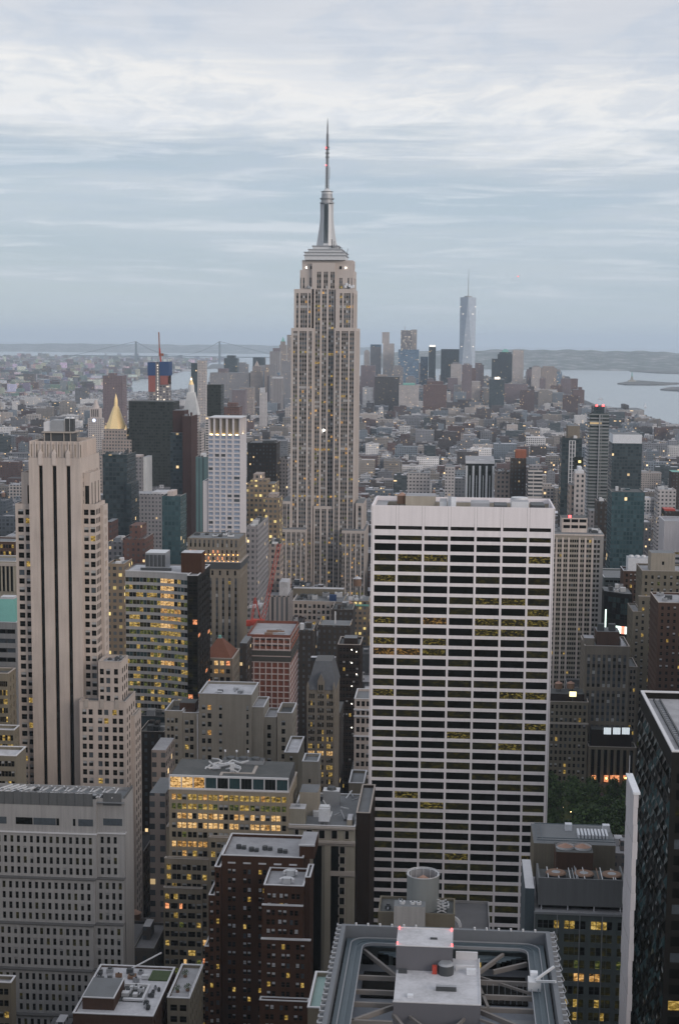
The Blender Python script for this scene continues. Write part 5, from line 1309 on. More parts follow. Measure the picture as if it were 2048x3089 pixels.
# ------------------------------------------------------------------ dark faceted glass tower, right edge
def faceted():
    Yn = 342.0; z = wz(2269, Yn, 2025); x = wx(2025, 2269, Yn); Yb = Yn*((2025-1378)/(1928-1378)); x2 = x+52
    b = Bld('dark_glass_tower', 'dark glass tower with a facade of small diamond facets and a pale flat roof', 'office tower', (x+x2)/2, (Yn+Yb)/2, 'black_slab', 'coping', 'roof_light', {'d': .84, 'g': .08, 'ly': .03, 'ld': .05}, None, 251, partcap=100)
    dep = Yb-Yn
    # left face folded into a zigzag of facets
    n_ = 22; fh = 3.6; B = b.body; rr = random.Random(8)
    b.facade(x2, Yn, 0, 1, dep, 0, z, [], []); b.facade(x2, Yb, -1, 0, x2-x, 0, z, [], [])
    b.facade(x, Yn, 1, 0, x2-x, 0, z, even(8, 5.6, 1)(x2-x), floors(3.9, 2.4, 5)(0, z), .3)
    b.facade(x, Yb, 0, -1, dep, 0, z, [], [])
    st = dep/n_; nfl = int(z/fh)
    for i in range(n_):
        v0, v1 = Yn+st*i, Yn+st*(i+1); vm = (v0+v1)/2
        m = MB()
        for j in range(nfl):
            za, zb = z-4-fh*(j+1), z-4-fh*j
            if zb < 20 or za < 0: break
            o = .75 if (i+j//2) % 2 else .15
            for (p, q, r_) in (((x, v0, za), (x, v1, za), (x-o, vm, (za+zb)/2)), ((x, v1, za), (x, v1, zb), (x-o, vm, (za+zb)/2)), ((x, v1, zb), (x, v0, zb), (x-o, vm, (za+zb)/2)), ((x, v0, zb), (x, v0, za), (x-o, vm, (za+zb)/2))):
                k = rr.choice(['glass_black', 'glass_black', 'glass', 'glass_teal'])
                m.poly([(p[0]-.03, p[1], p[2]), (r_[0]-.03, r_[1], r_[2]), (q[0]-.03, q[1], q[2])], k)
            m.box(x-.16, x-.04, v0+st*.2, v1-st*.2, za+fh*.38, za+fh*.62, 'glass_grey' if rr.random() < .8 else 'blind')
        b.part('facet_column', m)
    zr = z-1.6
    b.rf.poly([(x+.8, Yn+.8, zr), (x2, Yn+.8, zr), (x2, Yb-.8, zr), (x+.8, Yb-.8, zr)], 'roof_light')
    m = MB(); m.box(x, x+.8, Yn, Yb, z, z+.4, 'coping'); m.box(x+.8, x2, Yn, Yn+.8, z, z+.4, 'coping'); m.box(x+.8, x2, Yb-.8, Yb, z, z+.4, 'coping'); m.box(x+.78, x+.8, Yn+.8, Yb-.8, zr, z, 'metal'); b.part('parapet', m)
    m = MB(); m.box(x+3.0, x+3.4, Yn+3, Yb-3, zr+.02, zr+.5, 'metal_dark'); m.box(x+4.6, x+5.0, Yn+3, Yb-3, zr+.02, zr+.5, 'metal_dark')
    for i in range(26): v = Yn+4+(dep-8)*i/25; m.box(x+3.4, x+4.6, v-.15, v+.15, zr+.02, zr+.3, 'metal')
    b.part('window_washing_track', m)
    foot(x, x2, Yn, Yb); b.finish()
    # thin pale fin wall standing in front of it
    Yf = 309.0; zf = wz(2391, Yf, 1912); xf = wx(1911, 2391, Yf); Yg = Yf*((1911-1378)/(1888-1378)); zt = wz(2345, Yg, 1889)
    c = Bld('fin_wall', 'tall thin pale stone fin wall standing upright before the dark faceted tower', 'wall', xf, (Yf+Yg)/2, 'white_stone', 'coping', 'roof_light', None, None, 252)
    for k in range(0, int(zf//3.7)):
        c.body.box(xf+.06*(k*7 % 3), xf+.9+.1*(k*5 % 3), Yf, Yg, 3.7*k, 3.7*k+3.66, 'white_stone')
        c.body.box(xf+.05, xf+.85, Yf+.05, Yg-.05, 3.7*k+3.66, 3.7*k+3.7, 'spandrel_grey')
    k = int(zf//3.7); c.body.box(xf, xf+1.0, Yf, Yg, 3.7*k, (zf+zt)/2, 'white_stone')
    m = MB(); m.box(xf-.15, xf+1.3, Yf-.2, Yg+.2, (zf+zt)/2, (zf+zt)/2+.5, 'blind_white', bottom=True); c.part('coping', m)
    m = MB(); m.beam((xf+.5, Yg-.5, zt), (xf+.5, Yg-.5, zt+5), .15, .15, 'metal'); c.part('aerial', m)
    c.finish('panel'); foot(xf, xf+2, Yf, Yg)
faceted()

# ------------------------------------------------------------------ green-glass office, lower right
def green_office():
    Y = 392.0
    x0, z = W(1612, 2750, Y); x1 = wx(1885, 2757, Y); dep = 32
    def vf(ri, ci, nr, nc):
        k = nr-1-ri; t = VR.random()
        if k == 0: return 'ly' if ci in (3, 4, 5, 8, 9, 10) else 'd'
        if k == 1: return 'ld'
        if k in (3, ): return 'lg' if t < .4 else 'ld'
        if k == 4: return 'lw' if ci in (3, 6, 7, 8, 9, 10) and t < .8 else 'ld'
        if k in (6, 7): return 'ly' if t < .3 else 'ld'
        if k in (8, 9): return 'ly' if t < .55 else 'ld'
        return 'd' if t < .5 else 'ld'
    b = Bld('green_glass_office', 'grey-green glass office block with yellow lit floors and cooling plant on its roof', 'office block', (x0+x1)/2, Y+dep/2, 'green_metal', 'metal', 'roof_dark', None, None, 261)
    w = x1-x0; cols = []
    bay = w/3.4
    for i in range(4):
        for j in range(4):
            a = i*bay+.9+j*(bay-1.3)/4
            if a+1.2 < w: cols.append((a, min(w-.1, a+(bay-1.3)/4-.15)))
    b.facade(x0, Y, 1, 0, w, 0, z, cols, floors(3.65, 2.3, 2.2)(0, z), .3, varf=vf)
    b.facade(x0, Y+dep, 0, -1, dep, 0, z, [], []); b.facade(x1, Y, 0, 1, dep, 0, z, [], []); b.facade(x1, Y+dep, -1, 0, w, 0, z, [], [])
    zr = z-.4
    b.rf.poly([(x0, Y, zr), (x1, Y, zr), (x1, Y+dep, zr), (x0, Y+dep, zr)], 'roof_light')
    m = MB()
    for i in range(5):
        u = x0+w*i/4; m.box(u-.12, u+.12, Y-.22, Y-.02, 0, z, 'metal')
    m.box(x0-.2, x1, Y-.35, Y-.02, z-.5, z+.1, 'metal', bottom=True); b.part('mullion', m)
    # louvred plant storey above a dark gap
    a, zl = W(1621, 2729, Y+2.5); zu = wz(2652, Y+2.5, 1750); 
    g = MB(); g.box(a+.5, x1, Y+4.5, Y+26, zr, zl, 'black_slab'); b.part('plant_room', g)
    for i in range(4):
        m = MB(); u = a+1+(x1-a-2)*i/3; m.beam((u, Y+3, zr), (u, Y+3, zl), .3, .3, 'coping'); b.part('post', m)
    lv = MB(); lv.box(a, x1, Y+2.5, Y+3.0, zl, zu, 'louvre_grey'); lv.box(a, a+.5, Y+3.0, Y+14, zl, zu, 'louvre_grey'); lv.box(x1-.5, x1, Y+3, Y+14, zl, zu, 'louvre_grey'); lv.box(a+.5, x1-.5, Y+3, Y+14, zl, zu-1.6, 'roof_dark'); b.part('louvre_screen', lv)
    for i in range(3):
        m = MB(); u = a+5+i*7.5
        m.cyl(u, Y+8, zu-1.6, zu-.4, 2.6, 2.6, 'metal_dark', 18); m.cyl(u, Y+8, zu-.4, zu-.1, 2.8, 2.5, 'wood', 18); m.cyl(u, Y+8, zu-.1, zu+.1, 1.2, .4, 'metal', 12); b.part('fan', m)
    for i in range(12):
        m = MB(); u = a+2+(x1-a-4)*b.r.random(); m.beam((u, Y+3.2, zu-.3), (u, Y+12, zu-.3+b.r.uniform(-.5, .5)), .2, .25, b.r.choice(['coping', 'metal', 'metal_light', 'wood'])); b.part('pipe', m)
    # twin tan topped tanks in a dark box, and upper roof behind
    p0, zp = W(1676, 2566, Y+16); p1 = wx(1788, 2566, Y+16)
    m = MB(); m.box(p0, p1, Y+15, Y+23, zl+.3, zp, 'brown_brick', top='roof_dark'); b.part('tank_house', m)
    for t in (.27, .74):
        m = MB(); u = p0+(p1-p0)*t; m.cyl(u, Y+19, zp, zp+.6, 2.5, 2.5, 'coping', 16, cap=False); m.cyl(u, Y+19, zp+.1, zp+1.2, 2.4, .2, 'tank_roof', 16); b.part('tank_roof', m)
    m = MB(); m.box(a, x1, Y+28, Y+46, 0, wz(2548, Y+28, 1750), 'tan_dark', top='roof_grey'); b.part('rear_block', m)
    zk = wz(2548, Y+28, 1750)
    for i in range(9):
        m = MB(); u = wx(1740, 2530, Y+36)+i*1.0; m.box(u, u+.55, Y+33, Y+39, zk+.05, zk+1.2, 'blind_white'); b.part('condenser', m)
    for X in (1713, 1826):
        m = MB(); u = wx(X, 2510, Y+41); m.box(u-1, u+1, Y+40, Y+42, zk, zk+1.9, 'blind_white'); b.part('vent_box', m)
    m = MB()
    for v in (Y+29, Y+31, Y+44): m.beam((a+1, v, zk+.7), (x1, v, zk+.7), .2, .2, 'steel_blue')
    for u in (a+1, a+2.5): m.beam((u, Y+29, zk+.7), (u, Y+45, zk+.7), .2, .2, 'steel_blue')
    b.part('rail', m)
    m = MB(); m.box(x0-2.5, x0-.05, Y+3, Y+26, 0, wz(2680, Y+3, 1605), 'steel_blue', top='coping'); b.part('side_shaft', m)
    foot(x0, x1, Y, Y+46); b.finish()
wallmat('louvre_grey', (.15, .155, .16), .1)
green_office()
# ================================================================== steel framed roof at the bottom of the view
def framed_roof():
    Yb = 300.0; zt = wz(2798, Yb, 1340); x0 = wx(1031, 2790, Yb); x1 = wx(1657, 2812, Yb); Yf = Yb-52; cx = (x0+x1)/2
    b = Bld('frame_roofed_tower', 'near tower seen from above, steel beams and tracks spanning its sunken roof', 'office tower', cx, (Yb+Yf)/2, 'green_metal', 'metal', 'roof_grey', {'d': .8, 'g': .1, 'ly': .1}, None, 301)
    zd = zt-8.5
    w = x1-x0; dep = Yb-Yf
    for ox, oy, ux, uy, L in ((x0, Yf, 1, 0, w), (x1, Yf, 0, 1, dep), (x1, Yb, -1, 0, w), (x0, Yb, 0, -1, dep)):
        b.facade(ox, oy, ux, uy, L, 0, zt-3.2, auto(3.0, 2.3)(L), floors(3.8, 2.4, 3)(0, zt-3.2), .25)
    # deck below and the outer band
    b.rf.poly([(x0+.1, Yf+.1, zd), (x1-.1, Yf+.1, zd), (x1-.1, Yb-.1, zd), (x0+.1, Yb-.1, zd)], 'roof_deck')
    m = MB()
    t = .9
    for a, c, e, f in ((x0, x1, Yb-t, Yb), (x0, x1, Yf, Yf+t), (x0, x0+t, Yf+t, Yb-t), (x1-t, x1, Yf+t, Yb-t)): m.box(a, c, e, f, zt-3.2, zt, 'rim_grey', bottom=True)
    b.part('rim', m)
    # inner walkway with rounded track
    def loop(off, rad, zz_, wd, hh, k, name):
        m = MB(); a, c, e, f = x0+off, x1-off, Yf+off, Yb-off; pts = []
        for (qx, qy, s0) in ((c-rad, f-rad, 0), (a+rad, f-rad, 90), (a+rad, e+rad, 180), (c-rad, e+rad, 270)):
            for j in range(7): an = R(s0+90*j/6); pts.append((qx+rad*math.cos(an), qy+rad*math.sin(an), zz_))
        for p, q in zip(pts, pts[1:]+pts[:1]): m.beam(p, q, wd, hh, k)
        b.part(name, m)
    m = MB(); wk = 4.6
    for a, c, e, f in ((x0+t+.4, x1-t-.4, Yb-wk, Yb-t-.4), (x0+t+.4, x0+wk, Yf+wk, Yb-wk-.02), (x1-wk, x1-t-.4, Yf+wk, Yb-wk-.02)): m.box(a, c, e, f, zt-2.9, zt-2.5, 'steel_blue', bottom=True)
    b.part('walkway', m)
    loop(2.3, 3.0, zt-1.9, .16, .25, 'metal', 'track'); loop(3.5, 3.2, zt-1.9, .16, .25, 'steel_blue', 'track'); loop(4.7, 2.2, zt-2.2, .16, .6, 'metal', 'inner_curb')
    # brackets on the outside of the rim
    for i in range(22):
        v = Yf+1+(dep-2)*i/21
        for xs, sg in ((x0, -1), (x1, 1)):
            m = MB(); m.box(min(xs, xs+sg*.9), max(xs, xs+sg*.9), v-.22, v+.22, zt-2.4, zt+.15, 'metal', bottom=True); m.box(min(xs+sg*.75, xs+sg*.95), max(xs+sg*.75, xs+sg*.95), v-.22, v+1.1, zt-.1, zt+.1, 'metal', bottom=True); b.part('bracket', m)
    for i in range(6):
        for s_ in (0, 1):
            m = MB(); u = x0+3+(w/2-9)*i/5 if s_ == 0 else x1-3-(w/2-9)*i/5; m.cyl(u, Yb-.5, zt, zt+.5, .22, None, 'metal_light', 8); b.part('roof_light', m)
    # central machine rooms
    a0, a1 = wx(1197, 2830, 283), wx(1366, 2830, 283); zA = wz(2856, 279.5, 1280); zB = wz(2929, 279.4, 1280)
    m = MB(); m.box(a0, a1, 279.5, 288.5, zd, zA, 'box_grey', top='roof_white'); b.part('machine_room', m)
    m = MB(); m.box(a0-.1, a1+.1, 279.4, 279.6, zA, zA+.2, 'coping', bottom=True); m.box(a0-.1, a1+.1, 288.4, 288.6, zA, zA+.2, 'coping', bottom=True); b.part('coping', m)
    b0, b1 = wx(1186, 3027, 265), wx(1449, 3027, 265)
    m = MB(); m.box(b0, b1, 265, 279.45, zd, zB, 'box_grey', top='roof_white'); m.box(a1+.05, b1, 279.5, 286, zd, zB, 'box_grey', top='roof_white'); b.part('machine_room', m)
    m = MB(); m.box(b0-.1, b1+.1, 264.9, 265.1, zB, zB+.22, 'coping', bottom=True); m.box(b1-.1, b1+.1, 265.1, 286, zB, zB+.22, 'coping', bottom=True); b.part('coping', m)
    m = MB(); m.box(a1+.6, b1-.3, 285.6, 286.1, zB, zB+1.5, 'coping'); b.part('upstand', m); m = MB(); m.box(a1+.6, b1-1, 280.1, 280.8, zB, zB+1.0, 'coping'); b.part('upstand', m)
    # details on them
    m = MB(); u, _ = W(1344, 2940, 281); m.cyl(u, 278.6, zB, zB+1.9, 1.5, 1.5, 'metal_dark', 18); m.cyl(u, 278.6, zB+1.9, zB+2.3, 1.55, 1.2, 'metal', 18); m.box(u-2.6, u-1.7, 278, 278.8, zB, zB+1.6, 'red_paint'); b.part('exhaust_fan', m)
    m = MB(); u = wx(1420, 2938, 279.5); m.box(u-.9, u+.9, 278.2, 279.2, zB, zB+1.1, 'blind_white'); b.part('vent_box', m)
    m = MB(); u = wx(1345, 2990, 270); m.box(u-1.9, u+1.9, 270.5, 271.4, zB, zB+.9, 'metal_dark', top='metal'); b.part('skylight', m)
    m = MB(); u = wx(1237, 3010, 267.5); m.box(u-.55, u+.55, 267, 267.9, zB, zB+.5, 'blind_white'); b.part('hatch', m)
    m = MB(); u = wx(1190, 2938, 279); m.box(u+.7, u+2.4, 277.8, 278.6, zB, zB+.7, 'metal_dark'); b.part('pipe', m)
    for X, y_ in ((1205, 2800), (1199, 2838), (1362, 2802), (1363, 2845)):
        m = MB(); u, zz_ = W(X, y_, 288 if y_ < 2810 else 280.5); m.cyl(u, 288 if y_ < 2810 else 280.2, zA, zA+.5, .11, None, 'lamp_red', 8); b.part('warning_light', m)
    m = MB(); m.box((a0+a1)/2+1, (a0+a1)/2+2.4, 283.2, 283.5, zA, zA+.35, 'metal_dark'); b.part('hatch', m)
    # steel beams from the rim to the machine rooms
    zbm = zt-3.4
    def bm(p, q, wd=.55, hh=.9, k='steel_brown'): m = MB(); m.beam((*p, zbm), (*q, zbm), wd, hh, k); b.part('roof_beam', m)
    for v in (281.5, 275, 269.5, 262, 255): bm((x0+4.7, v), (b0 if v < 279 else a0, v)); bm((b1, v), (x1-4.7, v))
    bm((x0+5, Yb-5.5), (a0, 282.5)); bm((x0+4.7, 262), (b0, 269)); bm((b0, 265.5), (x0+16, 256)); bm((a1, 288), (a1+4, Yb-5)); bm((a1, 288.4), (a1-4.0, Yb-5)) ; bm((b1, 268.5), (x1-4.7, 260)); bm((b1, 279), (x1-13, 269.5)); bm((b1, 286), (b1+5, Yb-5)); bm((a1+8, 286.5), (x1-5, 291))
    for v in (265, 262.5, 284): bm((b1, v), (b1+10, v-7), .35, .5)
    bm((b0+3, 265), (b0+9, 256), .4, .6); bm((b0+13, 265), (b0+9, 256), .4, .6)
    # black slabs painting the shade of the back pit, pipes, low grey boxes on the deck
    m = MB(); m.box(x0+5, a0-.2, 283.5, Yb-4.8, zd+.02, zd+.5, 'black_slab'); b.part('pit_shade', m); m = MB(); m.box(b1+.2, x1-5, 282.5, Yb-4.8, zd+.02, zd+.5, 'black_slab'); b.part('pit_shade', m)
    for i in range(5):
        m = MB(); v = Yb-5.4-i*.7; m.beam((x0+8+i, v, zt-3.6), (a0-.3, v, zt-3.6), .22, .22, 'steel_blue'); b.part('pipe', m)
        m = MB(); m.beam((a1+2, v, zt-3.6), (x1-6-i, v, zt-3.6), .22, .22, 'steel_blue'); b.part('pipe', m)
    for i in range(10):
        m = MB(); u = b1+1.5+i*1.15; m.box(u, u+.12, 281.2, 281.35, zd+1, zt-3.5, 'metal'); b.part('rail_post', m) if u < x1-6 else None
    for q in ((x0+8, 266, 6, 6), (x0+6.5, 257, 8, 5), (b1+6, 262, 2.2, 3.6), (b1+4, 270, 9, 5.5)):
        m = MB(); m.box(q[0], q[0]+q[2], q[1], q[1]+q[3], zd+.02, zd+.5, 'roof_light' if q[2] < 3 else 'metal'); b.part('duct_cover', m)
    # cleaning rig at the right hand side
    m = MB(); u = x1-4; m.box(u-1.4, u+1.0, 276, 279, zt-2.4, zt-.6, 'metal_light'); m.box(u-.9, u+.5, 278.6, 279.8, zt-.6, zt+.2, 'blind_white'); m.beam((u, 277, zt-.5), (u+3.6, 280, zt+1.0), .4, .4, 'metal_light'); m.beam((u, 276.4, zt-.5), (u+3.6, 274, zt+.6), .4, .4, 'metal_light'); b.part('cleaning_rig', m)
    for i in range(10):
        m = MB(); v = Yf+3+i*5; z_ = zt-.4; m.beam((x1+.9, v, z_), (x1+1.5, v+2.5, z_-.6), .12, .12, 'metal'); m.beam((x1+1.5, v+2.5, z_-.6), (x1+.9, v+5, z_), .12, .12, 'metal'); b.part('scaffold', m)
    foot(x0, x1, Yf, Yb); b.finish()
roofmat('roof_mint', (.30, .42, .40), (.2, .3, .3), .3); flat('rim_grey', (.13, .14, .155), .6); wallmat('box_grey', (.13, .13, .145), .05, .85, .04); roofmat('roof_deck', (.28, .30, .34), (.2, .21, .24), .5); flat('steel_brown', (.17, .155, .145), .7)
framed_roof()
def round_tank():
    Y = 345.0
    x0, z = W(1140, 2750, Y-2); x1 = wx(1372, 2756, Y-2)
    b = Bld('cooling_tower_block', 'tan block behind the framed roof bearing a tall round steel cooling drum', 'building', (x0+x1)/2, Y+10, 'olive_tan', 'coping', 'roof_dark', {'d': 1}, None, 311)
    b.tier(x0, x1, Y-2, Y+8.5, 0, z, None, None, .6, cop=False)
    cx, zt = W(1276, 2635, Y+3.6); r = 47*(Y+3.6)/F_PX*1.07; cyy = Y+3.6
    m = MB(); m.cyl(cx, cyy, z-.8, zt, r, r, 'drum_grey', 36, cap=False); 
    i = len(m.v)
    nn = 36
    for j in range(nn):
        a, c = 2*math.pi*j/nn, 2*math.pi*(j+1)/nn; ri = r-.3
        m.poly([(cx+ri*math.cos(c), cyy+ri*math.sin(c), zt-3.2), (cx+ri*math.cos(a), cyy+ri*math.sin(a), zt-3.2), (cx+ri*math.cos(a), cyy+ri*math.sin(a), zt), (cx+ri*math.cos(c), cyy+ri*math.sin(c), zt)], 'metal')
        m.poly([(cx+ri*math.cos(a), cyy+ri*math.sin(a), zt), (cx+r*math.cos(a), cyy+r*math.sin(a), zt), (cx+r*math.cos(c), cyy+r*math.sin(c), zt), (cx+ri*math.cos(c), cyy+ri*math.sin(c), zt)], 'metal_light')
        if j % 3 == 0: m.box(cx+(ri-.2)*math.cos(a)-.07, cx+(ri-.2)*math.cos(a)+.07, cyy+(ri-.2)*math.sin(a)-.07, cyy+(ri-.2)*math.sin(a)+.07, zt-3.2, zt, 'metal_light')
    dr = b.part('cooling_drum', m)
    m = MB(); m.cyl(cx, cyy, zt, zt+.25, r+.2, r+.2, 'coping', 36, cap=False); b.part('drum_rim', m)
    m = MB(); m.cyl(cx, cyy, zt-2.6, zt-.4, r-.35, .15, 'tank_roof', 28); b.part('cone_cap', m)
    a, zq = W(1188, 2733, Y-6); c = wx(1282, 2738, Y-6)
    m = MB(); m.box(a, c, Y-6, Y-2.1, 0, zq, 'concrete_grey', top='roof_grey'); 
    b.part('front_block', m)
    for X, yy_ in ((1213, 2745), (1244, 2748), (1262, 2748)):
        m = MB(); u = wx(X, yy_, Y-4); m.cyl(u, Y-4.2, zq, zq+.6, .65, .65, 'metal_light', 12); m.cyl(u, Y-4.2, zq+.6, zq+.7, .3, None, 'metal_dark', 8); b.part('roof_fan', m)
    m = MB(); u0, u1 = wx(1318, 2740, Y+1), wx(1333, 2740, Y+1)
    for k in range(4): m.beam((u0, Y-1, z+.8*k), (u1+1, Y-1, z+.8*(k+1)), .16, .16, 'coping'); m.beam((u1+1, Y-1, z+.8*k), (u0, Y-1, z+.8*(k+1)), .16, .16, 'coping')
    b.part('ladder', m)
    m = MB(); u = wx(1385, 2790, Y-1)
    for j in range(6):
        a0, a1 = math.pi*.5*j/6, math.pi*.5*(j+1)/6
        m.beam((u-2.2+2.4*math.sin(a0), Y-1, z-3.4+2.4*math.cos(a0)), (u-2.2+2.4*math.sin(a1), Y-1, z-3.4+2.4*math.cos(a1)), .7, .7, 'coping')
    b.part('bent_duct', m)
    b.clutter(wx(1325, 2740, Y), x1-1, Y-1, Y+6, z-.6, 4, .8, 2, 1.2); b.clutter(x0+.5, cx-r-1, Y, Y+7, z-.6, 2, .8, 2, 1.2)
    foot(x0, x1, Y-6, Y+12); b.finish()
wallmat('drum_grey', (.23, .245, .245), .08, .6, .12)
round_tank()

# ================================================================== low rooftops at bottom left
def corner_roofs():
    Y = 430.0
    # main: white roof around sunken court
    x0, z = W(262, 3035, Y-20); x1 = wx(492, 2985, Y-20); 
    a0, zr = W(275, 2962, Y); 
    xa = wx(262, 2990, Y-10); xb = wx(495, 2990, Y-10); z = wz(2990, Y-10, 380)
    b = Bld('white_roofed_block', 'brick block with a worn white roof, sunken duct court and small grey penthouse', 'building', (xa+xb)/2, Y-5, 'brown_brick', 'coping', 'roof_white', {'d': .9, 'b1': .1}, None, 321)
    zb = b.tier(xa, xb, Y-26, Y+8, 0, z, None, dict(cols=auto(3, 1.2), rows=floors(3.5, 2, 2)), .5)
    m = MB(); p0, zp = W(250, 3060, Y-22); p1 = wx(345, 3060, Y-22); m.box(p0, p1, Y-22, Y-8, 0, z+3.0, 'brown_brick', top='roof_grey'); m.box(p0-.1, p1+.1, Y-22.1, Y-21.7, z+3, z+3.3, 'coping', bottom=True); m.box(p1-.3, p1+.1, Y-21.6, Y-8, z+3, z+3.3, 'coping', bottom=True); b.part('penthouse', m)
    m = MB(); u0, u1 = wx(365, 3000, Y-12), wx(440, 3000, Y-12)
    m.box(u0, u1, Y-16, Y-6, zb+.02, zb+.3, 'roof_dark'); b.part('sunken_court', m)
    m = MB(); m.box(u0, u1+.2, Y-6, Y-5.3, zb, zb+1.0, 'coping'); m.box(u1-.5, u1+.2, Y-15, Y-6, zb, zb+1.0, 'coping'); m.box(u0+1.5, u1+.2, Y-16, Y-15, zb, zb+.9, 'metal_light'); b.part('duct', m)
    b.clutter(u0+.3, u1-.8, Y-14, Y-6.5, zb+.3, 7, .8, 2.2, 1.5, ('metal_light', 'coping', 'metal'))
    b.clutter(xa+1, xb-6, Y-4, Y+6, zb, 11, .7, 2.6, 1.6, ('metal_light', 'metal', 'metal_dark', 'wood')); b.clutter(u1+.6, xb-1, Y-24, Y-6, zb, 6, .7, 2, 1.2, ('metal', 'metal_dark'))
    m = MB(); m.box(xb-6.5, xb-.6, Y-1, Y+6, zb+.02, zb+.35, 'moss'); b.part('roof_garden', m)
    m = MB(); p, q = W(395, 2915, Y+4), W(480, 2884, Y+14); m.beam((p[0], Y+4, z+.8), (q[0]+1, Y+13, z+2.5), .35, .35, 'coping'); b.part('steel_boom', m)
    foot(xa, xb, Y-26, Y+8); b.finish()
    # roof terrace with shrubs
    a, zt = W(505, 3010, Y-14); c = wx(572, 3014, Y-14)
    t = Bld('roof_terrace_block', 'dark brick block with a pale roof terrace planted with three small shrubs', 'building', (a+c)/2, Y-2, 'tan_dark', 'coping', 'roof_light', {'d': .9, 'ly': .1}, None, 322)
    zz_ = t.tier(a, c, Y-14, Y+10, 0, zt, dict(cols=even(2, 2, .5), rows=floors(3.5, 2, 2)), dict(cols=auto(3, 1.4), rows=floors(3.5, 2, 2)), .9)
    m = MB()
    for v in range(9): m.box(c-.1, c, Y-14+v*2.9, Y-13.9+v*2.9, zt+.25, zt+1.3, 'coping')
    m.box(c-.12, c, Y-14, Y+10, zt+1.3, zt+1.4, 'coping', bottom=True); m.box(a, c, Y-14.1, Y-14, zt+1.3, zt+1.4, 'coping', bottom=True); t.part('railing', m)
    foot(a, c, Y-14, Y+10); t.finish()
    return a, c, zz_, Y
flat('moss', (.05, .075, .03), .9, var=.4); flat('leaf', (.055, .10, .022), .8, var=.45); flat('leaf_dark', (.025, .05, .012), .8, var=.45); flat('bark', (.06, .045, .035), .9)
ta, tc_, tz, tY = corner_roofs()
simple('left_corner_block', 'brown corner building just showing its roof edge at the bottom left corner', -60, 34, 2962, 420, 5, 'olive_tan', F1(5, 1.4), None, roof='roof_light', seed=331)
simple('green_tank_block', 'dark low block with a mint green flat roof beside the steel framed roof', 928, 972, 3040, 330, 20, 'tan_dark', None, None, roof='roof_mint', seed=332)

# ================================================================== left edge group

def left_edge():
    Y = 640.0
    b = tower('green_hatted_tower', 'grey stone tower with a green copper hipped roof at the left edge', -60, 50, 1876, Y, 24, 'concrete_grey', dict(cols=even(4, 4.2, .8), rows=floors(4.2, 2.0, 3), weights={'d': .6, 'g': .3, 'ly': .1}), None, seed=341, roof='roof_grey')
    m = MB(); zt = wz(1806, Y+10, 20); m.loft((b.x0+1, b.x1-.3, Y+1, Y+23), (b.x0+6, b.x1-3.4, Y+9, Y+15), b.z, zt, 'copper_green', top='metal'); m.box(b.x0+6.5, b.x1-3.8, Y+9.5, Y+14.5, zt, zt+.9, 'coping'); b.part('copper_roof', m)
    b.finish()
    simple('flat_brown_office', 'brown ribbed office block below the green copper roof at the left edge', -70, 26, 2030, 560, 10, 'olive_tan', dict(cols=even(16, 1.0, .6), rows=floors(3.5, 2.1, 3), weights={'d': .75, 'ly': .25}), S1(), seed=342, roof='roof_dark', trim='coping_tan')
    simple('lower_brown_office', 'brown brick office block with a snow-pale flat roof low at the left edge', -60, 44, 2200, 545, 7, 'olive_tan', dict(cols=even(12, 1.2, .6), rows=floors(3.5, 2.1, 2), weights={'d': .8, 'ly': .2}), S1(2.6, 1.1), seed=343, roof='roof_light', trim='coping')
    simple('white_flat_roofed_block', 'low flat white roofed block just above the grey stepped block', -60, 50, 2278, 500, 12, 'tan_dark', F1(10, 1.2), None, seed=344, roof='roof_white')
    b = tower('temple_fronted_block', 'old grey stone building with a colonnaded top floor at the left edge', -60, 48, 1692, 830, 22, 'ornate_stone', None, None, seed=345, roof='roof_grey')
    for i in range(9):
        m = MB(); u = b.x0+1+(b.x1-b.x0-2)*i/8; m.cyl(u, 829.5, b.z-17, b.z-2.5, .55, .5, 'ornate_stone', 10); b.part('column', m)
    m = MB(); m.box(b.x0-.5, b.x1+.5, 828.8, 829.97, b.z-2.5, b.z-.8, 'coping_tan', bottom=True); m.box(b.x0+1, b.x1-1, 829.9, 829.98, b.z-17, b.z-2.6, 'glass_black', bottom=True); b.part('cornice', m)
    b.finish()
    simple('lit_low_office', 'low brown office with two rows of yellow lit windows above the colonnaded block', -60, 46, 1632, 960, 22, 'brown_brick', dict(cols=even(12, 1.5, .6), rows=floors(4.5, 2.2, 2), weights={'ly': .55, 'd': .45}), None, seed=346, roof='roof_grey')
left_edge()

# ================================================================== landscape: water, islands, far shores
wm = newmat('water_mat'); n = wm[1]
g = n.node('ShaderNodeNewGeometry')
nz_ = n.noise(g.outputs['Position'], 0.02, 4, 0.6); bmp = n.node('ShaderNodeBump'); bmp.inputs['Strength'].default_value = .25; bmp.inputs['Distance'].default_value = 2.0; n.put(bmp.inputs['Height'], nz_)
pbr(n, (.22, .25, .27), .2, normal=bmp.outputs[0])
m_, n = newmat('land_mat'); g = n.node('ShaderNodeNewGeometry')
a = n.noise(g.outputs['Position'], 0.004, 6, 0.7, .3)
pbr(n, n.ramp(a, [(.35, (.03, .045, .03)), (.5, (.09, .085, .08)), (.65, (.16, .14, .135))]), .9)
m_, n = newmat('asphalt'); g = n.node('ShaderNodeNewGeometry')
a = n.noise(g.outputs['Position'], 0.05, 5, 0.7)
pbr(n, n.ramp(a, [(.3, (.035, .035, .037)), (.7, (.065, .063, .062))]), .85)
def sheet(name, pts, z, k):
    m = MB(); m.poly([(p[0], p[1], z) for p in pts], k); o = m.build(name); o['kind'] = 'structure'; return o
sheet('water', [(-80000, -3000), (80000, -3000), (80000, 82000), (-80000, 82000)], -4.0, 'water_mat')
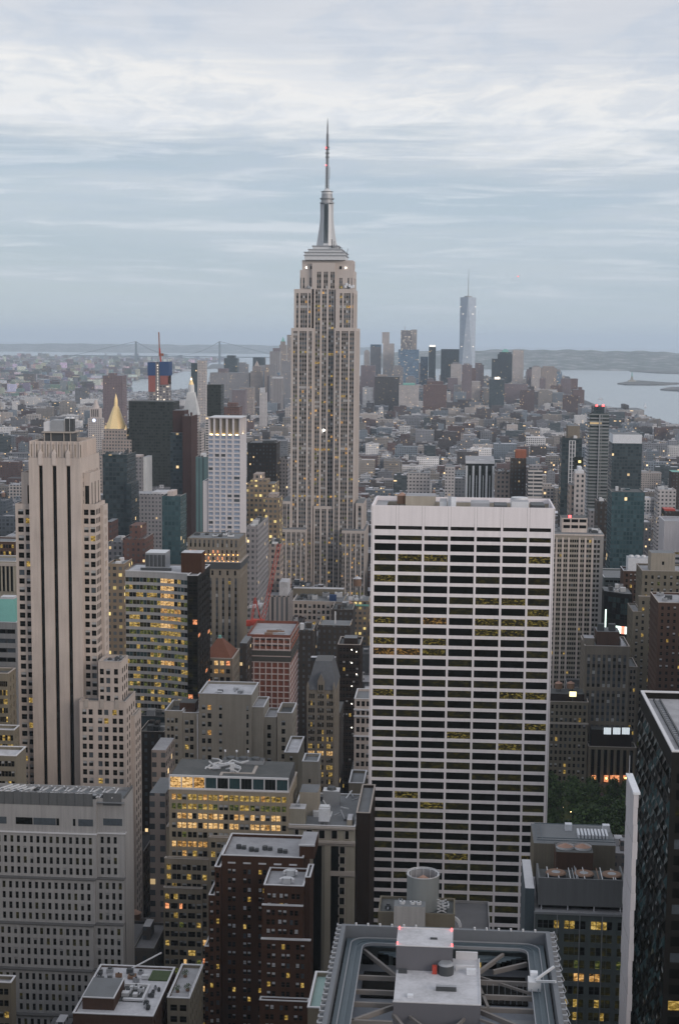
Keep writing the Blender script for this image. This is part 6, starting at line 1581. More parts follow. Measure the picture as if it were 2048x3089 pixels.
def gp(L): return [G(X, y, 0) for X, y in L]
def thick(name, pts, z0, z1, k, kind='structure'):
    m = MB(); m.poly([(p[0], p[1], z1) for p in pts], k)
    for p, q in zip(pts, pts[1:]+pts[:1]): m.poly([(p[0], p[1], z0), (q[0], q[1], z0), (q[0], q[1], z1), (p[0], p[1], z1)], k)
    o = m.build(name); o['kind'] = kind; return o
SH = [G(2048, 1284), G(2018, 1279), G(1950, 1257), G(1880, 1240), G(1800, 1222), G(1720, 1190), G(1590, 1178), G(1470, 1176), G(1380, 1178), G(1200, 1180), G(1060, 1182), G(900, 1182), G(760, 1180), G(640, 1178), G(560, 1182), G(440, 1190), G(380, 1188), G(240, 1196)]
thick('ground', [(-2600, -600), (2000, -600), (1800, 3000)]+SH+[(-2300, 5200)], -5, 0, 'asphalt')
# Brooklyn shore beyond the east river, a lower bay, then far land
thick('brooklyn_land', [(-9000, 3500), (-2450, 4800)]+gp([(130, 1190), (250, 1186), (362, 1184), (372, 1148), (446, 1138), (500, 1128), (560, 1114), (600, 1108), (618, 1096), (640, 1092)])+gp([(690, 1088), (600, 1082), (480, 1078), (300, 1075), (120, 1074), (-200, 1073)])+[(-16000, 16000)], -4.5, -.5, 'land_mat')
thick('red_hook_land', gp([(620, 1112), (720, 1108), (720, 1101), (640, 1098)]), -4.5, 0, 'land_mat')
def hills(name, X0, X1, ybase, tops, Y, dep, k='hill_mat'):
    m = MB(); nseg = 60; pr = []
    for i in range(nseg+1):
        X = X0+(X1-X0)*i/nseg; t = i/nseg*(len(tops)-1); j = min(len(tops)-2, int(t)); yt = tops[j]+(tops[j+1]-tops[j])*(t-j)
        x, z = W(X, yt, Y+dep*.4); z += 6*math.sin(i*1.7)+4*math.sin(i*.61+1)
        xb = wx(X, ybase, Y); xf = wx(X, yt, Y+dep); pr.append(((xb, Y+60*math.sin(i*.8), -4.4), (x, Y+dep*.4, max(3, z)), (xf, Y+dep, -4.4)))
    for p, q in zip(pr, pr[1:]):
        for j in range(2): m.poly([p[j], q[j], q[j+1], p[j+1]], k)
    o = m.build(name); o['kind'] = 'structure'
m_, n = newmat('hill_mat'); g = n.node('ShaderNodeNewGeometry'); a = n.noise(g.outputs['Position'], 0.006, 6, 0.7)
pbr(n, n.ramp(a, [(.4, (.05, .075, .06)), (.54, (.13, .14, .13)), (.64, (.32, .31, .30))]), .9)
hills('hills', 1100, 2300, 1106, [1068, 1062, 1058, 1056, 1054, 1056, 1058, 1060, 1064, 1066, 1064], 14200, 5200)
hills('far_hills', -300, 1120, 1050, [1039, 1037, 1038, 1036, 1037, 1038, 1040, 1039, 1042, 1044, 1048], 27000, 5000)
thick('jersey_shore_land', gp([(1850, 1100), (2100, 1103), (2100, 1128), (1995, 1126), (1900, 1120), (1890, 1114), (2000, 1112)]), -4.5, 1.5, 'land_mat')
thick('liberty_island_land', gp([(1861, 1157), (1890, 1160), (1960, 1161), (2010, 1160), (2060, 1156), (1990, 1153), (1925, 1148), (1900, 1150)]), -4.5, 2.5, 'land_mat')
thick('ellis_island_land', gp([(1990, 1175), (2070, 1180), (2070, 1168), (2020, 1168)]), -4.5, 2.5, 'land_mat')

# ================================================================== far landmarks
def statue():
    x, y = G(1906, 1153); y += 30
    r = empty('statue', (x, y, 2.5), 'tiny statue on a stone pedestal standing on the island in the bay', 'statue')
    m = MB(); m.loft((x-26, x+26, y-26, y+26), (x-20, x+20, y-20, y+20), 2.5, 14, 'ornate_stone'); m.loft((x-9, x+9, y-9, y+9), (x-6, x+6, y-6, y+6), 14, 36, 'ornate_stone'); m.build('pedestal', r)
    m = MB(); m.cyl(x, y, 36, 52, 4.4, 3.2, 'copper_green', 10); m.cyl(x, y, 52, 59, 3.2, 1.4, 'copper_green', 10); m.cyl(x, y, 59, 63, 1.6, 1.2, 'copper_green', 8); m.beam((x-2, y, 57), (x-3.6, y, 70), 1.3, 1.3, 'copper_green'); m.cyl(x-3.6, y, 70, 72, .6, 1.3, 'gold', 8)
    for j in range(5): m.beam((x, y, 62.5), (x+2.6*math.cos(.6+j*.5), y, 62.5+2.6*math.sin(.6+j*.5)), .4, .4, 'copper_green')
    m.build('figure', r)
statue()
def bridge():
    Y = 15600.0
    r = empty('suspension_bridge', (wx(537, 1060, Y), Y, 0), 'far suspension bridge with two tall towers, faint in the haze over the bay', 'bridge')
    zt = [None, None]
    for i, X in enumerate((411, 663)):
        m = MB(); x, z = W(X, 1030, Y); zt[i] = z
        for s_ in (-16, 16): m.loft((x-8, x+8, Y+s_-9, Y+s_+9), (x-6, x+6, Y+s_-7, Y+s_+7), -4, z, 'steel_blue')
        for f in (.35, .7, .97): m.box(x-5, x+5, Y-9, Y+9, z*f-8, z*f+3, 'steel_blue', bottom=True)
        m.build('tower', r)
    xa, xb = wx(411, 1060, Y), wx(663, 1060, Y); m = MB(); zd = 66
    m.box(xa-700, xb+700, Y-16, Y+16, zd, zd+9, 'steel_blue', bottom=True); m.build('deck', r)
    for s_ in (-14, 14):
        m = MB(); N_ = 24
        for j in range(N_):
            t0, t1 = j/N_, (j+1)/N_; f = lambda t: zt[0]*(1-t)+zt[1]*t-(zt[0]-zd-12)*4*t*(1-t)
            m.beam((xa+(xb-xa)*t0, Y+s_, f(t0)), (xa+(xb-xa)*t1, Y+s_, f(t1)), 3, 3, 'steel_blue')
        m.beam((xa, Y+s_, zt[0]), (xa-650, Y+s_, zd+9), 3, 3, 'steel_blue'); m.beam((xb, Y+s_, zt[1]), (xb+650, Y+s_, zd+9), 3, 3, 'steel_blue'); m.build('cable', r)
bridge()
def airplane():
    Y = 15000.0; x, z = W(1563, 833, Y)
    r = empty('airplane', (x, Y, z), 'tiny airplane low in the sky to the right of the glass spire tower', 'airplane')
    m = MB(); m.beam((x-18, Y, z), (x+18, Y-4, z), 3.4, 3.4, 'coping'); m.beam((x-2, Y+16, z-.6), (x+4, Y-18, z-.6), 4.5, .6, 'coping'); m.beam((x+15, Y-4, z), (x+18, Y-4, z+6), .6, 3, 'coping'); m.build('airframe', r)
    m = MB(); m.cyl(x-4, Y-12, z-5, z-1.0, 3, None, 'lamp_red', 8); m.build('nose_light', r)
airplane()
def boat(X, y_, L, label, sail=False):
    x, y = G(X, y_, -4)
    r = empty('sailboat' if sail else 'ferry', (x, y, -4), label, 'boat')
    m = MB(); m.loft((x-L*.4, x+L*.4, y-L*.1, y+L*.1), (x-L*.5, x+L*.5, y-L*.14, y+L*.14), -4.2, -2.2, 'blind_white'); m.build('hull', r)
    m = MB()
    if sail: m.poly([(x-L*.35, y, -1.5), (x+L*.35, y, -1.5), (x+L*.05, y+.3, L*1.15)], 'blind_white'); m.poly([(x+L*.35, y+.1, -1.5), (x-L*.35, y+.1, -1.5), (x+L*.05, y+.4, L*1.15)], 'blind_white'); m.build('sail', r)
    else: m.box(x-L*.3, x+L*.35, y-L*.1, y+L*.1, -2.15, 1.5, 'blind_white', top='orange_brick'); m.build('cabin', r)
boat(1945, 1229, 13, 'small white sailboat alone on the bay near the right hand shore', True)
boat(1712, 1112, 40, 'small pale ferry far out on the bay to the right of the skyline')
boat(1810, 1205, 22, 'tiny white boat close to the shore near the slim dark balconied tower')
# ================================================================== far and middle towers, one object each
SK = []
def st(name, label, X0, X1, yt, Y, dep, mat, top=None, roof='roof_grey', z0=0, cat='building', extra=None):
    """box tower; top: list of (f0, f1, dy, kind) blocks above; everything is placed by its real size"""
    x0, z = W(X0, yt, Y); x1, _ = W(X1, yt, Y)
    r = empty(name, ((x0+x1)/2, Y+dep/2, 0), label, cat)
    m = MB(); m.uo = (hash_(label) % 97)*.37
    m.box(x0, x1, Y, Y+dep, z0, z, mat, top=roof); m.build('wall', r)
    zc = z
    for t in (top or []):
        f0, f1, yy_, k = t[:4]; m = MB(); za = zc
        zb = W((X0+X1)/2, yy_, Y+dep*.2)[1]; a, c = x0+(x1-x0)*f0, x0+(x1-x0)*f1; e, f = Y+dep*.15+.3, Y+dep*.85
        shape = t[4] if len(t) > 4 else 'box'
        if shape == 'box': m.box(a, c, e, f, za+.05, zb, k)
        elif shape == 'pyr': m.loft((a, c, e, f), ((a+c)/2-.5, (a+c)/2+.5, (e+f)/2-.5, (e+f)/2+.5), za+.05, zb, k)
        elif shape == 'cut': m.loft((a, c, e, f), (a+(c-a)*.3, c-(c-a)*.3, e+(f-e)*.3, f-(f-e)*.3), za+.05, zb, k)
        elif shape == 'mast': m.beam(((a+c)/2, (e+f)/2, za), ((a+c)/2, (e+f)/2, zb), max(.8, (c-a)), max(.8, (c-a)), k)
        m.build({'box': 'upper_block', 'pyr': 'spire', 'cut': 'crown', 'mast': 'mast'}[shape], r); zc = zb
    foot(x0, x1, Y, Y+dep)
    if Y < 1600 and x1-x0 > 7:
        q = random.Random(hash_(label)); m = MB()
        for a, c, e, f in ((x0, x1, Y, Y+.4), (x0, x0+.4, Y+.4, Y+dep), (x1-.4, x1, Y+.4, Y+dep)): m.box(a, c, e, f, z+.01, z+1.0, mat, top='coping_tan')
        m.build('parapet', r)
        if not top:
            for _ in range(5):
                a, e = q.uniform(x0+.8, x1-5), q.uniform(Y+1, Y+dep-6); m = MB(); m.box(a, a+q.uniform(1.2, 4.2), e, e+q.uniform(1.5, 5), z+.02, z+q.uniform(1, 3.6), q.choice(['metal', 'metal_light', 'metal_dark', mat, 'coping'])); m.build('roof_unit', r)
    if extra: extra(r, x0, x1, Y, Y+dep, z)
    return r, x0, x1, z
def hash_(s):
    h = 5381
    for ch in s: h = (h*33+ord(ch)) & 0xffffff
    return h
winmat('w_tan', (.31, .26, .235), pu=3.8, pv=4.2, wu=.5, wv=.5, lit=.03); winmat('w_tan_lit', (.22, .17, .12), pu=3.4, pv=3.8, wu=.55, wv=.5, lit=.22, litc=(1, .75, .25), ls=.8)
winmat('w_brick', (.125, .07, .06), pu=3.2, pv=3.4, wu=.4, wv=.45, lit=.02); winmat('w_brown', (.042, .034, .029), pu=3.2, pv=3.4, wu=.4, wv=.5, lit=.02)
winmat('w_grey', (.24, .23, .24), pu=3.2, pv=3.6, wu=.45, wv=.5, lit=.02); winmat('w_white', (.50, .47, .47), pu=3.4, pv=3.4, wu=.5, wv=.42, lit=.02)
winmat('w_white_band', (.50, .47, .46), pu=9, pv=3.3, wu=.94, wv=.55, lit=.02); winmat('w_glass', (.04, .052, .058), (.02, .032, .038), pu=3, pv=3.7, wu=.85, wv=.7, lit=.008, rough=.4, wvar=.3)
winmat('w_teal', (.045, .08, .09), (.025, .055, .065), pu=2.6, pv=3.6, wu=.8, wv=.75, lit=.006, rough=.35, wvar=.3); winmat('w_black', (.02, .024, .021), (.010, .013, .011), pu=3, pv=3.8, wu=.8, wv=.6, lit=.004, litc=(1, .8, .3), rough=.5, wvar=.3)
winmat('w_stripe', (.34, .30, .29), (.04, .045, .05), pu=3.4, pv=300, wu=.5, wv=.98, lit=0); winmat('w_balcony', (.20, .215, .22), (.02, .03, .03), pu=12, pv=3.3, wu=.93, wv=.66, lit=.012, rough=.6)
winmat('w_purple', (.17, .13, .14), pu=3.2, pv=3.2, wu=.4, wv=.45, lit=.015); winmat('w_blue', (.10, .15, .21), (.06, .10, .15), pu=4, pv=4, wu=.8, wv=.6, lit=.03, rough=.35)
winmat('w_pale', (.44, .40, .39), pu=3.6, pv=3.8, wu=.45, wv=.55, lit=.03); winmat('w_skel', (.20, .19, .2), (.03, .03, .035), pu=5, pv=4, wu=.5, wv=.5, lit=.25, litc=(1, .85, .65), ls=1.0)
winmat('w_tealstripe', (.10, .17, .18), (.03, .05, .055), pu=3.0, pv=200, wu=.5, wv=.98, lit=0, rough=.4)
wallmat('clock_stone', (.46, .40, .38)); wallmat('pyramid_white', (.60, .60, .60)); wallmat('brown_slab', (.085, .05, .045), .15)

# --- mid distance, left side
def pyramid_gold():
    Y = 1900.0; x0, z = W(314, 1294, Y); x1 = wx(383, 1294, Y); dep = 34
    r = empty('gold_pyramid_tower', ((x0+x1)/2, Y+dep/2, 0), 'stone tower crowned by a bright gold pyramid with a lantern tip', 'tower')
    m = MB(); m.box(x0, x1, Y, Y+dep, 0, z, 'w_tan', top='roof_grey'); m.build('wall', r)
    a, c = wx(299, 1376, Y-6), wx(400, 1376, Y-6); m = MB(); m.box(a, c, Y-6, Y+dep+6, 0, wz(1376, Y-6, 350), 'w_tan', top='roof_grey'); m.build('lower_wall', r)
    a, c = wx(308, 1330, Y-2), wx(397, 1322, Y-2); m = MB(); m.box(a, c, Y-2, Y+dep+2, 0, wz(1326, Y-2, 350), 'w_tan', top='roof_grey'); m.build('lower_wall', r)
    cx = wx(351, 1230, Y+dep/2); cy_ = Y+dep/2; zt = wz(1226, cy_, 351); rr_ = (x1-x0)/2*.96
    m = MB(); m.cyl(cx, cy_, z, zt, rr_, rr_*.24, 'gold', 8, ph=R(22.5)); m.build('gold_roof', r)
    m = MB(); m.cyl(cx, cy_, zt, wz(1205, cy_, 351), rr_*.2, rr_*.15, 'gold', 8); m.cyl(cx, cy_, wz(1205, cy_, 351), wz(1187, cy_, 351), rr_*.15, .1, 'gold', 8); m.build('lantern', r)
    for sx in (-1, 1):
        for sy in (-1, 1):
            m = MB(); u, v = (x0+x1)/2+sx*(x1-x0)*.45, cy_+sy*dep*.42; m.cyl(u, v, z, z+5, 1.7, .2, 'gold', 6); m.build('corner_turret', r)
    foot(a, c, Y-6, Y+dep+6)
pyramid_gold()
def clock_tower():
    Y = 2060.0; x0, z = W(551, 1252, Y); x1 = wx(597, 1252, Y); dep = x1-x0
    r = empty('white_spire_tower', ((x0+x1)/2, Y+dep/2, 0), 'slender pale stone tower with a steep white pyramid top and glowing gold lantern', 'tower')
    m = MB(); m.box(x0, x1, Y, Y+dep, 0, z, 'w_pale', top='roof_grey'); m.build('wall', r)
    cx = (x0+x1)/2; cy_ = Y+dep/2; h = (x1-x0)/2; z1 = wz(1183, cy_, 570)
    m = MB(); m.loft((cx-h, cx+h, cy_-h, cy_+h), (cx-h*.46, cx+h*.46, cy_-h*.46, cy_+h*.46), z, z1, 'pyramid_white'); m.build('pyramid_roof', r)
    m = MB(); z2 = wz(1160, cy_, 570); m.cyl(cx, cy_, z1, z2, h*.42, h*.36, 'pyramid_white', 8); m.build('lantern', r)
    m = MB(); z3 = wz(1146, cy_, 570); m.cyl(cx, cy_, z2, z3, h*.34, h*.14, 'gold', 8); m.cyl(cx, cy_, z3, z3+2.5, 1.1, .7, 'lamp_gold', 8); m.cyl(cx, cy_, z3+2.5, z3+6, .4, .1, 'gold', 6); m.build('gold_cupola', r)
    a, c = wx(562, 1330, Y-3), wx(605, 1320, Y-3); m = MB(); m.box(c-14, c, Y+2, Y+30, 0, wz(1300, Y+2, 600), 'w_pale', top='roof_grey'); m.build('side_wing', r)
    foot(x0, c, Y, Y+34)
flat('lamp_gold', (1, .7, .4), .5, emis=(1, .72, .42), estr=3.5)
clock_tower()
def blue_construction():
    Y = 2300.0; x0, z = W(448, 1092, Y); x1 = wx(508, 1092, Y); dep = 26; w = x1-x0
    r = empty('netted_tower', ((x0+x1)/2, Y+13, 0), 'unfinished slim tower wrapped in blue and red netting with a crane on top', 'construction')
    m = MB(); m.box(x0+.5, x1-.5, Y+1, Y+dep, 0, z, 'w_skel', top='roof_grey'); m.build('wall', r)
    zb, zr_, zl = wz(1133, Y, 480), wz(1160, Y, 480), wz(1182, Y, 480)
    for (f0, f1) in ((0, .36), (.6, 1)):
        m = MB(); m.box(x0+w*f0-1, x0+w*f1+(1 if f1 == 1 else 0), Y-.8, Y+dep+1, zb, z-.5+(1 if f0 else 0), 'blue_net', bottom=True); m.build('blue_netting', r)
        m = MB(); m.box(x0+w*f0, x0+w*f1-.5, Y-.2, Y+dep+.4, zr_ if f0 else zl, zb-.05, 'red_netting', bottom=True); m.build('red_netting', r)
    m = MB()
    for i in range(16): zz_ = z-5-i*4.2; m.box(x0+w*.44, x0+w*.49, Y+.6, Y+.95, zz_, zz_+1.0, 'lamp_soft', bottom=True)
    m.build('work_lamps', r)
    foot(x0, x1, Y, Y+dep)
    u, zq = W(482, 1050, Y+10); tip = W(480, 1002, Y+10)
    c = empty('tower_crane', (u, Y+10, z), 'thin reddish crane standing on top of the blue netted tower', 'crane')
    m = MB(); m.beam((u+2, Y+10, z), (u, Y+10, zq), 2.0, 2.0, 'red_paint'); m.build('mast', c)
    m = MB(); m.beam((u, Y+10, zq-8), (tip[0], Y+10, tip[1]), 1.6, 1.6, 'orange_brick'); m.build('boom', c)
    m = MB(); m.box(u-1, u+6, Y+8, Y+12, zq-12, zq-8, 'orange_brick', bottom=True); m.build('cab', c)
flat('red_netting', (.26, .085, .07), .8); flat('lamp_soft', (.8, .8, .8), .5, emis=(1, .85, .65), estr=1.2)
blue_construction()
def old_clock():
    Y = 2900.0; x0, z = W(266, 1262, Y); x1 = wx(306, 1262, Y); dep = 26; cx = (x0+x1)/2; h = (x1-x0)/2
    r = empty('domed_clock_tower', (cx, Y+13, 0), 'pale stone clock tower with a lit clock face and a stepped domed top', 'tower')
    m = MB(); m.box(x0, x1, Y, Y+dep, 0, z, 'w_pale', top='roof_grey'); m.build('wall', r)
    z1, z2 = wz(1232, Y, 285), wz(1208, Y, 285)
    m = MB(); m.box(cx-h*.72, cx+h*.72, Y+3, Y+23, z, z1, 'clock_stone'); 
    for j in range(4): m.box(cx-h*.5+j*h*.3, cx-h*.5+j*h*.3+h*.14, Y+2.9, Y+2.98, z+3, z1-2, 'glass_black')
    m.build('belfry', r); m = MB(); m.cyl(cx, Y+13, z1, z2, h*.6, h*.15, 'clock_stone', 12); m.build('dome', r)
    m = MB(); zc = wz(1268, Y, 280); m.poly([(cx-1+3.4*math.cos(a*.5236), Y-.1, zc+3.4*math.sin(a*.5236)) for a in range(12)], 'clock_lit'); m.build('clock_face', r)
    foot(x0, x1, Y, Y+dep)
flat('clock_lit', (.7, .75, .9), .5, emis=(.7, .8, 1), estr=.9)
old_clock()
st('dark_monolith_tower', 'broad black tower, the darkest block behind the white crowned tower', 389, 525, 1210, 1900, 40, 'w_black', roof='roof_dark')
def brown_tower(r, x0, x1, y0, y1, z):
    m = MB(); a = wx(518, 1300, 1495); m.box(a, x0-.1, 1502, 1525, 0, wz(1238, 1502, 530), 'brown_slab', top='roof_grey'); m.build('upper_wing', r)
    m = MB(); a = wx(514, 1306, 1494); m.box(a, x0-.1, 1494, 1501.9, 0, wz(1306, 1494, 530), 'w_glass', top='roof_grey'); m.build('banded_wing', r)
st('brown_slab_tower', 'tall narrow brown slab tower next to the black monolith', 551, 577, 1258, 1490, 36, 'brown_slab', extra=brown_tower)
st('dark_glass_block', 'dark blue-green glass block in front of the gold pyramid tower', 310, 384, 1374, 1200, 34, 'w_glass', roof='roof_dark', extra=lambda r, x0, x1, y0, y1, z: (lambda m: (m.box(x1-.0+.05, x1+4, y0-3, y1-8, 0, z-22, 'w_glass', top='roof_dark'), m.build('side_wing', r)))(MB()))
st('grey_apartment_tower', 'grey stone apartment tower directly before the black monolith', 385, 432, 1382, 1420, 26, 'w_grey', top=[(.2, .75, 1374, 'clock_stone')], extra=lambda r, x0, x1, y0, y1, z: (lambda m: (m.box(x1+.05, x1+3.5, y0+1, y1, 0, z+1, 'pyramid_white', top='roof_light'), m.build('side_wall', r)))(MB()))
st('purple_slab_tower', 'plain purplish brick slab standing alone left of the blue netted tower', 311, 370, 1133, 3000, 40, 'w_purple', top=[(.25, .55, 1126, 'w_purple')])
st('slim_two_tone_tower', 'slim pale and dark two tone tower by the river behind the white spire tower', 596, 619, 1088, 3600, 30, 'w_pale', extra=lambda r, x0, x1, y0, y1, z: (lambda m: (m.box(wx(577, 1090, y0), x0-.1, y0, y1, 0, z-6, 'w_glass', top='roof_dark'), m.build('dark_side', r)))(MB()))
st('dark_green_tower', 'dark green tower with a banded pale foot behind the white crowned tower', 625, 667, 1160, 2000, 26, 'w_black', roof='roof_dark', extra=lambda r, x0, x1, y0, y1, z: (lambda m: (m.box(x0-2, x1-8, y0-2, y0-.05, 0, z-42, 'w_white_band', top='roof_light'), m.build('banded_front', r)))(MB()))
st('brick_pair_tower', 'reddish brick tower with orange lamps right of the dark green tower', 669, 722, 1226, 2150, 30, 'w_brick', top=[(.3, .8, 1215, 'w_brick')])
st('teal_strip_tower', 'narrow teal glass tower left of the white crowned tower', 591, 628, 1382, 1130, 24, 'w_tealstripe', roof='roof_dark')
st('teal_glass_tower', 'slender blue-green glass tower with a round stair top, above the curved office', 489, 545, 1500, 1060, 24, 'w_teal', top=[(.25, .55, 1482, 'clock_stone')], roof='roof_dark')
st('pale_loft_row', 'pale grey loft building row behind the slender teal tower', 384, 512, 1492, 1330, 34, 'w_grey', top=[(.55, .95, 1484, 'roof_white')], roof='roof_light')
st('red_brick_hotel', 'red brick hotel with a small square tower at left of the curved office', 371, 438, 1628, 900, 26, 'w_brick', top=[(.25, .75, 1585, 'w_brick')])
st('small_red_block', 'small reddish apartment block behind the shoulder of the art deco tower', 320, 338, 1574, 1010, 20, 'w_brick')
st('ornate_low_block', 'grey ornate low office block directly right of the art deco tower', 326, 371, 1640, 930, 24, 'w_grey')
st('brown_loft_block', 'brown loft block with many small lit windows right of the art deco tower', 325, 375, 1705, 850, 22, 'w_tan_lit')
st('stone_lit_block', 'stepped stone office block with strings of golden windows right of the white crowned tower', 745, 828, 1462, 1160, 30, 'w_tan_lit', top=[(.1, .7, 1448, 'w_tan_lit'), (.2, .5, 1430, 'w_tan')])
st('stone_lit_wing', 'lower stone wing with golden windows touching the tall stepped skyscraper', 800, 842, 1505, 1120, 24, 'w_tan_lit', top=[(.2, .8, 1490, 'w_tan')])
st('dark_pillared_block', 'dark brown pillared office block beyond the golden windowed steps', 746, 834, 1338, 1420, 30, 'w_brown', roof='roof_grey', top=[(.5, .9, 1330, 'roof_dark')])
st('narrow_grey_slab', 'narrow grey slab building edge-on behind the pillared tower', 745, 777, 1592, 1000, 60, 'w_grey', roof='roof_dark')
st('grey_strip_tower', 'narrow grey brown tower left against the tall stepped skyscraper', 838, 868, 1388, 1450, 24, 'w_grey')
st('low_grey_bays', 'grey bay fronted block at the foot of the tall skyscraper, left side', 806, 846, 1645, 1080, 22, 'w_tan', roof='moss')
st('yellow_brick_hotel', 'brown brick hotel with rows of lit windows behind the pillared tower', 722, 748, 1600, 1020, 20, 'w_tan_lit')
# --- in front of the tall skyscraper
def flat_front():
    Y = 1120.0
    b = tower('white_roofed_store', 'wide tan store building with a bright white roof edge in front of the tall skyscraper', 884, 1040, 1812, Y, 40, 'limestone', dict(cols=auto(3.4, 2.0, .6), rows=floors(4.4, 2.8, 2.5), weights={'d': .5, 'ly': .2, 'b2': .3}), None, seed=401, roof='roof_grey', partcap=60)
    m = MB(); a, z = W(886, 1772, Y+34); c = wx(1038, 1772, Y+34); m.box(a, c, Y+30, Y+38, b.zr, z, 'tan_dark', top='roof_white'); b.part('roof_house', m)
    m = MB(); u = wx(1004, 1800, Y+6); m.box(u-2.6, u+2.6, Y+5, Y+9, b.zr, b.zr+5, 'blue_net'); b.part('blue_tank', m)
    b.clutter(b.x0+2, b.x1-3, Y+3, Y+28, b.zr, 10, 2, 6, 4); b.finish()
flat_front()
st('green_corniced_hotel', 'tan hotel with a green copper cornice left of the white slab tower', 1036, 1112, 1815, 1100, 26, 'w_tan_lit', roof='roof_grey', extra=lambda r, x0, x1, y0, y1, z: (lambda m: (m.box(x0-.3, x1+.3, y0-.6, y0-.05, z-3, z-1.6, 'copper_green', bottom=True), m.build('cornice', r)))(MB()))
def wt(X, y_, Y, label, r=3.0):
    x, z = W(X, y_, Y); root = empty('water_tower', (x, Y, 0), label, 'water tower')
    m = MB(); m.cyl(x, Y, z-r*2.4, z-r*.6, r, r, 'wood', 14); m.build('tank', root)
    m = MB(); m.cyl(x, Y, z-r*.6, z+.1, r*1.12, .1, 'roof_white' if r > 2.9 else 'tank_roof', 14); m.build('tank_roof', root)
    for a in range(4): m = MB(); m.beam((x+r*.7*math.cos(a*1.57+.8), Y+r*.7*math.sin(a*1.57+.8), z-r*2.4-9), (x+r*.7*math.cos(a*1.57+.8), Y+r*.7*math.sin(a*1.57+.8), z-r*2.4), .4, .4, 'metal_dark'); m.build('leg', root)
wt(1078, 1738, 1108, 'big wooden water tower with a white cone roof before the tall skyscraper')
wt(1053, 1812, 1070, 'stubby brown water tower over the green corniced hotel', 2.6)
st('dark_shaft_block', 'dark block with a flat black roof in the hollow before the tall skyscraper', 1000, 1064, 1842, 960, 26, 'w_brown', roof='roof_dark')
st('grey_mill_block', 'grey mill-like block with a thin white flagpole between gothic tower and skyscraper', 960, 1056, 1890, 900, 22, 'w_brown', roof='roof_grey', top=[(.48, .49, 1850, 'coping', 'mast')])
st('olive_loft', 'olive brick loft with pale roof boxes right of the red wrapped shell', 893, 944, 1905, 880, 24, 'w_brown', roof='roof_grey')
st('tan_hotel_front', 'tan hotel front with tall bays right of the red crane boom', 808, 872, 1800, 1060, 26, 'w_stripe', roof='roof_light', top=[(.5, .9, 1755, 'roof_white')])
st('white_roofed_low', 'low block with a clean white roof behind the red crane', 745, 786, 1838, 900, 24, 'w_grey', roof='roof_white')
st('dark_alley_block', 'dark block in the shadow right of the hip roofed building', 724, 745, 1940, 770, 24, 'w_brown', roof='roof_grey')
st('brick_alley_tower', 'dark brick alley block right of the gabled stone tower', 1012, 1026, 2150, 745, 24, 'w_brown', roof='roof_dark')
st('glazed_street_block', 'dark green glass block under the curved office', 420, 500, 2165, 690, 8, 'w_glass', roof='roof_dark')
st('gallery_block', 'dark brown block with a green edge under the curved office', 421, 496, 2212, 660, 20, 'w_brown', roof='roof_dark')
st('narrow_tan_annex', 'narrow tan annex with a pale roof wedge left of the tan loft block', 458, 500, 2262, 610, 20, 'w_tan', roof='roof_light')
st('beige_side_block', 'beige office block in the gap left of the gold lit office', 452, 500, 2392, 530, 20, 'w_tan', roof='roof_grey')

# --- right side middle distance
def ribs(r, x0, x1, y0, y1, z):
    m = MB()
    for i in range(5): u = x0+(x1-x0)*(.03+.94*i/4); m.box(u-.9, u+.9, y0-.9, y0-.05, 0, z-2, 'blind_white')
    m.box(x0-.4, x1+.4, y0-1.2, y1, z+.05, z+2.6, 'blind_white', top='roof_light', bottom=True); m.build('white_frame', r)
    m = MB(); 
    for i in range(9):
        if i % 2: u = x0+(x1-x0)*(.03+.94*i/8); m.box(u-.3, u+.3, y0-.5, y0-.05, 0, z-11, 'blind_white')
    m.build('thin_ribs', r)
st('white_ribbed_block', 'black glass block framed by white ribs just above the white slab tower', 1405, 1490, 1398, 1400, 62, 'w_black', extra=ribs, roof='roof_light')
st('tan_grid_block', 'tan loft with a regular grid of windows right of the white ribbed block', 1494, 1540, 1425, 1380, 26, 'w_tan')
st('brown_apartment_slab', 'tall brown brick apartment slab above the white slab tower', 1541, 1587, 1385, 1360, 24, 'w_brown', top=[(.3, 1, 1358, 'orange_brick')])
st('banded_apartment', 'pale banded balcony apartment block above the right end of the white slab tower', 1593, 1636, 1418, 1340, 24, 'w_white_band', top=[(.1, .9, 1405, 'w_grey')])
st('white_grid_loft', 'white loft building with a grid of windows just above the white slab tower, left part', 1228, 1296, 1430, 1450, 26, 'w_white')
st('pale_loft', 'small pale loft next to the white grid loft', 1342, 1372, 1408, 1600, 24, 'w_white')
def grid_white(r, x0, x1, y0, y1, z):
    m = MB(); a, c = x0+(x1-x0)*.38, x0+(x1-x0)*.66; zt, zb = z-1, z-50
    for i in range(3): u = a+(c-a)*i/2; m.box(u-.45, u+.45, y0-.6, y0-.05, zb, zt, 'coping')
    for j in range(14): zz_ = zt-j*3.75; m.box(a-.4, c+.4, y0-.5, y0-.08, zz_-.5, zz_, 'coping', bottom=True)
    m.build('white_lattice', r)
    m = MB(); m.box(x0+(x1-x0)*.3, x1-2, y0+6, y1-4, z+.02, z+12, 'gothic_stone', top='roof_grey'); m.build('roof_house', r)
    m = MB(); m.box(x0+(x1-x0)*.62, x1+1.5, y0-1, y0-.05, 0, z-16, 'w_black'); m.build('dark_front', r)
st('latticed_dark_tower', 'dark tower with a white ladder-like lattice on its face right of the white slab tower', 1694, 1755, 1325, 1400, 30, 'w_glass', extra=grid_white, roof='roof_dark')
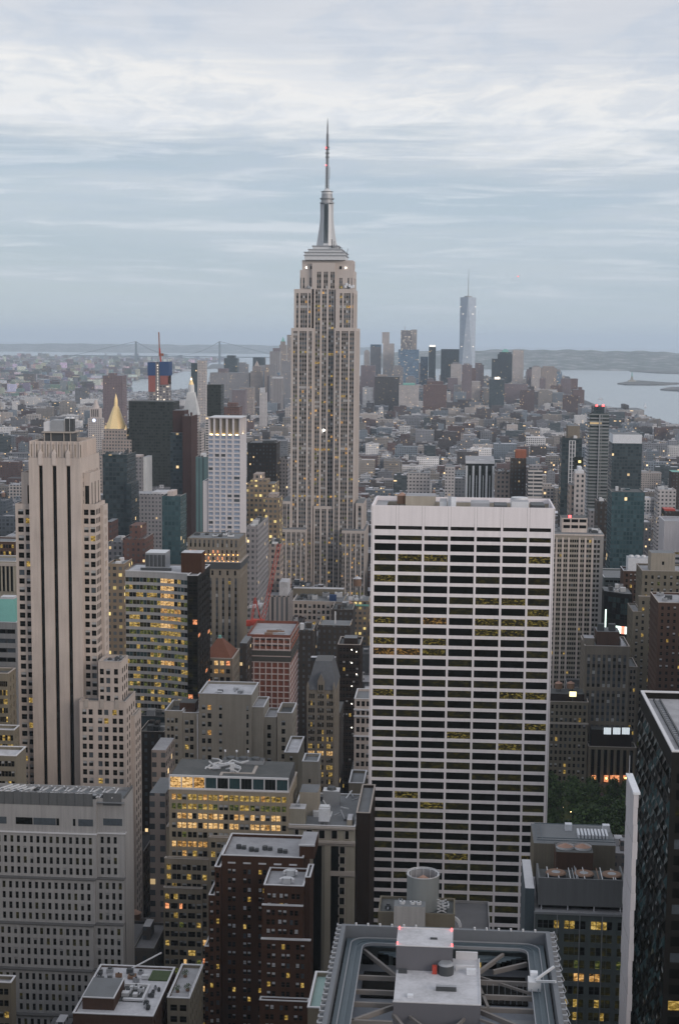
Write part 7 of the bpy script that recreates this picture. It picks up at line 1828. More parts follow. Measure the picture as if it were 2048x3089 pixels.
st('light_setback_tower', 'small pale tower with white rooftop frame between the two dark towers', 1732, 1765, 1432, 1160, 20, 'w_pale', top=[(.1, .9, 1420, 'coping'), (.35, .7, 1409, 'blind_white')], extra=lambda r, x0, x1, y0, y1, z: (lambda m: (m.box(x0-3.5, x0-.05, y0+2, y1, 0, z-8, 'w_tan', top='roof_grey'), m.build('side_wing', r)))(MB()))
def balc(r, x0, x1, y0, y1, z):
    m = MB(); a, c = wx(1790, 1228, y0+4), wx(1822, 1228, y0+4); m.box(a, c, y0+4, y1-3, z+.02, wz(1226, y0+4, 1800), 'w_glass', top='roof_dark'); m.build('upper_block', r)
    for X in (1799, 1818):
        m = MB(); u, zz_ = W(X, 1221, y0+5); m.cyl(u, y0+5, zz_-2, zz_, .9, None, 'lamp_red', 8); m.build('warning_light', r)
    m = MB(); k = 0
    zz_ = z-4
    while zz_ > 20:
        m.box(x0-1.6, x0-.05, y0+2, y1-2, zz_-.4, zz_, 'coping'); m.box(x0+.5, x1-.5, y0-1.2, y0-.05, zz_-.35, zz_, 'metal', bottom=True); zz_ -= 6.6 if k % 2 else 3.3; k += 0
    m.build('balcony', r)
    m = MB(); u = (x0+x1)/2; m.box(u-.6, u+.6, y0-1.4, y0-.05, 0, z, 'metal'); m.build('pier', r)
st('balconied_tower', 'tallest slim dark tower with stacked balconies and red roof lights at right', 1779, 1837, 1250, 1500, 34, 'w_balcony', extra=balc, roof='roof_dark')
def whitecap(r, x0, x1, y0, y1, z):
    m = MB(); m.box(x0+.5, x1-.5, y0+.4, y1-1, z+.02, wz(1311, y0, 1890), 'blind_white', top='roof_grey'); m.build('white_cap', r)
st('white_capped_glass_tower', 'hazy glass tower with a broad blank white top at right', 1846, 1936, 1337, 1700, 40, 'w_glass', extra=whitecap)
st('teal_slab_tower', 'teal glass slab tower in front of the white capped one', 1845, 1944, 1487, 1250, 36, 'w_teal', roof='roof_dark')
st('white_awning_loft', 'white loft building with large square windows at the far right', 1985, 2038, 1480, 1350, 26, 'w_white')
st('red_topped_loft', 'grey loft with a red rooftop stripe at the far right', 2004, 2060, 1545, 1250, 22, 'w_brown', top=[(.0, .6, 1536, 'red_paint')])
st('teal_roofed_block', 'dark block with a teal roof at the far right', 2026, 2080, 1424, 1700, 26, 'w_brown', roof='copper_green')
st('grey_tower_stump', 'plain grey windowless shaft under the balconied tower', 1777, 1797, 1541, 1180, 16, 'w_grey', roof='roof_grey')
st('tan_side_tower', 'brown apartment tower right of the windowless shaft', 1800, 1830, 1516, 1120, 20, 'w_brown')
# stepped warehouse by the water
st('riverside_warehouse', 'huge stepped warehouse block beside the bay at right', 1862, 1942, 1236, 4700, 160, 'w_white_band', top=[(.3, .45, 1222, 'w_brown')])
st('riverside_warehouse_annex', 'long brick riverside block right of the stepped warehouse', 1940, 1990, 1290, 4300, 90, 'w_brick')
st('riverside_brick_block', 'brick riverside apartment block at the right edge of the bay', 1990, 2040, 1285, 4200, 90, 'w_purple', top=[(.0, .4, 1272, 'w_purple')])
st('dark_riverside_block', 'dark riverside block between the slim balconied tower and stepped warehouse', 1838, 1865, 1238, 4500, 100, 'w_purple')

# --- downtown skyline
D = [
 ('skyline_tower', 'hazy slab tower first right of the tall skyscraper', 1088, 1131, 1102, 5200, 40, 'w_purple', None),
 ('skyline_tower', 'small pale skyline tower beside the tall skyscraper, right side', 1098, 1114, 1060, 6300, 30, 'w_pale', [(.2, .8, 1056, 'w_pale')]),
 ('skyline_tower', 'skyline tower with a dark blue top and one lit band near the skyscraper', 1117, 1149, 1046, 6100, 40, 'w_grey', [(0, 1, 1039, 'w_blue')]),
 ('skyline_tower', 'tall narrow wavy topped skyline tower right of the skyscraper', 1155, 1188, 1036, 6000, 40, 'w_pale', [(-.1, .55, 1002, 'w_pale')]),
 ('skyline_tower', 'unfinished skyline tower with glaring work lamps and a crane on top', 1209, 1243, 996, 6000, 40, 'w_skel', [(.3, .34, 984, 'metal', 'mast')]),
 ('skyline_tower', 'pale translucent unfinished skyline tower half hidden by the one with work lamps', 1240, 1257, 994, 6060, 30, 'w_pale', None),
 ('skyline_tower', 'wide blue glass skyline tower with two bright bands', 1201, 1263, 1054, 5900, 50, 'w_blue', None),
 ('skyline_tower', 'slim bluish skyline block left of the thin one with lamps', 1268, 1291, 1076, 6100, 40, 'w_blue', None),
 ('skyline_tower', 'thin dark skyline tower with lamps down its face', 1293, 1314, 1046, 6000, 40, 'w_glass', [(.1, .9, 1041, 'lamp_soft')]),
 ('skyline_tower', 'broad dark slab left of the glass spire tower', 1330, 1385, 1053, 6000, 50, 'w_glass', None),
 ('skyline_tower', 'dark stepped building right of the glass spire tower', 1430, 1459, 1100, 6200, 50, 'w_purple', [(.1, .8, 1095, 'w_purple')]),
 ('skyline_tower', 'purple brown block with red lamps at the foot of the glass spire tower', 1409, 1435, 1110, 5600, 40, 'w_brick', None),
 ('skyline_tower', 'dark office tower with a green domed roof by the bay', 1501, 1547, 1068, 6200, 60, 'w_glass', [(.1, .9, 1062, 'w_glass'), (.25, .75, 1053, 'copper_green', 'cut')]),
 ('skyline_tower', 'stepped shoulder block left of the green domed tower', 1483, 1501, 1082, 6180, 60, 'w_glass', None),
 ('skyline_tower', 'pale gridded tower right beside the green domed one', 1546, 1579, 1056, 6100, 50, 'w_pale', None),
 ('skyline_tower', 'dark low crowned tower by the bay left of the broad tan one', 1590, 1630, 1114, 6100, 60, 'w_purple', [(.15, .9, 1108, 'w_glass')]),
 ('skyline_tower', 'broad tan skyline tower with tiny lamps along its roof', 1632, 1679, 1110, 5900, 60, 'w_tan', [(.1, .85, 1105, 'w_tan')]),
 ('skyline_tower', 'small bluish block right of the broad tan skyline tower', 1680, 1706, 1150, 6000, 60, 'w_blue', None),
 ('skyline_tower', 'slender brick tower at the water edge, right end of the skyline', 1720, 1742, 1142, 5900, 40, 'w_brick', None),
 ('skyline_tower', 'low brick block ending the skyline at the water', 1728, 1762, 1176, 5600, 60, 'w_brick', [(.5, .8, 1168, 'w_brick')]),
 ('skyline_tower', 'dark tan block with small windows below the first slab right of the skyscraper', 1130, 1203, 1136, 4900, 60, 'w_brown', [(.1, .5, 1130, 'w_tan')]),
 ('skyline_tower', 'pale block with green roof below the wide blue glass tower', 1203, 1262, 1162, 4700, 50, 'w_pale', [(.2, .8, 1156, 'copper_green')]),
 ('skyline_tower', 'red brown stepped block below the thin skyline tower with lamps', 1276, 1347, 1160, 4800, 60, 'w_brick', [(.15, .85, 1150, 'w_brick')]),
 ('skyline_tower', 'long pale stepped office block below the glass spire tower', 1368, 1448, 1162, 5300, 70, 'w_pale', [(.25, 1, 1150, 'w_pale')]),
 ('skyline_tower', 'slim dark tower in front of the green domed one', 1476, 1521, 1144, 5000, 40, 'w_glass', [(.35, .7, 1138, 'lamp_soft')]),
 ('skyline_tower', 'purplish block below the pale gridded tower', 1522, 1591, 1158, 5400, 60, 'w_purple', None),
 ('skyline_tower', 'dark block beneath the broad dark slab', 1350, 1380, 1140, 5500, 40, 'w_purple', None),
 # left of the skyscraper
 ('skyline_tower', 'dark shouldered tower standing alone before the bay, left of the skyscraper', 676, 716, 1080, 5900, 50, 'w_glass', [(.2, .8, 1072, 'w_glass')]),
 ('skyline_tower', 'dark narrow block right of the shouldered one, left of the skyscraper', 763, 797, 1078, 6000, 50, 'w_glass', None),
 ('skyline_tower', 'tapered stone tower with a pointed crown left of the skyscraper', 756, 790, 1120, 5200, 40, 'w_tan', [(.15, .85, 1105, 'w_tan'), (.3, .7, 1088, 'w_tan', 'pyr')]),
 ('skyline_tower', 'striped tower with a bright lamp at its foot left of the skyscraper', 814, 843, 1060, 6000, 50, 'w_stripe', [(.3, 1, 1050, 'w_purple')]),
 ('skyline_tower', 'old spired tower in the cluster left of the skyscraper', 843, 862, 1040, 6200, 40, 'w_tan', [(.15, .85, 1030, 'w_tan'), (.25, .75, 1016, 'copper_green', 'pyr')]),
 ('skyline_tower', 'slim stone tower touching the left edge of the skyscraper', 866, 884, 1010, 6300, 40, 'w_tan', None),
 ('skyline_tower', 'pale stepped block at left end of the skyline', 634, 684, 1124, 5000, 60, 'w_grey', [(.45, 1, 1112, 'w_purple')]),
 ('skyline_tower', 'long grey block in the middle of the left skyline', 686, 752, 1124, 5200, 60, 'w_grey', None),
 ('skyline_tower', 'stone tower with stepped top between striped and tapered towers', 797, 824, 1118, 5300, 40, 'w_tan', [(.15, .8, 1100, 'w_tan')]),
 ('skyline_tower', 'white topped wide block left of the skyscraper', 820, 850, 1142, 4900, 50, 'w_stripe', [(0, 1, 1137, 'roof_white')]),
 ('skyline_tower', 'grey tower close to the left edge of the skyscraper', 850, 884, 1088, 5600, 50, 'w_grey', None),
 ('skyline_tower', 'slim white tower in front of the tapered stone tower', 783, 803, 1184, 4000, 24, 'w_white', [(.05, .7, 1170, 'roof_white')]),
 ('skyline_tower', 'purple housing block low in the left skyline', 700, 740, 1176, 4300, 40, 'w_purple', None),
 ('skyline_tower', 'tan building low between dark green and tapered towers', 722, 764, 1168, 4500, 40, 'w_tan', None),
]
for row in D:
    nm, lb, X0, X1, yt, Y, dep, mat, top = row
    st(nm, lb, X0, X1, yt, Y, dep, mat, top, cat='tower')
sr = random.Random(21)
for k in range(34):
    X = sr.choice([sr.uniform(1092, 1330), sr.uniform(1330, 1700), sr.uniform(700, 875)]); w_ = sr.uniform(16, 38); Yk = sr.uniform(5000, 6700)
    yk = sr.uniform(1092, 1150) if X > 1000 else sr.uniform(1098, 1150)
    if 1455 < X+w_ and X < 1480: continue
    a, _ = W(X, yk, Yk); c, _ = W(X+w_, yk, Yk)
    if any(a < q[1] and c > q[0] and Yk < q[3]+2 and Yk+30 > q[2]-2 for q in FOOT): continue
    r_ = st('skyline_block', 'hazy mid height office block packed among the downtown skyline towers', X, X+w_, yk, Yk, 30, sr.choice(['w_grey', 'w_pale', 'w_blue', 'w_glass', 'w_grey', 'w_purple', 'w_stripe']), [(.15, .8, yk-sr.uniform(2, 7), 'w_grey')])
    r_[0]['group'] = 'hazy blocks among the skyline towers'
def glass_spire():
    Y = 5880.0; x0, zb = W(1383, 1150, Y); x1 = wx(1431, 1150, Y); cx = (x0+x1)/2; h = (x1-x0)/2; cy_ = Y+h
    zt = wz(897, cy_, 1408)
    r = empty('glass_spire_tower', (cx, cy_, 0), 'tallest skyline tower, pale blue glass with tapering triangular faces and a thin spire', 'skyscraper')
    m = MB(); bs = [(cx-h, cy_-h), (cx+h, cy_-h), (cx+h, cy_+h), (cx-h, cy_+h)]; tp = [(cx, cy_-h), (cx+h, cy_), (cx, cy_+h), (cx-h, cy_)]
    for j in range(4):
        j2 = (j+1) % 4
        m.poly([(*bs[j], 20), (*bs[j2], 20), (*tp[j], zt)], 'spire_glass')
        m.poly([(*bs[j2], 20), (*tp[j2], zt), (*tp[j], zt)], 'spire_glass')
    m.poly([(*tp[j], zt) for j in range(4)], 'metal'); m.build('glass_wall', r)
    m = MB(); m.box(cx-h, cx+h, cy_-h, cy_+h, 0, 20, 'w_blue'); m.build('base', r)
    m = MB(); m.cyl(cx, cy_, zt, zt+5, h*.5, h*.5, 'metal', 16); m.build('roof_ring', r)
    m = MB(); z2 = wz(810, cy_, 1408); m.cyl(cx, cy_, zt+5, zt+5+(z2-zt)*.5, 1.8, 1.2, 'metal', 8); m.cyl(cx, cy_, zt+5+(z2-zt)*.5, z2, 1.2, .4, 'metal', 8); m.build('spire', r)
    foot(cx-h, cx+h, cy_-h, cy_+h)
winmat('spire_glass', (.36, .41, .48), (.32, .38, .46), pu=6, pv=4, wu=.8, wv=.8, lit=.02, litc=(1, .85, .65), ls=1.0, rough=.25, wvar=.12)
glass_spire()
# ================================================================== the fabric of the city
def colr(c, a): return (c[0], c[1], c[2], a)
KINDS = [('red brick', (.105, .066, .062), 2.6), ('brown brick', (.072, .06, .06), 3), ('tan', (.22, .20, .185), 3.0), ('cream', (.40, .36, .34), 2.0), ('grey', (.19, .195, .215), 3.4), ('white', (.60, .59, .60), 1.8), ('dark glass', (.05, .065, .07), 1.2), ('blue grey', (.17, .20, .235), 2.2)]
ROOFS = [('white', (.58, .58, .62), 2.0), ('pale grey', (.34, .34, .36), 2.5), ('grey', (.19, .19, .20), 2.5), ('black', (.06, .06, .065), 1.6)]
def wpick(r, L):
    t = r.random()*sum(x[2] for x in L)
    for x in L:
        t -= x[2]
        if t <= 0: return x
    return L[-1]
for key, a in (('f_punch', dict(pu=3.4, pv=3.5, wu=.42, wv=.46)), ('f_band', dict(pu=7, pv=3.6, wu=.9, wv=.45)), ('f_big', dict(pu=4.4, pv=4.2, wu=.62, wv=.6))):
    winmat(key, (.2, .2, .2), attr=True, lit=.03, litc=(1, .68, .33), ls=1.5, **a)
# roof material by attribute
m_, n = newmat('f_roof'); at = n.node('ShaderNodeAttribute', attribute_name='Col'); g = n.node('ShaderNodeNewGeometry')
k = n.m('ADD', n.m('MULTIPLY', n.m('SUBTRACT', n.noise(g.outputs['Position'], .09, 4, .7), .5), 1.0), 1.0)
hs = n.node('ShaderNodeHueSaturation'); n.put(hs.inputs['Color'], at.outputs['Color']); n.put(hs.inputs['Value'], k); pbr(n, hs.outputs[0], .85)
class CM(MB):
    def __init__(s): super().__init__(); s.c = []
    def cbox(s, x0, x1, y0, y1, z0, z1, k, wc, rc):
        s.box(x0, x1, y0, y1, z0, z1, k, top='f_roof'); s.c += [colr(wc, 1.0)]*4+[colr(rc, 0.0)]
FG = {}
def fadd(r_):
    for gx in range(int(r_[0]//60), int(r_[1]//60)+1):
        for gy in range(int(r_[2]//60), int(r_[3]//60)+1): FG.setdefault((gx, gy), []).append(r_)
for r_ in FOOT: fadd(r_)
def free(x0, x1, y0, y1, mg=2.0):
    for gx in range(int((x0-mg)//60), int((x1+mg)//60)+1):
        for gy in range(int((y0-mg)//60), int((y1+mg)//60)+1):
            for a, b_, c, d_ in FG.get((gx, gy), ()):
                if x0 < b_+mg and x1 > a-mg and y0 < d_+mg and y1 > c-mg: return False
    return True
def pip(x, y, poly):
    c = False; j = len(poly)-1
    for i in range(len(poly)):
        xi, yi = poly[i][:2]; xj, yj = poly[j][:2]
        if (yi > y) != (yj > y) and x < (xj-xi)*(y-yi)/(yj-yi)+xi: c = not c
        j = i
    return c
SHP = [(-2600, -600), (2000, -600), (1800, 3000)]+SH+[(-2300, 5200)]
# height of the fabric allowed at a photo x: nothing may grow over the roofs the photo shows
def cap_height(X, y, x):
    """limits by district"""
    if y < 700: return 44
    if y < 1000: return 52
    if y < 1300: return 56
    if y < 2000: return 72
    if y < 4700: return 56 if X < 1100 else 46
    return 95
def lerp_(X, L):
    for (a, b_), (c, d_) in zip(L, L[1:]):
        if X <= c: return b_+(d_-b_)*max(0, X-a)/(c-a)
    return L[-1][1]
PARK = (wx(1640, 2400, 790)-20, wx(1900, 2400, 790)+30, 700, 845)
PARK = (PARK[0], PARK[1], 655, 840); fadd(PARK)
cr = random.Random(1234)
lots = []
y = 420.0
while y < 7600:
    bd = 60.0 if y < 3900 else cr.uniform(45, 75)
    xl, xr = -y*.42-90, y*.27+120
    # avenues every 250 m or so
    x = math.floor(xl/262)*262-30+(0 if y < 1250 else cr.uniform(-90, 90))
    while x < xr:
        ag = 14 if y < 1250 else 6
        blk0, blk1 = x+ag, x+262-ag
        for half_ in (0, 1):
            yy0 = y+half_*bd/2+(.4 if half_ else 0); yy1 = y+(half_+1)*bd/2-(0 if half_ else .4)
            u = blk0
            while u < blk1-8:
                big = cr.random() < .16
                wdt = cr.uniform(9, 20) if not big else cr.uniform(22, 46)
                if y > 4000: wdt *= 1.15
                u1 = min(blk1, u+wdt)
                ya = yy0+(cr.uniform(0, 2) if half_ == 0 else cr.uniform(0, 7)); yb = yy1-(cr.uniform(0, 7) if half_ == 0 else cr.uniform(0, 2))
                if xl < u < xr and pip(u, ya, SHP) and pip(u1, yb, SHP): lots.append((u, u1-.15, ya, yb, big))
                u = u1
        x += 262
    y += bd+(18 if cr.random() < .86 else 30)
items = []
for (x0, x1, y0, y1, big) in lots:
    if not free(x0, x1, y0, y1): 
        # try half lot
        if free(x0, (x0+x1)/2, y0, y1): x1 = (x0+x1)/2
        elif free((x0+x1)/2, x1, y0, y1): x0 = (x0+x1)/2
        else: continue
    yc = (y0+y1)/2; X, _ = P((x0+x1)/2, y0, 20)
    if X < -700 or X > 2900: continue
    t = cr.random()
    if yc < 1300: h = cr.uniform(22, 50) if not big else cr.uniform(30, 60)
    elif yc < 2100: h = cr.uniform(20, 52) if not big else cr.uniform(34, 80)
    elif yc < 4300: h = cr.uniform(12, 32) if not big else cr.uniform(24, 58)
    elif yc < 5200: h = cr.uniform(12, 30) if not big else cr.uniform(24, 60)
    else: h = cr.uniform(18, 45) if not big else cr.uniform(35, 95)
    if X < 700 and 2200 < yc < 5200: h *= 1.12
    if cr.random() < .035 and 2000 < yc < 5200: h *= 1.9
    h = min(h, cap_height(X, yc, x0)*(1 if not big else 1.25))
    if X < 640 and yc > 4800: h = min(h, 14)
    if X > 1730 and yc > 2300:
        ln = lerp_(X, [(1700, 1190), (1766, 1226), (1800, 1222), (1880, 1240), (1950, 1257), (2018, 1280), (2048, 1284), (2300, 1330)])
        while h > 4 and P(x0, y0, h)[1] < ln: h -= 3
        if h <= 4: continue
    K = wpick(cr, KINDS); RF = wpick(cr, ROOFS)
    v = cr.uniform(.72, 1.25)*(.38 if yc < 1300 else (.7 if yc < 1800 else 1.0)); wc = tuple(min(.8, c*v) for c in K[1]); rv = cr.uniform(.8, 1.2)*(.5 if yc < 1300 else 1); rc = tuple(c*rv for c in RF[1])  # nearer walls and roofs darkened: street canyon shade put into their colours
    mk = 'f_band' if K[0] == 'dark glass' else cr.choice(['f_punch', 'f_punch', 'f_big'])
    items.append([x0, x1, y0, y1, h, K[0], RF[0], wc, rc, mk, cr.randrange(1 << 30), big])
def emit(cm, it, detail=1):
    x0, x1, y0, y1, h, kn, rn, wc, rc, mk, sd, big = it; r = random.Random(sd)
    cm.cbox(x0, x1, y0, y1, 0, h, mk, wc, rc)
    if detail:
        w, d_ = x1-x0, y1-y0
        for k in range(r.choice([1, 1, 2, 3]) if w*d_ > 150 else 1):
            a = x0+w*r.uniform(.08, .6); c = min(x1-.4, a+r.uniform(2.5, max(3, w*.4))); e = y0+d_*r.uniform(.08, .6); f = min(y1-.4, e+r.uniform(2.5, 8))
            wc2 = wc if r.random() < .55 else (.45, .45, .47); cm.cbox(a, c, e, f, h+.02, h+r.uniform(1.8, 5.2), 'f_punch', tuple(q*.95 for q in wc2), r.choice([rc, (.4, .4, .42), (.1, .1, .1)]))
# the three hundred that show largest become things of their own
def seen(it):
    x0, x1, y0, y1, h = it[:5]
    X0, t = P(x0, y0, h); X1, _ = P(x1, y0, h); _, bt = P(x0, y0, 0)
    vis = max(0, min(2048, X1)-max(0, X0))
    return vis*max(0, min(3089, bt)-max(0, t))
VIS = None
# a coarse depth sweep tells which lots the big buildings hide
import bisect
NX, NY = 256, 386
zb = [[1e9]*NX for _ in range(NY)]
def rast(x0, x1, y0, h, test=False):
    X0, t = P(x0, y0, h); X1, _ = P(x1, y0, h); _, bt = P((x0+x1)/2, y0, 0)
    i0, i1 = max(0, int(X0/8)), min(NX-1, int(X1/8)); j0, j1 = max(0, int(t/8)), min(NY-1, int(bt/8)); nfree = 0
    for j in range(j0, j1+1):
        row = zb[j]
        for i in range(i0, i1+1):
            if test:
                if row[i] > y0-1: nfree += 1
            elif y0 < row[i]: row[i] = y0
    return nfree
HEROES = []
for o in list(bpy.data.objects):
    if o.type == 'MESH' and o.parent is not None and o.name.split('.')[0] in ('wall', 'front_block', 'machine_room', 'louvre_screen', 'roof_house', 'sheeting', 'panel', 'lower_wall', 'upper_block', 'upper_wing', 'banded_wing', 'rear_block'):
        bb = [o.matrix_basis @ Vector(c) for c in o.bound_box]; off = Vector(parent_world(o.parent))
        xs = [c.x+off.x for c in bb]; ys = [c.y+off.y for c in bb]; zs = [c.z for c in bb]
        rast(min(xs), max(xs), min(ys), max(zs))
items.sort(key=lambda it: it[2])
score = []
for k, it in enumerate(items):
    nf = rast(it[0], it[1], it[2], it[4], True) if seen(it) > 0 else 0
    score.append((nf, k))
    rast(it[0], it[1], it[2], it[4])
score.sort(reverse=True)
own = [k for nf, k in score[:300] if nf > 0]
ownset = set(own)
hidden = {k for nf, k in score if nf == 0 and items[k][2] < 2600}
LM = [(160, 'the art deco tower'), (350, 'the gold pyramid tower'), (460, 'the broad black tower'), (575, 'the white spire tower'), (675, 'the white crowned tower'), (800, 'the golden windowed steps'), (977, 'the tall mast skyscraper'),
      (1230, 'the upper left corner of the white slab'), (1440, 'the white ribbed block'), (1580, 'the brown apartment slab'), (1720, 'the latticed dark tower'), (1808, 'the balconied tower'), (1890, 'the white capped glass tower'), (2010, 'the pale banded tower at the right edge')]
used = {}
for k in own:
    it = items[k]; x0, x1, y0, y1, h, kn, rn = it[:7]
    X, yv = P((x0+x1)/2, y0, h); xx_, nm = min(LM, key=lambda q: abs(q[0]-X))
    side = 'left of' if X < xx_-14 else ('right of' if X > xx_+14 else 'in line with')
    far = 'near' if y0 < 1200 else ('a few blocks back' if y0 < 1700 else ('farther back' if y0 < 2600 else 'far back'))
    size = ('narrow ' if x1-x0 < 13 else ('wide ' if x1-x0 > 28 else ''))+('low' if h < 22 else ('mid-rise' if h < 42 else 'tall'))
    lb = f"{size} {kn} building with a {rn} roof {side} {nm}, {far}"
    used.setdefault(lb, []).append(k)
def emit_own():
    for lb, ks in used.items():
        for k in ks:
            it = items[k]; x0, x1, y0, y1, h, kn, rn, wc, rc, mk, sd, big = it; r = random.Random(sd)
            root = empty('city_building', ((x0+x1)/2, (y0+y1)/2, 0), ' '.join(lb.split()[:16]), 'building', 'city buildings between the towers')
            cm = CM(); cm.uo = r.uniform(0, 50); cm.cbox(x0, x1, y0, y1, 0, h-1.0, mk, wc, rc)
            t = .35
            for a, b_, c, d_ in ((x0, x1, y0, y0+t), (x0, x1, y1-t, y1), (x0, x0+t, y0+t, y1-t), (x1-t, x1, y0+t, y1-t)): cm.cbox(a, b_, c, d_, h-.98, h, 'f_roof', wc, tuple(q*.8+.1 for q in wc))
            cm.build('wall', root)
            w, d_ = x1-x0, y1-y0
            for j in range(r.choice([1, 2, 2, 3])):
                a = x0+w*r.uniform(.08, .6); c = min(x1-.8, a+r.uniform(2.5, max(3, w*.35))); e = y0+d_*r.uniform(.08, .6); f = min(y1-.8, e+r.uniform(2.5, 7))
                m = CM(); m.cbox(a, c, e, f, h-.98, h+r.uniform(1.2, 4.5), 'f_punch', wc if r.random() < .6 else (.42, .42, .44), r.choice([rc, (.4, .4, .42)])); m.build('roof_house', root)
            if r.random() < .35 and y0 < 2200 and w > 9:
                a, e = x0+w*r.uniform(.25, .75), y0+d_*r.uniform(.3, .7); q = r.uniform(1.6, 2.4)
                m = MB(); m.cyl(a, e, h+2.5, h+2.5+q*1.8, q, q, 'wood', 10); tk = m.build('water_tank', root)
                m = MB(); m.cyl(a, e, h+2.5+q*1.8, h+2.5+q*2.4, q*1.1, .1, 'tank_roof', 10); m.build('tank_roof', tk)
                m = MB(); 
                for j in range(4): m.beam((a+q*.7*math.cos(j*1.57+.8), e+q*.7*math.sin(j*1.57+.8), h-.98), (a+q*.7*math.cos(j*1.57+.8), e+q*.7*math.sin(j*1.57+.8), h+2.5), .3, .3, 'metal_dark')
                m.build('tank_stand', tk)
emit_own()
cm = CM(); cm.uo = 3.3
for k, it in enumerate(items):
    if k in ownset: continue
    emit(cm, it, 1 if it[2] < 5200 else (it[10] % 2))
# the blocks round the viewpoint, under and beside the frame
y = -420.0
while y < 1250:
    for x in range(-760, 700, 46):
        x0, x1 = x+2, x+cr.uniform(34, 43); y0, y1 = y, y+cr.uniform(48, 58)
        if not free(x0, x1, y0, y1, 3): continue
        lim = 1e9
        for xx_ in (x0, x1):
            for yy_ in (y0, y1):
                X, _ = P(xx_, yy_, 100)
                if yy_ > 20 and -150 < X < 2200: lim = min(lim, 255-.50*yy_-12)
        if lim < 1e9 and y > 240: continue
        if abs(x) < 60 and abs(y) < 120: lim = min(lim, 150)
        h = min(cr.uniform(70, 175), lim); K = wpick(cr, KINDS)
        if h < 12: continue
        cm.cbox(x0, x1, y0, y1, 0, h, 'f_big', K[1], (.2, .2, .2))
    y += 80
o = cm.build('city_blocks'); o['kind'] = 'stuff'; o['label'] = 'endless low city blocks reaching back to the skyline and the water'; o['category'] = 'city'

# outer boroughs across the river
cm = CM(); cb = random.Random(99)
BK = [p for p in [(-9000, 3500), (-2450, 4800)]+gp([(130, 1190), (250, 1186), (362, 1184), (372, 1148), (446, 1138), (500, 1128), (560, 1114), (600, 1108), (618, 1096), (640, 1092)])+gp([(690, 1088), (600, 1082), (480, 1078), (300, 1075), (120, 1074), (-200, 1073)])+[(-16000, 16000)]]
cnt = 0
while cnt < 9000:
    X = cb.uniform(-60, 690); yi = 1076+(1200-1076)*(cb.random()**.9); x, y = G(X, yi, 0)
    if not pip(x, y, BK): continue
    w, d_ = cb.uniform(14, 60), cb.uniform(14, 50); h = cb.uniform(7, 18) if cb.random() < .93 else cb.uniform(22, 60)
    K = wpick(cb, KINDS); RF = wpick(cb, ROOFS); cm.cbox(x, x+w, y, y+d_, -.6, h, 'f_punch', tuple(c*cb.uniform(.8, 1.3) for c in K[1]), RF[1]); cnt += 1
o = cm.build('borough_blocks'); o['kind'] = 'stuff'; o['label'] = 'hazy mass of low houses across the river at left'; o['category'] = 'city'
cm = CM()
for i in range(900):
    X = cb.uniform(1120, 2060); yi = cb.uniform(1092, 1107); x, y = G(X, yi, 0); w = cb.uniform(20, 70); h = cb.uniform(10, 35)
    cm.cbox(x, x+w, y, y+40, -3, h, 'f_punch', (.4, .38, .37), (.45, .45, .46))
o = cm.build('far_shore_blocks'); o['kind'] = 'stuff'; o['label'] = 'pale specks of buildings along the far hilly shore'; o['category'] = 'city'
# piers with long pale sheds and lamps along the river
for (X, yi, L, lb) in ((560, 1118, 260, 'long pale pier shed on the river left of the netted tower'), (250, 1170, 420, 'long white roofed shed with a row of lamps beyond the gold pyramid tower'), (175, 1184, 330, 'long pale flat shed left of the domed clock tower')):
    x, y = G(X, yi, 0); m = MB(); m.box(x-L/2, x+L/2, y, y+60, -3, 9, 'roof_white'); r = empty('pier_shed', (x, y, 0), lb, 'shed'); m.build('shed_wall', r)
    if X == 250:
        for i in range(14): m = MB(); u = x-L/2+L*(i+.5)/14; m.box(u-2, u+2, y-2, y-.5, 7, 10, 'lamp_soft', bottom=True); m.build('lamp', r)
for i, (X, yi) in enumerate([(110, 1172), (120, 1168), (128, 1163), (60, 1121), (92, 1122), (76, 1120), (150, 1117), (172, 1140), (268, 1152), (338, 1104), (232, 1143), (30, 1180), (396, 1156), (420, 1120), (210, 1143), (14, 1142)]):
    x, y = G(X, yi, 0); m = MB(); m.cyl(x, y, 8, 13, 3, None, 'lamp_orange' if i % 3 else 'lamp_soft', 6); m.cyl(x, y, -.5, 8, .5, None, 'metal_dark', 4)
    o = m.build('street_lamp'); o['label'] = 'glowing street lamp in the hazy streets across the river'; o['category'] = 'street lamp'; o['group'] = 'street lamps across the river'
# far ground lights near
# ================================================================== park trees, street, cars
def leafball(r, R0, H0, n_, k1='leaf', k2='leaf_dark'):
    m = MB()
    cl = [(r.uniform(-.55, .55)*R0, r.uniform(-.55, .55)*R0, r.uniform(.45, .95)*H0, r.uniform(.35, .6)*R0) for _ in range(9)]
    for i in range(n_):
        c = r.choice(cl); th, ph_ = r.uniform(0, 6.283), math.acos(r.uniform(-1, 1)); q = c[3]*r.uniform(.6, 1.08)
        p = Vector((c[0]+q*math.sin(ph_)*math.cos(th), c[1]+q*math.sin(ph_)*math.sin(th), c[2]+q*.75*math.cos(ph_)))
        a = Vector((r.uniform(-1, 1), r.uniform(-1, 1), r.uniform(-1, 1))).normalized()*r.uniform(.25, .55)*R0/5; b_ = a.cross(Vector((r.uniform(-1, 1), r.uniform(-1, 1), r.uniform(-1, 1)))).normalized()*a.length
        m.poly([tuple(p-a), tuple(p-b_), tuple(p+a), tuple(p+b_)], k1 if r.random() < .55 else k2)
    return m.mesh('crown')
tr_ = random.Random(4)
CROWNS = [leafball(tr_, 6.5, 16, 1300) for _ in range(3)]
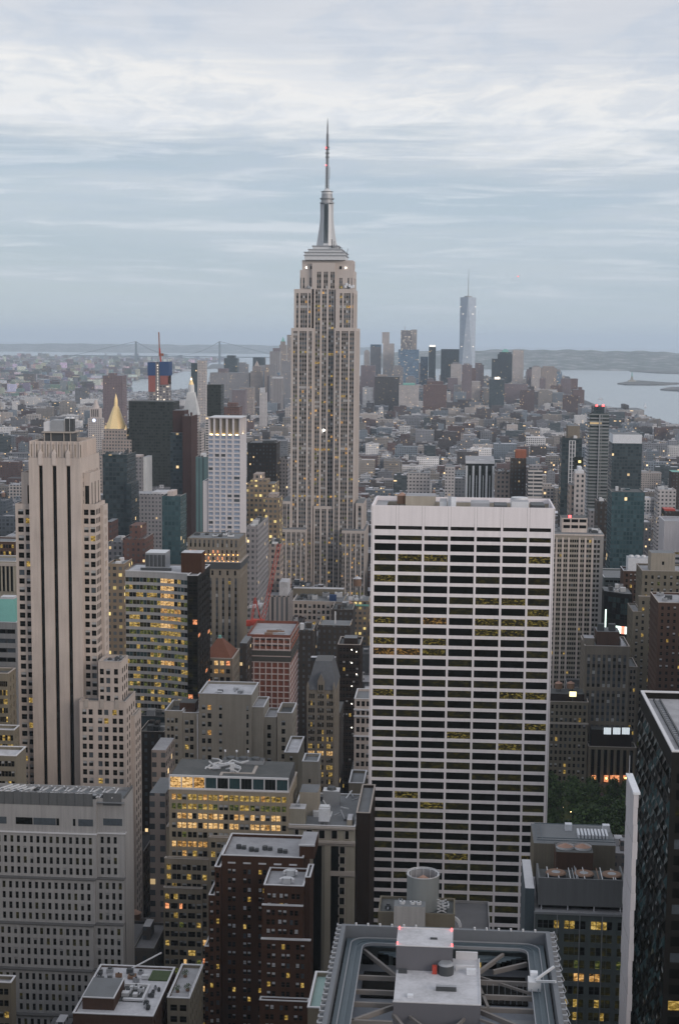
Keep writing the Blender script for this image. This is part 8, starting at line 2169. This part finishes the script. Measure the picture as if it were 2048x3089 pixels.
def trunkmesh(h, w):
    m = MB(); m.cyl(0, 0, 0, h*.55, w, w*.6, 'bark', 8)
    for j in range(4): a = j*1.6; m.beam((0, 0, h*.5), (math.cos(a)*h*.2, math.sin(a)*h*.2, h*.78), w*.7, w*.7, 'bark')
    return m.mesh('trunk')
TR = trunkmesh(15, .38)
i = 0; px0, px1 = wx(1645, 2400, 760), wx(1895, 2400, 760)
for row in range(11):
    for c in range(7):
        x = PARK[0]+10+(PARK[1]-PARK[0]-18)*(c+.5)/7+tr_.uniform(-2.5, 2.5); y = 668+row*15.5+tr_.uniform(-3, 3)
        X, yv = P(x, y, 10)
        if not free(x-1, x+1, y-1, y+1, 0) and not (PARK[0] < x < PARK[1] and PARK[2] < y < PARK[3]): continue
        if X > 1960 or X < 1600: continue
        edge = 'far' if row > 7 else ('near' if row < 3 else 'middle')
        t = empty('park_tree', (x, y, 0), 'leafy green plane tree in the dark park between the tower blocks', 'tree', 'park trees'); s_ = tr_.uniform(.85, 1.2)
        o = child('crown', CROWNS[i % 3], t, (x, y, 0)); o.scale = (s_, s_, s_); o.rotation_euler = (0, 0, tr_.uniform(0, 6))
        o = child('trunk', TR, t, (x, y, 0)); o.scale = (s_, s_, s_); i += 1
sheet('park_lawn', [(PARK[0], PARK[2]), (PARK[1], PARK[2]), (PARK[1], PARK[3]), (PARK[0], PARK[3])], .012, 'moss')
sheet('road', [(PARK[0]-20, 844), (PARK[1]+60, 844), (PARK[1]+60, 862), (PARK[0]-20, 862)], .006, 'asphalt')
for i, (X, yi) in enumerate([(1652, 2494), (1737, 2500), (1789, 2492), (1819, 2502), (1720, 2448), (1712, 2384), (1735, 2420), (1768, 2446), (1697, 2432)]):
    x, y = G(X, yi, 6); m = MB(); m.cyl(x, y, 0, 5.4, .1, None, 'metal_dark', 6); m.cyl(x, y, 5.4, 6.3, .45, None, 'lamp_warm', 8)
    o = m.build('park_lamp'); o['label'] = 'glowing park lamp post among the dark trees'; o['category'] = 'street lamp'; o['group'] = 'park lamps'
# shrubs on the roof terrace
SH_ = [leafball(tr_, 1.3, 2.2, 260) for _ in range(2)]
for q, (fx_, fy_, lb) in enumerate(((.35, .7, 'bushy shrub at the back of the roof terrace'), (.3, .25, 'small dark conifer-like shrub at the front left of the roof terrace'), (.72, .3, 'small round shrub at the front right of the roof terrace'))):
    x, y = ta+(tc_-ta)*fx_, tY-14+24*fy_
    t = empty('terrace_shrub', (x, y, tz), lb, 'shrub'); child('foliage', SH_[q % 2], t, (x, y, tz)); m = MB(); m.cyl(x, y, tz+.02, tz+.6, .5, .6, 'wood', 10); m.build('planter', t)
# avenue left of the tall skyscraper: cars with their lamps
def carmesh():
    m = MB(); m.loft((-.95, .95, -2.3, 2.3), (-.9, .9, -2.25, 2.25), .35, .85, 'metal_dark'); m.loft((-.85, .85, -1.3, 1.5), (-.65, .65, -.8, 1.0), .85, 1.45, 'glass_black', top='metal_dark'); return m.mesh('body')
def cm2(col): 
    m = MB(); m.loft((-.95, .95, -2.3, 2.3), (-.9, .9, -2.25, 2.25), .35, .9, col); m.loft((-.85, .85, -1.3, 1.5), (-.65, .65, -.8, 1.0), .9, 1.5, 'glass_black', top=col); return m.mesh('body')
BOD = [(cm2('metal_dark'), 'black'), (cm2('taxi'), 'yellow'), (cm2('blind_white'), 'white')] if 'taxi' in MATS else None
flat('taxi', (.6, .35, .03), .4)
BOD = [(cm2('metal_dark'), 'black car'), (cm2('taxi'), 'yellow taxi'), (cm2('blind_white'), 'white car')]
m = MB()
for yy_ in (-1.4, 1.5): m.cyl(0, yy_, .02, .02, .01, None, 'metal_dark', 3)
hm = MB(); hm.box(-.2, .2, -.1, .1, -.12, .12, 'lamp_white', bottom=True); HL = hm.mesh('headlight')
wmh = MB()
for j in range(12):
    a, c = j*.5236, (j+1)*.5236
    wmh.poly([(0, math.cos(a)*.33, math.sin(a)*.33), (0, math.cos(c)*.33, math.sin(c)*.33), (.22, math.cos(c)*.33, math.sin(c)*.33), (.22, math.cos(a)*.33, math.sin(a)*.33)], 'metal_dark')
wmh.poly([(0, math.cos(j*.5236)*.33, math.sin(j*.5236)*.33) for j in range(12)], 'metal_dark'); wmh.poly([(.22, math.cos(-j*.5236)*.33, math.sin(-j*.5236)*.33) for j in range(12)], 'metal_dark')
WH = wmh.mesh('wheel')
cx_av = G(782, 1748)[0]
for i in range(16):
    x, y = G(772+(i % 4)*7+cb.uniform(-1, 1), 1725+i*2.6, 0)
    bm_, nm = BOD[i % 3]
    t = empty('parked_car' if False else 'car', (x, y, 0), f'{nm} with white headlights driving up the avenue left of the tall skyscraper', 'car', 'cars on the avenue')
    child('body', bm_, t, (x, y, 0))
    for s_ in (-.65, .65): child('headlight', HL, t, (x+s_, y-2.32, .65))
    for s_ in (-.98, .76):
        for q in (-1.4, 1.4): child('wheel', WH, t, (x+s_, y+q, .33))
# ------------------------------------------------------------------ haze
def haze():
    m_ = bpy.data.materials.new('haze'); m_.use_nodes = True; MATS['haze'] = m_; n = NT(m_.node_tree)
    v = n.node('ShaderNodeVolumePrincipled'); v.inputs['Color'].default_value = (.72, .84, .97, 1); v.inputs['Density'].default_value = 3.8e-5; v.inputs['Anisotropy'].default_value = 0.0
    n.put(n.node('ShaderNodeOutputMaterial').inputs['Volume'], v.outputs[0])
    m = MB(); m.box(-86000, 86000, -86000, 86000, -6, 565, 'haze', bottom=True)
    o = m.build('haze'); o['kind'] = 'stuff'
haze()
